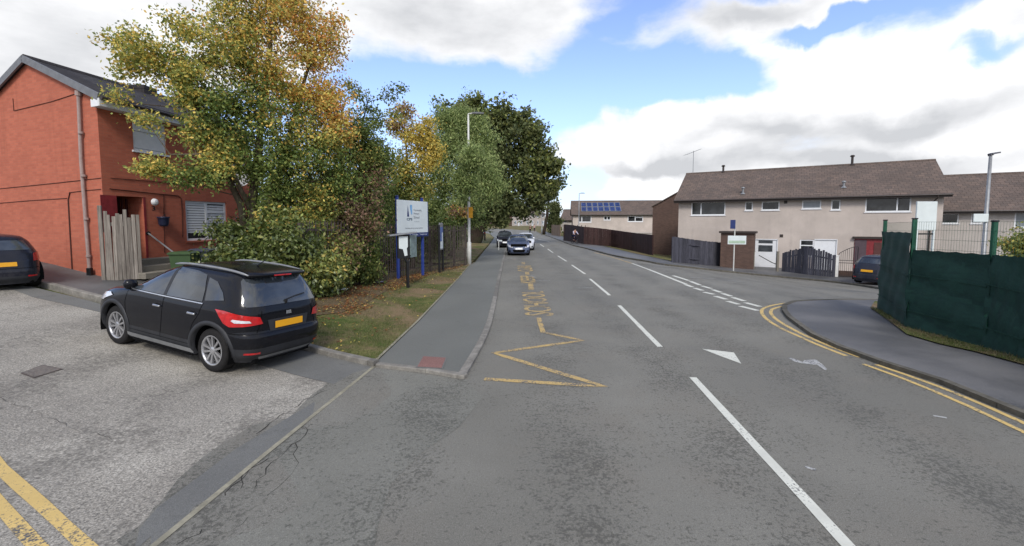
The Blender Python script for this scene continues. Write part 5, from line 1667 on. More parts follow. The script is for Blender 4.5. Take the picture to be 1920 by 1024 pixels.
# front: windscreen and lamps (mostly hidden)
Lf = car.Ltot(1.2)
def fu(z, k): return car.Ltot(z)-k
def frontpatch(c, name, poly, mat, off=.006, step=.07, parent=None):
    return c.patch(name, poly, mat, parent, off, fn=lambda k, z: c.at((c.Ltot(z)-abs(k))*(1 if k >= 0 else -1), z, off), step=step)
frontpatch(car, 'windscreen', [(-.74,1.10),(.74,1.10),(.62,1.47),(.45,1.49),(-.45,1.49),(-.62,1.47)], GD, .012)
for sg in (1,-1): frontpatch(car, 'headlamp', [(sg*.50,.72),(sg*.98,.74),(sg*1.16,.86),(sg*.98,.90),(sg*.55,.82)], W['clear_lens'], .012)
frontpatch(car, 'grille', [(-.42,.55),(.42,.55),(.46,.80),(-.46,.80)], W['void'], .008)
# glass roof
m = MB(); m.smooth = True
K = [(-.28,.42),(-.28,-.42),(-1.30,-.42),(-1.30,.42)]
vv = []; nx_, ny_ = 8, 8
for i in range(nx_+1):
    for j in range(ny_+1):
        x = -.34-.95*i/nx_; y = -.46+.92*j/ny_
        # height of the crowned roof
        q = max(abs(y)/.42, abs(x-car.topc.x)/.62 if False else 0)
        vv.append((x, y, 1.555+.035*(1-min(1,abs(y)/.5)**2.2)+.004))
m.add(vv, [(i*(ny_+1)+j, i*(ny_+1)+j+1, (i+1)*(ny_+1)+j+1, (i+1)*(ny_+1)+j) for i in range(nx_) for j in range(ny_)])

def small_car(name, label, loc, heading, paint, up=Vector((0,0,1)), scale=1.0, front_view=True, group=None, h=1.48, Lh=1.98, wh=.86, plate='plate_white', suv=False):
    fr = [(.18,Lh-.08),(.28,Lh),(.45,Lh),(.60,Lh-.05),(.74,Lh-.16),(.84,Lh-.38),(.92,Lh-.70),(.98,Lh-.98),(1.08,Lh-1.18),(1.25,Lh-1.55),(h-.09,Lh-1.88),(h-.03,Lh-2.05),(h,Lh-2.3)]
    rr = [(.20,-Lh+.05),(.32,-Lh-.02),(.50,-Lh-.03),(.80,-Lh+.02),(.98,-Lh+.08),(1.10,-Lh+.16),(h-.12,-Lh+.38),(h-.05,-Lh+.44),(h,-Lh+.6)]
    hf = [(.18,wh-.07),(.32,wh-.01),(.55,wh),(.85,wh-.01),(.98,wh-.04),(1.10,wh-.09),(1.30,wh-.18),(h-.08,wh-.26),(h-.03,wh-.31),(h,wh-.42)]
    c = Car(name, label, loc, heading, fr, rr, hf, [.18,.36,.96,1.10,h], (Lh-.78,-Lh+.72), .31 if not suv else .35, paint, nx=4.6, crown=.04, trim=W['dark_trim'] if suv else paint, trim_z=.40 if suv else -.5, up=up, arch=.07, group=group)
    for sg in (1, -1):
        x0 = Lh-1.10
        c.spatch('side_window', [(x0-.16,1.03),(x0-.48,1.20),(x0-.85,h-.10),(x0-1.05,h-.09),(x0-1.05,1.03)], GD, sg)
        c.spatch('side_window', [(x0-1.13,1.02),(x0-1.13,h-.085),(x0-1.75,h-.11),(x0-2.0,1.20),(x0-2.02,1.05)], GD, sg)
        c.line([(x0-1.09,1.0),(x0-1.09,.55),(x0-1.0,.30)], W['void'], sg, .012, .003)
        c.line([(x0-.05,1.0),(x0-.0,.70),(x0-.05,.32)], W['void'], sg, .012, .003)
        p = c.side(x0-.18, 1.03, sg, .10)
        m = MB(); m.smooth = True; m.M = Matrix.Translation(p); m.lathe([(0,-.07),(.06,-.06),(.09,-.02),(.085,.03),(.05,.065),(0,.07)], 12); m.build('wing_mirror', paint, c.t)
        frontpatch(c, 'headlamp', [(sg*.42,.60),(sg*.86,.64),(sg*1.04,.80),(sg*.96,.82),(sg*.52,.72)], W['clear_lens'], .012)
        c.patch('tail_lamp', [(sg*.60,.78),(sg*.62,.98),(sg*.88,1.02),(sg*1.04,.98),(sg*1.00,.80)], W['red_lens'], off=.012, step=.06)
        c.patch('reflector', [(sg*.45,.36),(sg*.45,.40),(sg*.68,.40),(sg*.68,.36)], W['red_lens'], off=.012, step=.06)
        frontpatch(c, 'fog_lamp', [(sg*.60,.30),(sg*.78,.31),(sg*.80,.40),(sg*.62,.40)], W['void'], .008)
    frontpatch(c, 'windscreen', [(-.74,1.0),(.74,1.0),(.60,h-.09),(.45,h-.06),(-.45,h-.06),(-.60,h-.09)], GD, .010)
    c.patch('rear_window', [(-.60,1.08),(.60,1.08),(.52,h-.13),(-.52,h-.13)], GD, off=.008)
    frontpatch(c, 'grille', [(-.40,.26),(.40,.26),(.46,.46),(-.46,.46)], W['void'], .008)
    frontpatch(c, 'upper_grille', [(-.30,.66),(.30,.66),(.34,.72),(-.34,.72)], W['void'], .008)
    frontpatch(c, 'number_plate', [(-.26,.46),(.26,.46),(.26,.57),(-.26,.57)], W['plate_white'], .016, .1)
    c.patch('number_plate', [(-.26,.66),(.26,.66),(.26,.77),(-.26,.77)], W['plate_yellow'], off=.014, step=.1)
    c.line([(-.80,.60),(.80,.60)], W['void'], 1, .012, .004, side=False)
    return c
# dark estate partly in frame on the left, seen from behind
b0 = G(70, 534); q = Vector((b0.x-0.85, b0.y+.15, 0)); q = Vector((b0.x-.78, b0.y+.05+1.25, 0)); 
hd2 = math.radians(152)
xx = Vector((math.cos(hd2), math.sin(hd2), 0))
org = Vector((b0.x, b0.y, 0)) + Vector((-xx.y, xx.x, 0))*.80 + xx*1.33
org.z = H(b0.x, b0.y)
lsuv = small_car('parked_car', 'dark blue black car cut by the left edge of the photo by the brick gable', org, (hd2, 0.02), m_carpaint('midnight_paint', rgb(24,27,38,1.0), dust=.08), h=1.46, Lh=2.05, wh=.88, suv=True)
lsuv.t.scale = (.87,.87,.87)
lsuv.t.location = Vector((b0.x, b0.y, 0)) + Vector((-xx.y, xx.x, 0))*.70 + xx*1.16; lsuv.t.location.z = H(b0.x, b0.y)
# blue hatchback facing us with two more cars behind it
PBL = m_carpaint('steel_blue_paint', rgb(76,86,110,0.9), dust=.05)
g1 = G(972, 480); small_car('parked_car', 'steel blue hatchback facing the camera, nearest in the line of parked cars', Vector((g1.x, g1.y+2.0, H(g1.x, g1.y))), (-PI/2+.02, 0), PBL, group='cars parked along the left kerb', h=1.46, wh=.875)
g2 = G(976, 462)
PWH = m_carpaint('silver_white_paint', rgb(205,208,212,0.85), dust=.05)
small_car('parked_car', 'white car just behind the blue hatchback, sticking out towards the road', Vector((g1.x+.75, g1.y+8.2, H(g1.x, g1.y+8))), (-PI/2-.06, 0), PWH, group='cars parked along the left kerb', h=1.46, Lh=2.1)
PDK = m_carpaint('charcoal_paint', rgb(38,40,52,0.9), dust=.05)
small_car('parked_car', 'dark car parked furthest back with two wheels on the footpath', Vector((g1.x-1.15, g1.y+11.5, H(g1.x, g1.y+12)+.05)), (-PI/2+.04, 0), PDK, group='cars parked along the left kerb', h=1.52, Lh=2.1, suv=True)
# dark hatchback beyond the green fence
g3 = G(1622, 538)
small_car('parked_car', 'dark hatchback with red tail lamp half hidden behind the green fence', Vector((g3.x+2.0, g3.y+1.1, H(g3.x, g3.y)+.05)), (math.radians(25), 0), m_carpaint('graphite_paint', rgb(38,41,52,0.9), dust=.06), h=1.45, Lh=1.9)
# ------------------------------------------------------------------ fences
def fence_thing(name, label, cat, P, group=None):
    o = P[0]; return thing(name, label, cat, (o.x, o.y, o.z), 0, group)
def board_fence(name, label, P, hts, mat, bw=0.10, post_every=1.9, ragged=0.01, thick=0.02, gap=0.004, rail=True, tilt=0.0, posts=True, cap=None):
    """P: list of ground points; hts: board height at each point"""
    o = P[0]; t = thing(name, label, 'fence', tuple(o))
    L = [0]
    for a, b in zip(P, P[1:]): L.append(L[-1]+(b-a).length)
    def at(s):
        for i in range(len(P)-1):
            if s <= L[i+1]+1e-6:
                k = (s-L[i])/max(1e-6, L[i+1]-L[i]); return P[i].lerp(P[i+1], k), hts[i]+(hts[i+1]-hts[i])*k, (P[i+1]-P[i]).normalized()
        return P[-1], hts[-1], (P[-1]-P[-2]).normalized()
    n = max(1, round(L[-1]/post_every)); s = 0
    for k in range(n):
        s0 = L[-1]*k/n; s1 = L[-1]*(k+1)/n
        m = MB(); s = s0
        while s < s1-0.02:
            p, h, d = at(s+bw/2); p = Vector((p.x, p.y, H(p.x,p.y)+.05))-o
            hh = h+RND.uniform(-ragged, ragged)
            nn = Vector((-d.y, d.x, 0)); off = RND.uniform(-.004,.004)
            dd = Vector((d.x,d.y,0)).normalized()
            a = p-dd*(bw/2-gap)+nn*(off-thick/2); b = p+dd*(bw/2-gap)+nn*(off-thick/2); c = p+dd*(bw/2-gap)+nn*(off+thick/2); e = p-dd*(bw/2-gap)+nn*(off+thick/2)
            lean = dd*RND.uniform(-tilt,tilt)*hh
            up = Vector((0,0,hh))+lean
            m.add([a-Vector((0,0,.1)),b-Vector((0,0,.1)),c-Vector((0,0,.1)),e-Vector((0,0,.1)),a+up,b+up,c+up,e+up], [(0,3,2,1),(4,5,6,7),(0,1,5,4),(1,2,6,5),(2,3,7,6),(3,0,4,7)])
            s += bw
        m.build('boards', mat, t)
        if rail:
            for f in (.25, .8):
                a, h, d = at(s0); b, h2, _ = at(s1); nn = Vector((-d.y, d.x, 0))*.035
                r = MB(); r.beam(a-o+nn+Vector((0,0,h*f)), b-o+nn+Vector((0,0,h2*f)), .04, .08); r.build('rail', mat, t)
    if posts:
        for k in range(n+1):
            p, h, d = at(L[-1]*k/n); nn = Vector((-d.y, d.x, 0))*.07; p = p-o+nn
            m = MB(); m.bbox(p.x-.05,p.x+.05,p.y-.05,p.y+.05,p.z-.1,p.z+h+.03,.01); m.build('post', mat, t)
    return t
def GP(*pts, dz=0.0): return [G(x, y, dz) for x, y in pts]
# dark palisade along the verge
def palisade():
    P = [Vector((FENCE0.x-1.5, FENCE0.y-1.6, 0)), Vector((FENCE0.x, FENCE0.y, 0)), Vector((-3.9, 19.0, 0)), Vector((FENCE1.x, FENCE1.y, 0))]
    P = GP((572,560),(600,551),(735,527),(800,514),(873,499))
    o = P[0]; t = thing('palisade_fence', 'dark weathered steel palisade fence behind the school sign and shrubs', 'fence', tuple(o))
    L = [0]
    for a, b in zip(P, P[1:]): L.append(L[-1]+(b-a).length)
    def at(s):
        for i in range(len(P)-1):
            if s <= L[i+1]+1e-6:
                k = (s-L[i])/(L[i+1]-L[i]); q = P[i].lerp(P[i+1], k); d = (P[i+1]-P[i]).normalized()
                return Vector((q.x, q.y, H(q.x,q.y))), Vector((d.x,d.y,0)).normalized()
        q = P[-1]; return q, Vector((1,0,0))
    hgt = 2.25; pit = 0.155; bay = 2.75
    s = 0
    mat = simple('rusty_dark_steel', rgb(74,66,62,0.9), .75, .3, var=.35, vs=9)
    nb = int(L[-1]/bay)+1
    for k in range(nb):
        m = MB(); s = k*bay+pit/2
        while s < min((k+1)*bay, L[-1]):
            p, d = at(s); p = p-o; n = Vector((-d.y,d.x,0)); w_ = .034; le = RND.uniform(-.012,.012)
            z0 = .02; z1 = hgt+RND.uniform(-.02,.02)
            a = p-d*w_; b = p+d*w_; r = p-n*.022
            v = []
            for z, f in ((z0,1),(z1-.10,1)):
                v += [a+Vector((le*z,0,z)), r+Vector((le*z,0,z)), b+Vector((le*z,0,z))]
            v.append(r+Vector((le*z1,0,z1)))
            m.add(v, [(0,1,4,3),(1,2,5,4),(3,4,6),(4,5,6)])
            s += pit
        m.build('pales', mat, t)
        a, d = at(k*bay); b, _ = at(min((k+1)*bay, L[-1])); n = Vector((-d.y,d.x,0))*.03
        for z in (.35, 1.95):
            r = MB(); r.beam(a-o+n+Vector((0,0,z)), b-o+n+Vector((0,0,z)), .03, .05); r.build('rail', mat, t)
        r = MB(); q = a-o+n*2.5; r.box(q.x-.05,q.x+.05,q.y-.04,q.y+.04,q.z-.1,q.z+hgt-.1); r.build('post', mat, t)
    r = MB(); q = P[-1]-o; r.box(q.x-.06,q.x+.06,q.y-.05,q.y+.05,q.z-.1,q.z+hgt+.1); r.build('post', mat, t)
palisade()
# right side fences
def gnd(px, py, Y=None): return G(px, py)
board_fence('board_fence', 'long dark brown close boarded fence beside the grass strip across the road', GP((1058,452),(1095,459),(1145,464),(1185,472),(1222,481)), [2.15,1.95,1.95,1.85,1.8], W['wood_brown'], bw=.15, post_every=2.4)
board_fence('board_fence', 'dark brown fence end running back from the road by the cyclist', [G(1058,452), G(1058,452)+Vector((4.5,10,0))], [2.15,2.0], W['wood_brown'], bw=.15, post_every=2.4)
board_fence('board_fence', 'slate grey board fence left of the brown brick store', GP((1262,494),(1300,497),(1350,501)), [1.75,1.75,1.75], W['wood_dark'], bw=.14, post_every=1.9, ragged=.015)
board_fence('wooden_gate', 'dark battered picket gates with curved top in front of the white doors', GP((1466,511),(1490,514),(1512,517),(1540,520),(1562,522)), [1.25,1.55,1.72,1.55,1.35], W['wood_dark'], bw=.13, post_every=1.9, ragged=.07, gap=.010, tilt=.01)
board_fence('board_fence', 'pale bare wood fence at the far end of the street by the conifer', GP((1034,441),(1050,444)), [2.0,2.0], W['wood_pale'], bw=.15, post_every=2.0)
def post_thing(name, label, px, py, h, w_, mat, cat='post', group=None, top=None):
    g = G(px, py); t = thing(name, label, cat, tuple(g), 0, group)
    m = MB(); m.bbox(-w_/2,w_/2,-w_/2,w_/2,-.1,h,.015); m.build('shaft', mat, t)
    m = MB(); m.bbox(-w_/2-.012,w_/2+.012,-w_/2-.012,w_/2+.012,h,h+.04,.012); m.build('cap', mat, t)
    return t
post_thing('gate_post', 'white painted gate post at the right end of the dark picket gates', 1566, 521, 1.3, .2, W['white_wood'])
post_thing('gate_post', 'narrow pale concrete post left of the white door by the brick store', 1412, 506, 1.25, .12, W['stone'])
post_thing('gate_post', 'pale concrete post between white door and dark picket gates', 1457, 511, 1.35, .13, W['stone'])
g = G(1440, 505)
t = thing('ramp_rail', 'short dark handrail sloping down in front of the left white door', 'handrail', tuple(g))
m = MB(); m.tube([(-.4,.5,.95),(.35,.1,.45),(.6,0,.35)], .03, 8); m.build('rail', W['black_metal'], t)
m = MB(); m.tube([(.6,0,.38),(.6,0,-.05)], .03, 8); m.build('leg', W['black_metal'], t)
# arched metal gate
def metal_gate():
    a = G(1571, 521); b = G(1606, 523); d = b-a; L = Vector((d.x,d.y,0)).length
    t = thing('metal_gate', 'black tubular metal gate with curved top rail beside the white gate post', 'gate', tuple(a), math.atan2(d.y,d.x))
    m = MB(); pts = [(L*k/10, 0, 1.45+.42*math.sin(PI*.5*k/10)) for k in range(11)]; m.tube(pts, .018, 6); m.tube([(0,0,.12),(L,0,.12)], .018, 6); m.tube([(0,0,1.05),(L,0,1.05)], .018, 6); m.tube([(0,0,.9),(L,0,.9)], .018, 6)
    m.tube([(0,0,.0),(0,0,1.45)], .022, 6); m.tube([(L,0,0),(L,0,1.87)], .022, 6); m.build('gate_frame', W['black_metal'], t)
    m = MB()
    for k in range(1, 9):
        x = L*k/9; m.tube([(x,0,.12),(x,0,1.45+.42*math.sin(PI*.5*k/9))], .009, 5)
    m.build('bars', W['black_metal'], t)
    m = MB(); m.bbox(-.1, L+1.2, .05, .25, -.1, .42, .02)
    w2 = m.build('low_wall', W['brick_brown'], None); w2.location = t.location; w2.rotation_euler = t.rotation_euler
    tag(w2, 'low mossy brick wall behind the black metal gate', 'wall')
metal_gate()

# green mesh fence with screening cloth
def green_fence():
    B = [G(1650,584), G(1702,620), G(1847,659), G(1922,683)]
    d = (B[3]-B[2]); d.z = 0; B.append(B[3]+d.normalized()*3.2); B[4].z = H(B[4].x,B[4].y)
    o = B[0]; t = thing('mesh_fence', 'tall green welded mesh fence hung with dark green screening cloth at the right', 'fence', tuple(o))
    hh = 2.42
    tops = []
    for i, (b, px, py) in enumerate(zip(B[:3], (1657,1716,1850), (426,424,436))):
        pass
    for i, b in enumerate(B):
        d = (B[min(i+1,4)]-B[max(i-1,0)]); a = math.atan2(d.y, d.x); q = b-o
        m = MB(); m.M = Matrix.Translation(q) @ Matrix.Rotation(a,4,'Z'); h = hh+(.06 if i != 2 else .0)
        m.bbox(-.03,.03,-.04,.04,-.2,h,.006); m.build('post', W['green_post'], t)
        m = MB(); m.M = Matrix.Translation(q) @ Matrix.Rotation(a,4,'Z'); m.bbox(-.04,.04,-.05,.05,h+.001,h+.03,.01); m.build('post_cap', W['black_metal'], t)
    # screening: cloth slightly slack between ties
    for i in range(4):
        a = B[i]-o; b = B[i+1]-o; n = Vector((-(b-a).y, (b-a).x, 0)).normalized()
        if n.dot(o+a) > 0: n = -n
        top = (2.2, 1.83, 1.83, 1.83)[i]
        nx_ = 28; nz = 20; v = []
        for j in range(nz+1):
            for k in range(nx_+1):
                s = k/nx_; z = .03+(top-.03)*j/nz
                sag = .012*math.sin(9*s+2.1*z+i)+.01*math.sin(23*s-5*z)+.016*math.sin(3*z*3+s*4)
                if j == nz: z -= .02*abs(math.sin(s*PI*5))
                p = a.lerp(b, -.025+1.05*s)+n*(.047+.006*(i%2)+sag); v.append((p.x,p.y,p.z+z))
        m = MB(); m.smooth = True; w_ = nx_+1
        m.add(v, [(j*w_+k, j*w_+k+1, (j+1)*w_+k+1, (j+1)*w_+k) for j in range(nz) for k in range(nx_)])
        m.build('screening_cloth', W['screen'], t, fixn=False)
        # wire panel: real wires above the cloth, only a few below show as ridges
        w_m = MB(); L = (b-a).length; u = (b-a)/L
        nv = int(L/.055)
        for k in range(nv+1):
            p = a+u*(L*k/nv); w_m.beam(p+Vector((0,0,top-.1)), p+Vector((0,0,hh)), .0024, .0024, up=n)
        for z in [top+.02+.2*k for k in range(int((hh-top)/.2)+1)]+[hh]:
            w_m.beam(a+n*.006+Vector((0,0,z)), b+n*.006+Vector((0,0,z)), .005, .005)
        w_m.build('wire_panel', W['green_post'], t)
        for z in (.45, 1.25):
            w_m = MB(); w_m.beam(a+n*.07+Vector((0,0,z+.02)), b+n*.07+Vector((0,0,z-.03)), .012, .022); w_m.build('tie_wire', W['cloth_ridge'], t)
green_fence()

# ------------------------------------------------------------------ signs and boards
def text_part(name, txt, x0, x1, z0, z1, y, mat, parent, bold=0.0):
    v, f, asp = fontmesh(txt, bold)
    m = MB(); m.add([(x0+(x1-x0)*a, y, z0+(z1-z0)*b) for a, b in v], f); return m.build(name, mat, parent)
def school_sign():
    a = G(747,527); b = G(793,520); d = b-a; L = Vector((d.x,d.y,0)).length; ang = math.atan2(d.y,d.x)
    t = thing('school_sign', 'white school name board on two blue posts standing on the grass verge', 'sign', tuple(a), ang)
    sc = F/ (a.y); 
    def hz(py, base): return CAMH+(418-py)/F*base.y - base.z
    zt = hz(375, a); zb = hz(437, a); 
    zt2 = hz(381, b); 
    for x, q in ((0, a), (L, b)):
        m = MB(); m.bbox(x-.05,x+.05,-.05,.05,-.3,zt+.12,.012); m.build('post', W['blue_post'], t)
        m = MB(); m.bbox(x-.055,x+.055,-.055,.055,zt+.12,zt+.17,.02); m.build('post_cap', W['navy'], t)
    x0 = -.12; x1 = L+.28
    m = MB(); m.bbox(x0,x1,-.10,-.055,zb,zt,.008); bd = m.build('board', W['white_board'], t)
    m = MB(); m.bbox(x0,x1,-.10,-.055,zb-.17,zb-.004,.008); m.build('lower_strip', W['navy'], t)
    m = MB(); m.box(x1+.001,x1+.03,-.105,-.05,zb-.17,zt); m.build('edge_trim', W['navy'], t)
    Wd = x1-x0; Hh = zt-zb
    X = lambda f: x0+Wd*f
    Zz = lambda f: zb+Hh*f
    y = -.104
    lg = MB()
    lg.add([(X(.32),y,Zz(.86)),(X(.295),y,Zz(.50)),(X(.36),y,Zz(.50)),(X(.342),y,Zz(.66))], [(0,1,2,3)])
    lg.build('spire_mark', W['navy'], bd)
    sky_blue = simple('pale_blue_print', rgb(120,170,214,0.9), .5); 
    lg = MB(); lg.add([(X(.385),y,Zz(.84)),(X(.40),y,Zz(.70)),(X(.43),y,Zz(.56)),(X(.46),y,Zz(.58)),(X(.455),y,Zz(.86)),(X(.42),y,Zz(.88))], [(0,1,2,3,4,5)]); lg.build('swoosh_mark', sky_blue, bd)
    tl = simple('slate_teal_print', rgb(62,88,104,0.9), .5); gy = simple('grey_print', rgb(128,134,142,0.9), .5)
    text_part('lettering', 'CPS', X(.28), X(.46), Zz(.38), Zz(.46), y, tl, bd, .03)
    for s, zf, xe in (('Community', .66, .78), ('Primary', .55, .70), ('School', .44, .70)):
        text_part('lettering', s, X(.51), X(xe), Zz(zf), Zz(zf+.085), y, gy, bd, .01)
    text_part('lettering', 'Learning together', X(.51), X(.70), Zz(.33), Zz(.36), y, gy, bd)
    text_part('lettering', 'Learning and growing together', X(.23), X(.82), Zz(.11), Zz(.165), y, gy, bd, .01)
    wp_ = simple('white_print', rgb(214,220,232,0.9), .5)
    for s, f0, f1 in (('Headteacher', .05, .40), ('School office', .46, .65), ('Telephone', .70, .96)):
        text_part('lettering', s, X(f0), X(f1), zb-.115, zb-.055, y, wp_, bd, .01)
school_sign()
def notice_case():
    g = G(765, 543); ang = math.radians(35)
    t = thing('notice_stand', 'black post with open metal case and pale poster in front of the school sign', 'notice board', tuple(g), ang)
    m = MB(); m.bbox(-.045,.045,-.045,.045,-.2,1.0,.01); m.build('post', W['black_metal'], t)
    m = MB(); m.tube([(0,0,.9),(-.10,0,1.1),(-.24,0,1.25)], .035, 8); m.tube([(0,0,.9),(.06,0,1.0),(.10,0,1.2)], .035, 8); m.build('yoke', W['black_metal'], t)
    m = MB(); m.bbox(-.36,.08,-.04,.03,1.10,1.92,.01); m.build('case', W['black_metal'], t)
    m = MB(); m.prism([(-.32,1.45),(-.18,1.42),(-.12,1.18),(-.02,1.20),(-.04,1.45),(0,1.5),(0,1.86),(-.32,1.86)], -.055, -.046); m.build('poster', W['white_board'], t)
    m = MB(); m.M = Matrix.Translation((.10,0,0)) @ Matrix.Rotation(math.radians(38),4,'Z'); m.bbox(0,.44,-.02,.02,1.12,1.90,.01); dr = m.build('case_door', simple('scratched_clear_plastic', rgb(130,148,146,0.8), .2, .6, var=.25, vs=5), t)
    m = MB(); m.M = Matrix.Rotation(-.10,4,'Y'); m.bbox(-.48,.50,-.16,.14,1.93,1.975,.01); m.build('canopy', W['galv'], t)
    m = MB(); m.bbox(-.16,.16,-.16,.16,-.1,.02,.02); m.build('footing', W['stone'], t)
notice_case()
def notice_two():
    a = G(824,514); b = G(836,509); d = Vector((b.x-a.x,b.y-a.y,0)); L = max(.55, d.length*.55); ang = math.atan2(d.y, d.x)
    t = thing('notice_board', 'narrow notice board with blue poster between two black posts by the fence', 'notice board', tuple(a), ang)
    for x in (0, L):
        m = MB(); m.bbox(x-.045,x+.045,-.045,.045,-.2,2.25,.01); m.build('post', W['black_metal'], t)
    m = MB(); m.bbox(.05,L-.05,-.03,.03,1.1,2.35,.02); cs = m.build('case', W['galv'], t)
    bl = simple('blue_poster', rgb(84,110,170,0.9), .4, var=.15, vs=4)
    m = MB(); m.box(.09,L-.09,-.036,-.031,1.5,2.15); m.build('poster', bl, cs)
    m = MB(); m.box(.09,L-.09,-.036,-.031,1.16,1.49); m.build('paper', W['white_board'], cs)
    m = MB(); m.box(L*.55,L-.12,-.041,-.037,1.3,1.9); m.build('leaflet', W['white_board'], cs)
notice_two()

# street lamps
def lamp(name, label, px, py, h, r, mat, arm=(0,0,0), group='street lamps', sign=None):
    g = G(px, py); t = thing(name, label, 'street lamp', tuple(g), 0, group)
    m = MB(); m.smooth = True; m.tube([(0,0,-.1),(0,0,1.3),(0,0,1.34),(0,0,h*.6),(0,0,h)], [r*1.5,r*1.5,r,r*.85,r*.6], 12); m.build('column', mat, t)
    a = Vector(arm)
    m = MB(); m.tube([(0,0,h-.05),(0,0,h+.05),tuple(Vector((0,0,h+.08))+a*.25)], r*.55, 8); m.build('bracket', mat, t)
    m = MB(); u = a.normalized(); p = Vector((0,0,h+.09))+a*.25
    m.beam(p, p+u*.65, .24, .07, up=Vector((0,0,1))); m.beam(p+u*.1+Vector((0,0,.045)), p+u*.5+Vector((0,0,.05)), .16, .03); m.build('lantern', simple('lamp_grey', rgb(110,112,116,0.8), .5), t)
    m = MB(); m.bbox(-r*1.5-.02,-r*1.5+.002,-.06,.06,.5,1.0,.004); m.build('door', mat, t)
    return t
l1 = lamp('street_lamp', 'pale white street lamp column at the footpath edge carrying a yellow plate', 880, 498, 8.3, .075, W['pole_white'], (.8,.1,.0))
g = G(880,498)
m = MB(); z0 = CAMH+(418-409)/F*g.y; m.bbox(-.02,.22,-.11,-.085,z0-g.z,z0-g.z+.60,.01); s_ = m.build('warning_plate', W['amber'], l1)
m = MB(); m.tube([(0,0,z0-g.z+.3),(0,-.09,z0-g.z+.3)], .02, 6); m.build('clip', W['galv'], l1)
zl = CAMH+(418-288)/F*20.5
l2 = thing('street_lamp', 'grey street lamp with flat lantern standing behind the green fence on the right', 'street lamp', (0,0,0), 0, 'street lamps')
pl2 = D(1844, 470, 19.0); zt_ = D(1857, 290, 19.0).z
l2.location = (pl2.x, pl2.y, -.7)
ht = zt_+.7
m = MB(); m.smooth = True; m.tube([(0,0,0),(0,0,1.4),(0,0,1.45),(0,0,ht)], [.11,.11,.085,.055], 12); m.build('column', W['galv'], l2)
m = MB(); m.beam((-.02,0,ht+.02),(.42,.1,ht+.10), .18, .06); m.beam((-.06,0,ht-.02),(.08,.02,ht+.03), .12, .10); m.build('lantern', simple('lamp_dark', rgb(92,92,98,0.8), .5), l2)
m = MB(); z = D(1843,470,19).z+.7-.0; zz = CAMH-(410-418)/F*19+.7; m.bbox(-.62,.02,-.10,-.06,zz-.15,zz+.20,.02); m.build('side_plate', W['white_board'], l2)
l3 = lamp('street_lamp', 'distant grey lamp column behind the cyclist and brown fence', 1085, 452, 6.6+.0, .07, W['galv'], (.5,0,0))
l4 = lamp('street_lamp', 'far lamp column beside the leaning trunk at the end of the street', 1016, 440, 7.0, .08, W['galv'], (-.5,0,0))
# set heights of the far ones from the photo
# parking sign on the far kerb
def kerb_sign():
    g = G(1375, 510); sc = F/g.y
    t = thing('street_sign', 'thin pole on the far kerb with small blue sign above a white plate', 'sign', tuple(g), math.atan2(FD.y,FD.x)*.5)
    top = CAMH+(418-413)/F*g.y-g.z
    m = MB(); m.tube([(0,0,-.1),(0,0,top)], .038, 8); m.build('pole', W['pole_white'], t)
    z0 = CAMH+(418-429)/F*g.y-g.z
    m = MB(); m.bbox(-.28,.02,-.06,-.04,z0,top+.02,.01); m.build('blue_sign', W['navy'], t)
    z1 = CAMH+(418-442)/F*g.y-g.z; z2 = CAMH+(418-458)/F*g.y-g.z
    m = MB(); m.bbox(-.40,.66,-.07,-.045,z2,z1,.01); pz = m.build('white_plate', W['white_board'], t)
    m = MB(); m.box(-.34,.60,-.075,-.071,z2+.06,z2+.06+(z1-z2)*.32); m.build('green_band', simple('pale_green_print', rgb(168,190,168,0.9), .5), pz)
kerb_sign()
# tall white panel on legs behind the green fence
def white_panel():
    Y = 15.5; a = D(1719, 378, Y); b = D(1757, 380, Y); w_ = b.x-a.x; zb = D(1719, 432, Y).z
    g = Vector((a.x, Y, H(a.x, Y)))
    t = thing('display_board', 'tall blank white board on two white legs behind the green fence', 'board', tuple(g))
    m = MB(); m.bbox(0,w_,-.03,.03,zb-g.z,a.z-g.z,.01); m.build('panel', W['white_board'], t)
    for x in (.03, w_-.09):
        m = MB(); m.bbox(x,x+.06,-.03,.03,-.1,zb-g.z-.001,.006); m.build('leg', W['white_board'], t)
    m = MB(); m.bbox(w_*.45,w_*.45+.07,.3,.37,-.1,zb-g.z-.1,.006); m.build('brace', W['black_metal'], t)
    m = MB(); m.bbox(.09,w_-.09,-.02,.02,zb-g.z-.15,zb-g.z-.10,.006); m.build('cross_bar', W['black_metal'], t)
white_panel()
# small posts by the parked cars
g = G(935, 470); t = thing('marker_post', 'short pale post on the footpath edge beside the parked cars', 'post', tuple(g)); m = MB(); m.tube([(0,0,-.1),(0,0,.95)], .045, 10); m.build('shaft', W['pole_white'], t)
m = MB(); m.bbox(-.02,.30,-.02,.02,.80,.92,.008); m.build('arm', W['white_board'], t)
g = G(909, 452); t = thing('bollard', 'dark bollard on the grass at the corner beyond the dark tree', 'bollard', tuple(g)); m = MB(); m.tube([(0,0,-.1),(0,0,1.1),(0,0,1.25),(0,0,1.35)], [.11,.11,.10,.04], 12); m.build('shaft', W['gutter'], t)
m = MB(); m.tube([(0,0,1.0),(0,0,1.1)], .113, 12); m.build('band', W['red_lens'], t)

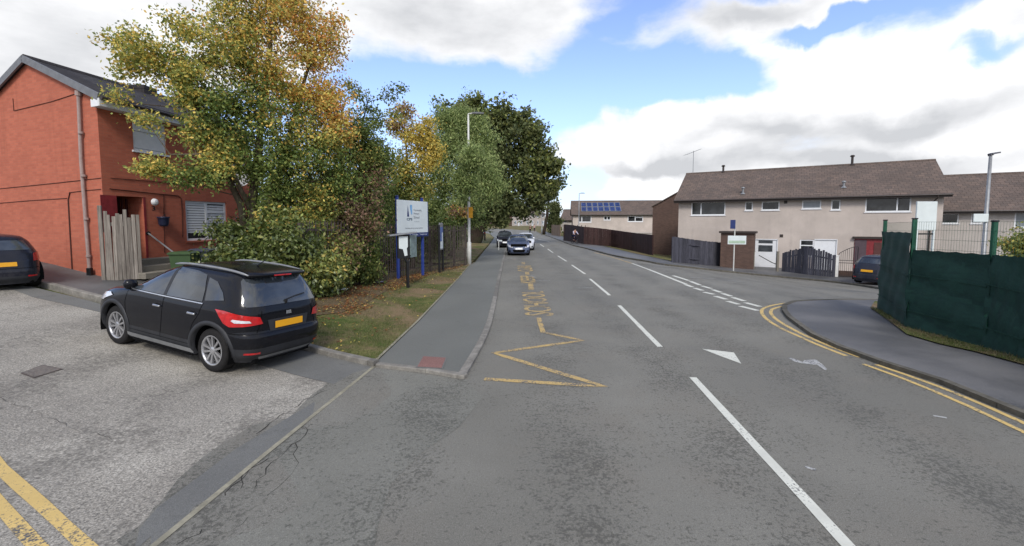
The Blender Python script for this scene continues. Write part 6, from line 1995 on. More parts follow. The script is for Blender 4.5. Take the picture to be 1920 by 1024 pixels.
# ------------------------------------------------------------------ litter
def rag(name, label, px, py, s, mat):
    g = G(px, py, .09); m = MB(); m.smooth = True; v = []; n = 9
    for j in range(n):
        for i in range(n):
            x = (i/(n-1)-.5)*s*1.7; y = (j/(n-1)-.5)*s
            v.append((x, y, .03+s*.22*abs(math.sin(3*i+2*j)*math.cos(1.7*i-j))))
    m.add(v, [(j*n+i, j*n+i+1, (j+1)*n+i+1, (j+1)*n+i) for j in range(n-1) for i in range(n-1)])
    o = m.build(name, mat); o.location = g; tag(o, label, 'litter'); return o
rag('crumpled_bag', 'crumpled white bag lying in the dead leaves by the fence foot', 635, 546, .32, W['litter'])
rag('litter_scrap', 'small pale scrap of litter left of the blue sign post', 713, 531, .22, simple('lilac_litter', rgb(170,165,190,0.9), .6))

# ------------------------------------------------------------------ people
def person(name, label, loc, heading, pose, top, legs, skinm, hair, group=None, scale=1.0):
    t = thing(name, label, 'person', tuple(loc), heading, group); t.scale = (scale,)*3
    J = pose
    names = list(J['pts']); idx = {n: i for i, n in enumerate(names)}
    P = [J['pts'][n][0] for n in names]; R_ = [J['pts'][n][1] for n in names]
    E = [(idx[a], idx[b]) for a, b in J['edges']]
    skin_obj('body', P, E, R_, skinm, t)
    for nm, keep, mt, k in (('jacket', J['top'], top, 1.22), ('trousers', J['legs'], legs, 1.2)):
        ii = [n for n in names if n in keep]; ix = {n: i for i, n in enumerate(ii)}
        skin_obj(nm, [J['pts'][n][0] for n in ii], [(ix[a], ix[b]) for a, b in J['edges'] if a in ix and b in ix], [tuple(q*k for q in (J['pts'][n][1] if hasattr(J['pts'][n][1],'__len__') else (J['pts'][n][1],)*2)) for n in ii], mt, t)
    h = Vector(J['pts']['head'][0])
    m = MB(); m.smooth = True; m.M = Matrix.Translation(h+Vector((-.012,0,.035))); m.lathe([(0,-.02),(.10,-.02),(.108,.03),(.085,.085),(.04,.105),(0,.11)], 14); m.build('hair', hair, t)
    m = MB(); m.M = Matrix.Translation(h+Vector((.088,0,-.01))); m.tube([(0,0,.02),(.02,0,-.02)], [.008,.014], 6); m.build('nose', skinm, t)
    return t
def standing(stride=.18, arm=.1):
    p = {'pelvis': ((0,0,.95), .14), 'waist': ((0,0,1.10),(.12,.15)), 'chest': ((.01,0,1.33),(.13,.18)), 'neck': ((.01,0,1.50), .06), 'head': ((.03,0,1.63), .095)}
    e = [('pelvis','waist'),('waist','chest'),('chest','neck'),('neck','head')]
    for s, sg in (('l',1),('r',-1)):
        st = stride*sg
        p.update({'hip'+s: ((0,.09*sg,.90), .10), 'knee'+s: ((st*.6+.03,.10*sg,.50), .065), 'ankle'+s: ((st,.10*sg,.09), .045), 'toe'+s: ((st+.14,.11*sg,.04), .04),
                  'sh'+s: ((.0,.19*sg,1.42), .065), 'el'+s: ((-.02-arm*sg*.5,.25*sg,1.15), .045), 'wr'+s: ((.08-arm*sg,.26*sg,.92), .032), 'hand'+s: ((.10-arm*sg,.26*sg,.82), .03)})
        e += [('pelvis','hip'+s),('hip'+s,'knee'+s),('knee'+s,'ankle'+s),('ankle'+s,'toe'+s),('chest','sh'+s),('sh'+s,'el'+s),('el'+s,'wr'+s),('wr'+s,'hand'+s)]
    return dict(pts=p, edges=e, top={'waist','chest','shl','shr','ell','elr','wrl','wrr'}, legs={'pelvis','hipl','hipr','kneel','kneer','anklel','ankler'})
def cycling():
    p = {'pelvis': ((-.18,0,.98), .14), 'waist': ((-.10,0,1.12),(.12,.14)), 'chest': ((.08,0,1.34),(.12,.17)), 'neck': ((.17,0,1.47), .055), 'head': ((.22,0,1.60), .095)}
    e = [('pelvis','waist'),('waist','chest'),('chest','neck'),('neck','head')]
    for s, sg in (('l',1),('r',-1)):
        k = (.16,.62,.30) if sg > 0 else (.14,.75,.46)
        p.update({'hip'+s: ((-.15,.09*sg,.93), .10), 'knee'+s: ((k[0]+.06,.11*sg,k[1]), .065), 'ankle'+s: ((.0,.11*sg,k[2]), .045), 'toe'+s: ((.13,.11*sg,k[2]-.06), .04),
                  'sh'+s: ((.06,.18*sg,1.38), .06), 'el'+s: ((.24,.24*sg,1.18), .045), 'wr'+s: ((.44,.24*sg,1.06), .032), 'hand'+s: ((.50,.24*sg,1.04), .03)})
        e += [('pelvis','hip'+s),('hip'+s,'knee'+s),('knee'+s,'ankle'+s),('ankle'+s,'toe'+s),('chest','sh'+s),('sh'+s,'el'+s),('el'+s,'wr'+s),('wr'+s,'hand'+s)]
    return dict(pts=p, edges=e, top={'waist','chest','shl','shr','ell','elr','wrl','wrr'}, legs={'pelvis','hipl','hipr','kneel','kneer','anklel','ankler'})
cl = lambda n, r, g, b: simple(n, rgb(r,g,b,0.85), .85, .1, var=.15)
hair = cl('dark_hair', 44, 36, 32)
gc = G(1077, 458); hc = math.radians(-70)
person('person', 'cyclist in pale top riding along the pavement by the brown fence', (gc.x, gc.y, gc.z+.06), hc, cycling(), cl('pale_lilac_top', 196,192,214), cl('navy_trousers', 40,44,66), W['skin'], hair)
def bicycle():
    t = thing('bicycle', 'dark bicycle ridden by the person in the pale top', 'bicycle', (gc.x, gc.y, gc.z+.06), hc)
    for x in (-.50, .55):
        m = MB(); m.M = Matrix.Translation((x,0,.34)) @ Matrix.Rotation(PI/2,4,'X'); m.lathe([(.31,-.018),(.34,0),(.31,.018)], 24, closed=True); w_ = m.build('wheel', W['tyre'], t)
        m = MB()
        for k in range(10):
            a = 2*PI*k/10; m.beam((x,0,.34),(x+.31*math.cos(a),0,.34+.31*math.sin(a)), .004, .004)
        m.build('spokes', W['galv'], w_)
    m = MB()
    for a, b in (((-.5,0,.34),(-.05,0,.30)),((-.05,0,.30),(-.2,0,.80)),((-.5,0,.34),(-.17,0,.72)),((-.05,0,.30),(.40,0,.74)),((-.17,0,.72),(.38,0,.82)),((.36,0,.90),(.55,0,.34))): m.tube([a,b], .018, 6)
    m.build('frame', cl('bike_frame', 60,40,44), t)
    m = MB(); m.bbox(-.32,-.08,-.07,.07,.80,.85,.02); m.build('saddle', W['black_metal'], t)
    m = MB(); m.tube([(.46,-.27,1.02),(.40,-.08,.98),(.37,0,.92),(.40,.08,.98),(.46,.27,1.02)], .014, 6); m.build('handlebar', W['black_metal'], t)
bicycle()
ga = G(994, 437); gb = G(1002, 435)
person('person', 'far pedestrian in black clothes at the end of the street, left of the pair', ga, PI/2, standing(), cl('black_coat', 34,34,40), cl('black_trousers', 26,26,30), W['skin'], hair, scale=1.0)
person('person', 'far pedestrian in pale top at the end of the street, right of the pair', (gb.x, gb.y, gb.z), -PI/2, standing(.1,.05), cl('dusty_top', 150,150,168), cl('dark_trousers', 40,42,54), W['skin'], hair, scale=1.0)
# ------------------------------------------------------------------ trees and shrubs
GREEN = [(0.045,0.080,0.018),(0.060,0.100,0.022),(0.035,0.062,0.016),(0.085,0.125,0.030)]
MIDG = [(0.070,0.105,0.025),(0.10,0.14,0.035),(0.055,0.085,0.022),(0.13,0.16,0.04)]
YELG = [(0.17,0.19,0.04),(0.22,0.21,0.045),(0.12,0.15,0.035),(0.27,0.22,0.05),(0.09,0.12,0.03)]
ORNG = [(0.34,0.19,0.045),(0.30,0.14,0.035),(0.38,0.25,0.06),(0.25,0.19,0.05),(0.17,0.16,0.04)]
DARK = [(0.032,0.050,0.018),(0.045,0.066,0.022),(0.060,0.082,0.028),(0.075,0.098,0.034)]
WILL = [(0.085,0.115,0.050),(0.11,0.14,0.065),(0.065,0.090,0.038),(0.14,0.165,0.08)]
BRWN = [(0.14,0.10,0.06),(0.11,0.075,0.045),(0.09,0.09,0.04),(0.17,0.13,0.08)]
YELL = [(0.30,0.26,0.05),(0.36,0.28,0.06),(0.22,0.22,0.05),(0.15,0.17,0.04)]
_k = 2.1
GREEN, MIDG, YELG, ORNG, DARK, WILL, BRWN, YELL = [[tuple(min(.7, q*_k) for q in (c[0]*1.12, c[1]*.93, c[2]*1.05)) for c in p] for p in (GREEN, MIDG, YELG, ORNG, DARK, WILL, BRWN, YELL)]
def mixpal(a, b, f): return (a, b, f)
DENS = 2.7
class Crown:
    def __init__(s, seed):
        s.r = np.random.default_rng(seed); s.pos = []; s.dir = []; s.col = []; s.siz = []
    def clump(s, c, r, n, size, pal, up=0.2, frac=None):
        g = s.r.normal(size=(n,3)); g /= np.maximum(1e-6, np.linalg.norm(g,axis=1))[:,None]
        rad = r*s.r.random(n)**0.45
        p = np.array(c)[None,:]+g*rad[:,None]*np.array([1,1,.75])
        s.add(p, size, pal, g)
    def add(s, p, size, pal, g=None):
        n = len(p)
        if n == 0: return
        if isinstance(pal, tuple):
            a, b, f = pal; A = np.array(a)[s.r.integers(0,len(a),n)]; B = np.array(b)[s.r.integers(0,len(b),n)]
            m = s.r.random(n) < f; c = np.where(m[:,None], B, A)
        else: c = np.array(pal)[s.r.integers(0,len(pal),n)]
        s.pos.append(p); s.col.append(c); s.siz.append(size*s.r.uniform(.65,1.3,n))
        s.dir.append(s.r.normal(size=(n,3)) + (0 if g is None else .8*g))
    def mesh(s, name, mat, parent, origin, aspect=.55, droop=.25):
        P = np.concatenate(s.pos)-np.array(origin); C_ = np.concatenate(s.col); S = np.concatenate(s.siz); Dn = np.concatenate(s.dir)
        n = len(P)
        nrm = Dn+np.array([0,0,.35]); nrm /= np.linalg.norm(nrm,axis=1)[:,None]
        t = s.r.normal(size=(n,3)); t[:,2] -= droop*1.5
        t -= nrm*np.sum(t*nrm,axis=1)[:,None]; t /= np.linalg.norm(t,axis=1)[:,None]
        b = np.cross(nrm, t)
        L = S[:,None]; 
        v0 = P-t*L*.5; v1 = P+b*L*aspect*.5-nrm*L*.06-t*L*.05; v2 = P+t*L*.5-nrm*L*.12; v3 = P-b*L*aspect*.5-nrm*L*.06-t*L*.05
        V = np.stack([v0,v1,v2,v3],axis=1).reshape(-1,3)
        me = bpy.data.meshes.new(name); me.vertices.add(4*n); me.loops.add(4*n); me.polygons.add(n)
        me.vertices.foreach_set('co', V.ravel().astype(np.float32))
        me.loops.foreach_set('vertex_index', np.arange(4*n,dtype=np.int32))
        me.polygons.foreach_set('loop_start', np.arange(0,4*n,4,dtype=np.int32)); me.polygons.foreach_set('loop_total', np.full(n,4,dtype=np.int32))
        at = me.attributes.new('leafcol','FLOAT_COLOR','POINT')
        cc = np.ones((n,4,4)); cc[:,:,:3] = C_[:,None,:]
        at.data.foreach_set('color', cc.ravel().astype(np.float32))
        me.materials.append(mat); me.update(); me.validate()
        o = bpy.data.objects.new(name, me); COL.objects.link(o)
        if parent is not None: o.parent = parent
        return o

def bez(a, b, c, n):
    return [a*(1-t)**2+b*2*t*(1-t)+c*t*t for t in [k/n for k in range(n+1)]]

def tree(name, label, cat, base, trunks, lobes, leaf, seed, bark, leafmat=None, twigr=.012, group=None, aspect=.55, per=26, clump=.22, fill=0.0, droop=.25, spike=.10):
    """base: ground point. trunks: list of [(px,py,Y,r),...] polylines. lobes: (px,py,Y,rpx,ntwigs,palette[,squash])"""
    rr = random.Random(seed); nr = np.random.default_rng(seed+5)
    t = thing(name, label, cat, tuple(base), 0, group); B = Vector(base)
    wood = MB(); wood.smooth = True
    nodes = []
    for tr in trunks:
        pts = []; rad = []
        for q in tr:
            pts.append((Vector(q[0]) if len(q) == 2 and hasattr(q[0],'__len__') else D(q[0],q[1],q[2]))-B if len(q) > 2 else Vector(q[0])-B); rad.append(q[-1])
        # refine with a little wander
        P2 = []; R2 = []
        for i in range(len(pts)-1):
            k = 5
            for j in range(k):
                s_ = j/k; p = pts[i].lerp(pts[i+1], s_); w_ = rad[i]+(rad[i+1]-rad[i])*s_
                if i+j > 0: p = p+Vector((rr.uniform(-1,1),rr.uniform(-1,1),0))*w_*.25
                P2.append(p); R2.append(w_)
        P2.append(pts[-1]); R2.append(rad[-1])
        wood.tube(P2, R2, 9)
        m = len(P2)
        for i in range(m//4, m): nodes.append((P2[i], R2[i]))
    cr = Crown(seed)
    limb = MB(); limb.smooth = True
    for lb in lobes:
        px, py, Y, rp, nt_, pal = lb[:6]; sq = lb[6] if len(lb) > 6 else 1.0
        c = D(px, py, Y)-B; r = rp/F*Y
        # limb from the closest lower node
        best = min(nodes, key=lambda nd: (nd[0]-c).length + (3.0 if nd[0].z > c.z-.2*r else 0))
        a = best[0]; mid = a.lerp(c, .5)+Vector((0,0,-.08*(c-a).length if c.z > a.z else .15*(c-a).length))
        lp = bez(a, mid, c, 8); r0 = min(best[1]*.7, max(.02, r*.045)); 
        limb.tube(lp, [r0*(1-.65*k/8) for k in range(9)], 6, cap=False)
        lnodes = lp[3:]
        for k in range(nt_):
            g = nr.normal(size=3); g /= np.linalg.norm(g); g = Vector(g)
            rad_ = r*(.35+.72*rr.random()**.7)
            if rr.random() < spike: rad_ *= 1.35; g.z = abs(g.z)*1.2
            tip = c+Vector((g.x*rad_, g.y*rad_, g.z*rad_*sq))
            st = min(lnodes, key=lambda q: (q-tip).length+rr.random()*r*.5)
            md = st.lerp(tip, .5)+Vector((rr.uniform(-1,1),rr.uniform(-1,1),rr.uniform(-.2,1)))*r*.12
            tw = bez(st, md, tip, 5)
            limb.tube(tw, [twigr*(1-.75*q/5) for q in range(6)], 4, cap=False)
            L = (tip-st).length
            n = int(per*DENS*(.6+.8*rr.random()))
            ts = nr.uniform(.30,1.08,n); 
            pts = np.array([tuple(st*(1-s_)**2+md*2*s_*(1-s_)+tip*s_*s_) for s_ in ts])
            wob = nr.normal(size=(n,3))*clump*np.array([1,1,.7])
            cr.add(pts+np.array(B)+wob, leaf, pal, None)
        if fill:
            n = int(fill*nt_*per); g = nr.normal(size=(n,3)); g /= np.linalg.norm(g,axis=1)[:,None]
            cr.add(np.array(c+B)+g*(r*nr.random(n)**.5*.8)[:,None]*np.array([1,1,sq]), leaf, pal, g)
    wood.build('trunk', bark, t, fixn=False)
    limb.build('branches', bark, t, fixn=False)
    cr.mesh('foliage', leafmat or W['leaf'], t, tuple(B), aspect, droop)
    return t

def gb(px, py): return G(px, py)
# 1 the big autumn tree
bs = Vector((D(470,470,13.3).x, 13.3, 0)); bs.z = H(bs.x, bs.y)
YELG = [tuple(q*1.3 for q in c) for c in YELG]; MIDG0 = MIDG; MIDG = [tuple(q*1.2 for q in c) for c in MIDG]; GREEN0 = GREEN; GREEN = [tuple(q*1.25 for q in c) for c in GREEN]; ORNG = [(c[0]*1.02,c[1]*1.14,c[2]*1.1) for c in ORNG]
YG = YELG; m1 = mixpal(GREEN+MIDG, YELG, .55); m2 = mixpal(YELG, ORNG, .5); m3 = mixpal(YELG, ORNG, .85); m4 = mixpal(GREEN, YELG, .12); m5 = mixpal(MIDG, GREEN, .6); m6 = mixpal(MIDG, YELG, .75)
tree('autumn_tree', 'tall multi stemmed tree turning green to orange beside the red brick house', 'tree', bs,
     [[(tuple(bs-Vector((0,0,.2))),.17),(472,400,13.3,.14),(485,290,13.3,.10),(500,150,13.3,.07),(515,-20,13.3,.035)],
      [(tuple(bs+Vector((.15,.1,-.2))),.13),(500,400,13.4,.11),(535,280,13.6,.08),(575,140,13.8,.05),(600,60,13.8,.025)],
      [(tuple(bs+Vector((-.15,0,-.2))),.12),(455,395,13.1,.10),(425,320,12.7,.075),(370,200,12.3,.05),(330,110,12.2,.025)],
      [(472,400,13.3,.08),(440,330,12.6,.06),(380,290,12.0,.04),(320,290,11.7,.02)]],
     [(285,115,11.9,62,15,m6),(235,85,11.9,32,5,m6),(262,130,11.9,36,6,m6),(215,185,11.9,18,2,m6),(335,65,12.2,42,8,m6),(385,120,12.3,75,20,m6),(348,168,12.0,50,13,m1),(420,40,12.8,70,18,m6),(400,-20,12.8,60,12,m6),
      (490,30,13.3,90,28,m2),(560,20,13.6,68,20,m3),(500,-60,13.3,100,24,m2),(592,90,13.8,56,19,m3),(625,55,13.8,28,5,m3),(520,110,13.3,90,30,m2),(450,130,12.9,80,26,m1),
      (400,210,12.5,80,26,m4),(480,210,13.2,85,30,m4),(560,190,13.6,80,28,m2),(615,190,13.9,48,18,m3),(645,245,13.9,36,10,m3),(600,270,13.8,75,28,m6),
      (362,258,12.0,36,9,m1),(300,318,11.7,26,5,m6),(265,320,11.7,14,2,m6),(275,225,11.6,13,2,m6),(400,300,12.1,48,13,m6),(360,340,11.9,28,6,m4),(385,335,11.9,26,5,m4),(480,300,13.2,75,26,m5),(550,290,13.6,75,28,m4),(620,330,13.9,65,24,m4),(530,370,13.5,60,22,m5),(590,390,13.8,55,20,m1),(440,270,12.6,55,16,m4)],
     .092, 11, W['bark'], per=52, clump=.17, twigr=.009, fill=.12, spike=.22)
GREEN = GREEN0; MIDG = MIDG0; YELG = [tuple(q/1.3 for q in c) for c in YELG]
m1 = mixpal(GREEN+MIDG, YELG, .25); m4 = mixpal(GREEN, YELG, .1); m5 = mixpal(MIDG, GREEN, .6); m6 = mixpal(MIDG, YELG, .35)
# wispy stems to the right of it
b2 = Vector((D(680,500,16.5).x, 16.5, 0)); b2.z = H(b2.x,b2.y)
tree('sapling', 'thin wispy sapling with drooping leafy tips above the hedge against the sky', 'tree', b2,
     [[(tuple(b2),.06),(678,350,16.5,.05),(680,230,16.5,.03),(690,190,16.5,.015)]],
     [(690,200,16.5,28,6,m5),(672,160,16.5,28,5,m6),(730,178,16.5,22,4,m5),(752,172,16.5,14,3,m5),(700,240,16.5,40,12,m5),(690,300,16.5,45,16,m4),(735,215,16.5,16,3,m6)],
     .10, 12, W['bark_dark'], per=24, clump=.13, twigr=.009)
# dense mixed hedge trees
b3 = Vector((D(640,520,15.5).x, 15.5, 0)); b3.z = H(b3.x,b3.y)
tree('hedgerow_tree', 'dense green and brown scrubby tree between the autumn tree and the school sign', 'tree', b3,
     [[(tuple(b3),.12),(640,400,15.5,.09),(645,280,15.5,.04)],[(tuple(b3+Vector((.4,.2,0))),.09),(690,400,15.8,.07),(700,300,16,.03)]],
     [(675,250,15.8,38,16,m5),(712,300,16.4,30,14,m5),(722,365,20,32,14,m5),(715,400,18.5,26,12,m5),(620,270,15.4,45,16,m4),(660,300,15.5,52,22,m6),(700,280,15.9,42,16,m5),(620,350,15.3,55,24,m5),(680,365,15.6,55,22,mixpal(BRWN,MIDG,.45)),(660,420,14.9,56,26,mixpal(BRWN,MIDG,.3)),(695,330,16.2,34,16,mixpal(BRWN,MIDG,.5)),
      (590,440,13.9,50,20,m6),(640,470,14.3,50,22,mixpal(MIDG,BRWN,.35)),(682,430,15.6,34,20,mixpal(MIDG,BRWN,.5)),(545,420,14.5,45,18,m1)],
     .10, 13, W['bark_dark'], per=38, clump=.2, fill=.6, spike=.03)
# evergreen bush behind the black car
b4 = Vector((D(520,560,12.6).x, 12.6, 0)); b4.z = H(b4.x,b4.y)
L4_ = mixpal([tuple(q*.62 for q in c) for c in GREEN], [tuple(q*.72 for q in c) for c in MIDG], .4)
tree('evergreen_bush', 'large glossy dark green bush directly behind the black car', 'bush', b4,
     [[(tuple(b4),.08),(520,500,12.6,.06),(520,460,12.6,.03)]],
     [(430,500,12.0,34,14,L4_),(600,540,12.6,36,16,L4_),(540,465,12.2,40,18,L4_),(450,480,12.6,48,20,L4_),(500,460,12.7,55,26,L4_),(560,480,12.7,60,28,L4_),(610,505,12.8,48,24,mixpal(MIDG,YELG,.3)),(520,510,12.3,55,26,L4_),(580,525,12.5,45,18,L4_),(440,440,13,32,10,L4_),(455,515,12.4,42,14,GREEN),(500,420,13,35,12,m1),(555,430,13.2,35,12,m1)],
     .12, 14, W['bark_dark'], W['leaf_gloss'], per=46, clump=.2, aspect=.5, fill=.9)
b5 = Vector((D(690,520,17).x, 17.2, 0)); b5.z = H(b5.x,b5.y)
tree('bramble_thicket', 'low tangled green bramble thicket against the fence left of the school sign', 'bush', b5,
     [[(tuple(b5),.05),(690,490,17.2,.04),(690,460,17.2,.02)]],
     [(640,505,14.5,40,20,L4_),(675,500,15.2,38,18,L4_),(605,520,13.7,34,14,L4_),(685,482,15.8,32,18,m5),(715,480,21,42,20,m5),(760,470,22,40,16,m5),(695,515,16.0,20,8,mixpal(MIDG,BRWN,.6)),(725,500,20.8,34,12,mixpal(MIDG,BRWN,.6)),(680,520,16.8,26,9,mixpal(GREEN,BRWN,.6)),(745,505,21.5,26,9,mixpal(MIDG,BRWN,.7)),(740,430,21.5,35,14,m5)],
     .12, 15, W['bark_dark'], per=36, clump=.18, fill=.8, spike=.03)
# yellowing tree
b6 = Vector((D(765,500,21.5).x, 21.8, 0)); b6.z = H(b6.x,b6.y)
tree('yellowing_tree', 'slender yellow green tree standing behind the school sign', 'tree', b6,
     [[(tuple(b6),.09),(768,420,21.8,.08),(765,320,21.8,.06),(758,230,21.8,.03),(755,190,21.8,.015)],[(tuple(b6+Vector((.2,0,0))),.07),(780,420,21.8,.05),(792,320,21.8,.04),(800,250,21.8,.02)]],
     [(757,205,21.8,20,4,mixpal(BRWN,YELL,.4)),(745,240,21.8,24,6,mixpal(BRWN,YELL,.5)),(785,265,21.8,40,16,YELL),(805,300,21.8,34,14,YELL),(760,320,21.8,40,16,mixpal(MIDG,YELL,.5)),(740,370,21.8,36,15,m5),(785,360,21.8,38,15,m6),(800,240,21.8,26,8,YELL),(765,410,21.8,38,14,m5),(722,320,21.8,26,9,m5)],
     .13, 16, W['bark'], per=46, clump=.22, fill=.6)
# grey green willow like tree
b7 = Vector((D(860,490,29).x-.6, 29.5, 0)); b7.z = H(b7.x,b7.y)
WILL = [(c[0]*1.1,c[1]*1.28,c[2]*.9) for c in WILL]; wl = WILL
tree('willow_tree', 'broad grey green willow like tree behind the white lamp column', 'tree', b7,
     [[(tuple(b7),.22),(858,420,29.5,.18),(862,330,29.5,.12),(866,260,29.5,.05)]],
     [(860,235,29.5,45,22,wl),(830,270,29.5,45,24,wl),(900,270,29.5,42,22,wl),(865,300,28.8,60,40,wl),(915,320,28.5,38,20,wl),(825,340,29,50,28,mixpal(WILL,GREEN,.4)),(880,360,28.5,55,34,wl),(925,355,28,26,10,wl),(835,395,29,45,24,mixpal(GREEN,WILL,.5)),(880,405,29,38,18,mixpal(WILL,GREEN,.5)),(800,400,29,30,12,mixpal(GREEN,WILL,.5)),(885,300,22.6,34,14,wl),(872,345,22.8,30,12,wl),(838,225,29.5,25,8,wl),(900,230,29.5,24,7,wl)],
     .20, 17, W['bark_dark'], per=52, clump=.26, aspect=.3, fill=.9, droop=.6, spike=.2)
# large dark sycamore
Y8 = 50.0
b8 = Vector((D(888,455,Y8).x, Y8, 0)); b8.z = H(b8.x,b8.y)
dk = DARK; dk2 = mixpal(DARK, MIDG, .35)
tree('broadleaf_tree', 'huge dark green broadleaf tree with leaning trunk overhanging the pavement ahead', 'tree', b8,
     [[(tuple(b8-Vector((0,0,.3))),.95),(896,430,Y8,.78),(912,400,Y8,.62),(935,360,Y8,.45),(945,300,Y8,.3),(945,240,Y8,.15)],[(912,400,Y8,.4),(950,375,Y8,.32),(995,350,Y8,.2),(1025,330,Y8,.1)]],
     [(880,215,Y8,40,22,dk2),(840,225,Y8,35,14,dk2),(925,225,Y8,38,22,dk2),(965,235,Y8,38,22,dk2),(1000,255,Y8,32,18,dk2),(950,280,Y8,52,34,dk),(1005,300,Y8,42,26,dk2),(1035,312,Y8,22,11,dk2),(985,340,Y8,46,28,dk2),(1030,350,Y8,24,13,dk2),(1010,375,Y8,28,15,dk),(940,345,Y8,45,26,dk),(900,300,Y8,50,28,dk),(955,385,Y8,34,18,dk),(915,375,Y8,32,16,dk),(975,395,Y8,20,8,dk),(890,395,Y8,30,14,dk),(930,405,Y8,26,12,dk),(860,260,Y8,40,18,dk2)],
     .42, 18, W['bark_dark'], per=34, clump=.42, aspect=.6, fill=.4, twigr=.03, spike=.14)
# scrub behind the palisade end and far background
b9 = Vector((D(810,480,26).x, 27.0, 0)); b9.z = H(b9.x,b9.y)
tree('hedge_bush', 'straggly dull green and brown bush behind the narrow notice board', 'bush', b9,
     [[(tuple(b9),.05),(812,460,27,.04),(815,430,27,.02)]],
     [(800,430,27,34,16,m5),(840,425,27,34,16,mixpal(GREEN,WILL,.5)),(862,400,27.5,18,7,mixpal(BRWN,ORNG,.3)),(780,450,26,30,14,GREEN),(820,460,27,34,16,GREEN),(858,440,27.5,24,10,GREEN)],
     .17, 19, W['bark_dark'], per=34, clump=.24, fill=.5)
Yc = 100.0; b10 = Vector((D(1039,425,Yc).x, Yc, 0)); b10.z = H(b10.x,b10.y)
tree('conifer', 'dark columnar conifer at the far end of the street', 'tree', b10,
     [[(tuple(b10),.3),(1039,400,Yc,.2),(1039,382,Yc,.08)]],
     [(1039,386,Yc,6,8,DARK),(1039,396,Yc,10,14,DARK),(1039,407,Yc,12,18,DARK),(1038,419,Yc,13,18,DARK),(1040,430,Yc,12,12,DARK)],
     .5, 20, W['bark_dark'], per=40, clump=.4, fill=1.0)
Yt = 92.0; b11 = Vector((D(1020,438,Yt).x, Yt, 0)); b11.z = H(b11.x,b11.y)
tree('leaning_tree', 'far thin tree with bare leaning trunk whose top merges with the dark tree', 'tree', b11,
     [[(tuple(b11),.35),(1026,400,Yt,.28),(1030,372,Yt,.18)]],
     [(1030,366,Yt,10,8,DARK),(1036,360,Yt,8,6,DARK)], .5, 21, W['bark_dark'], per=30, clump=.4, fill=.5)
b12 = Vector((D(1925,480,13).x, 13.0, 0)); b12.z = H(b12.x,b12.y)
tree('garden_bush', 'yellow green bush peeping over the green fence at the right edge', 'bush', b12,
     [[(tuple(b12),.05),(1925,500,13,.04),(1920,470,13,.02)]],
     [(1915,465,13,32,12,m6),(1950,455,13,40,16,m6),(1895,462,13,18,5,m6),(1925,500,13,40,14,m5)], .10, 22, W['bark'], per=30, clump=.13, fill=.2)
# roofs and scrub beyond the trees close the view behind the verge
for k, (x, y, r, pal) in enumerate([(-13,30,2.2,m5),(-9,33,2.6,m4),(-14,40,3,m5),(-9.5,44,3,GREEN),(-16,52,3.5,m5),(-7,38,1.8,m5),(-12,60,3.5,GREEN),(-20,34,3,m5)]):
    bb = Vector((x, y, H(x,y))); cy_ = 418-(bb.z+r*1.2-CAMH)/y*F; cx_ = CX+x/y*F
    tree('background_tree', ['rounded green tree','dense mixed green tree','wide olive tree','dark green tree','tall olive tree','small green tree','broad dark tree','leafy green tree'][k]+' in the thicket behind the palisade fence, '+['nearest the red house','second from the red house','in the middle rank','behind the willow like tree','at the back','close behind the willow like tree','deepest in the thicket','behind the red house'][k], 'tree', bb,
         [[(tuple(bb),.15),(cx_,cy_+10,y,.08)]], [(cx_,cy_,y,r/y*F,26,pal),(cx_+r*.6/y*F,cy_+r*.5/y*F,y,r*.7/y*F,14,pal),(cx_-r*.6/y*F,cy_+r*.6/y*F,y,r*.7/y*F,14,pal)], .3, 30+k, W['bark_dark'], per=20, clump=.45, fill=.5, group='trees of the thicket behind the palisade fence')

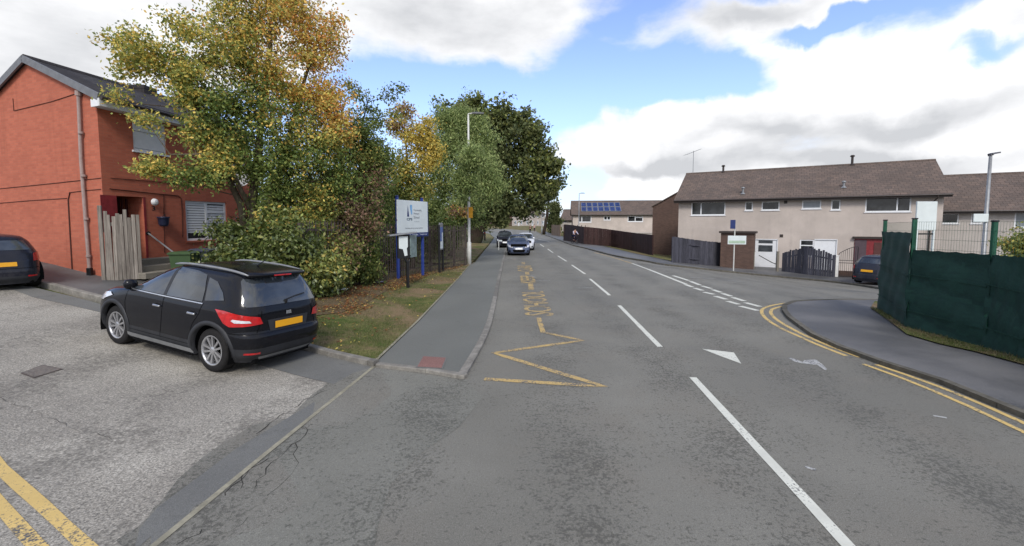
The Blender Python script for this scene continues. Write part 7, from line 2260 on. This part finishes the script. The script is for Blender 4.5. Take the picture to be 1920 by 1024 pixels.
# ------------------------------------------------------------------ grass blades, fallen leaves
def inside(p, poly):
    x, y = p; c = False; j = len(poly)-1
    for i in range(len(poly)):
        xi, yi = poly[i][0], poly[i][1]; xj, yj = poly[j][0], poly[j][1]
        if (yi > y) != (yj > y) and x < (xj-xi)*(y-yi)/(yj-yi)+xi: c = not c
        j = i
    return c
from mathutils import noise as mnoise
def tufts(name, label, poly, n, hgt, seed, dz, pal, thin=0.0):
    rr = random.Random(seed); xs = [p[0] for p in poly]; ys = [p[1] for p in poly]
    V = []; Fc = []; Cc = []; k = 0; tries = 0
    while k < n and tries < n*12:
        tries += 1
        x = rr.uniform(min(xs), max(xs)); y = min(ys)+(max(ys)-min(ys))*rr.random()**1.5
        if not inside((x, y), poly): continue
        q = mnoise.noise(Vector((x*.9, y*.9, seed)))
        if q < thin+rr.uniform(-.25,.25): continue
        z = H(x, y)+dz; a = rr.uniform(0, 2*PI); h = hgt*rr.uniform(.4,1.3); w_ = hgt*.10
        dx, dy = math.cos(a)*w_, math.sin(a)*w_; lx, ly = rr.uniform(-.6,.6)*h, rr.uniform(-.6,.6)*h
        i = len(V); V += [(x-dx,y-dy,z-.01),(x+dx,y+dy,z-.01),(x+lx,y+ly,z+h)]; Fc.append((i,i+1,i+2)); c = rr.choice(pal); Cc += [c]*3; k += 1
    me = bpy.data.meshes.new(name); me.from_pydata(V, [], Fc); at = me.attributes.new('leafcol','FLOAT_COLOR','POINT')
    at.data.foreach_set('color', [v for c in Cc for v in (*c, 1)])
    me.materials.append(W['leaf']); o = bpy.data.objects.new(name, me); COL.objects.link(o); tag(o, label, 'grass', kind='stuff'); return o
GPAL = [(0.08,0.11,0.03),(0.11,0.13,0.04),(0.15,0.15,0.06),(0.22,0.19,0.10),(0.17,0.14,0.08)]
tufts('grass', 'short worn grass on the verge beside the footpath', verge, 26000, .05, 3, .065, GPAL, -.02)
gsp = [tuple(G(*q)[:2]) for q in gi] + [(GF[4].x,GF[4].y),(GF[2].x,GF[2].y),(GF[0].x,GF[0].y)]
tufts('grass', 'strip of long grass at the foot of the green fence', gsp, 3500, .06, 4, .085, GPAL, -.5)
def litter_leaves(name, label, poly, n, seed, dz, pal, size, bias=None):
    rr = np.random.default_rng(seed); c = Crown(seed); xs = [p[0] for p in poly]; ys = [p[1] for p in poly]; P = []
    t_ = 0
    while len(P) < n and t_ < n*20:
        t_ += 1
        x = rr.uniform(min(xs), max(xs)); y = rr.uniform(min(ys), max(ys))
        if inside((x,y), poly) and mnoise.noise(Vector((x*1.1,y*1.1,seed)))+.35 > rr.random()*.8: P.append((x, y, H(x,y)+dz+rr.random()*.03))
    c.add(np.array(P), size, pal); c.dir[0][:,2] = np.abs(c.dir[0][:,2])+2.0
    o = c.mesh(name, W['leaf'], None, (0,0,0), .6, 0); tag(o, label, 'leaves', kind='stuff'); return o
LP = [(0.30,0.12,0.04),(0.22,0.08,0.03),(0.36,0.20,0.07),(0.14,0.06,0.03),(0.40,0.30,0.10)]
soilp = [tuple(G(*q)[:2]) for q in [(540,562),(560,606),(640,604),(700,582),(735,552),(790,527),(860,506),(874,497),(800,512),(700,530),(600,545)]]
litter_leaves('fallen_leaves', 'rust brown fallen leaves heaped along the fence foot', soilp, 4200, 5, .085, LP, .075)
litter_leaves('fallen_leaves', 'scattered yellow leaves lying on the verge grass', verge, 900, 6, .085, YELL+LP, .06)
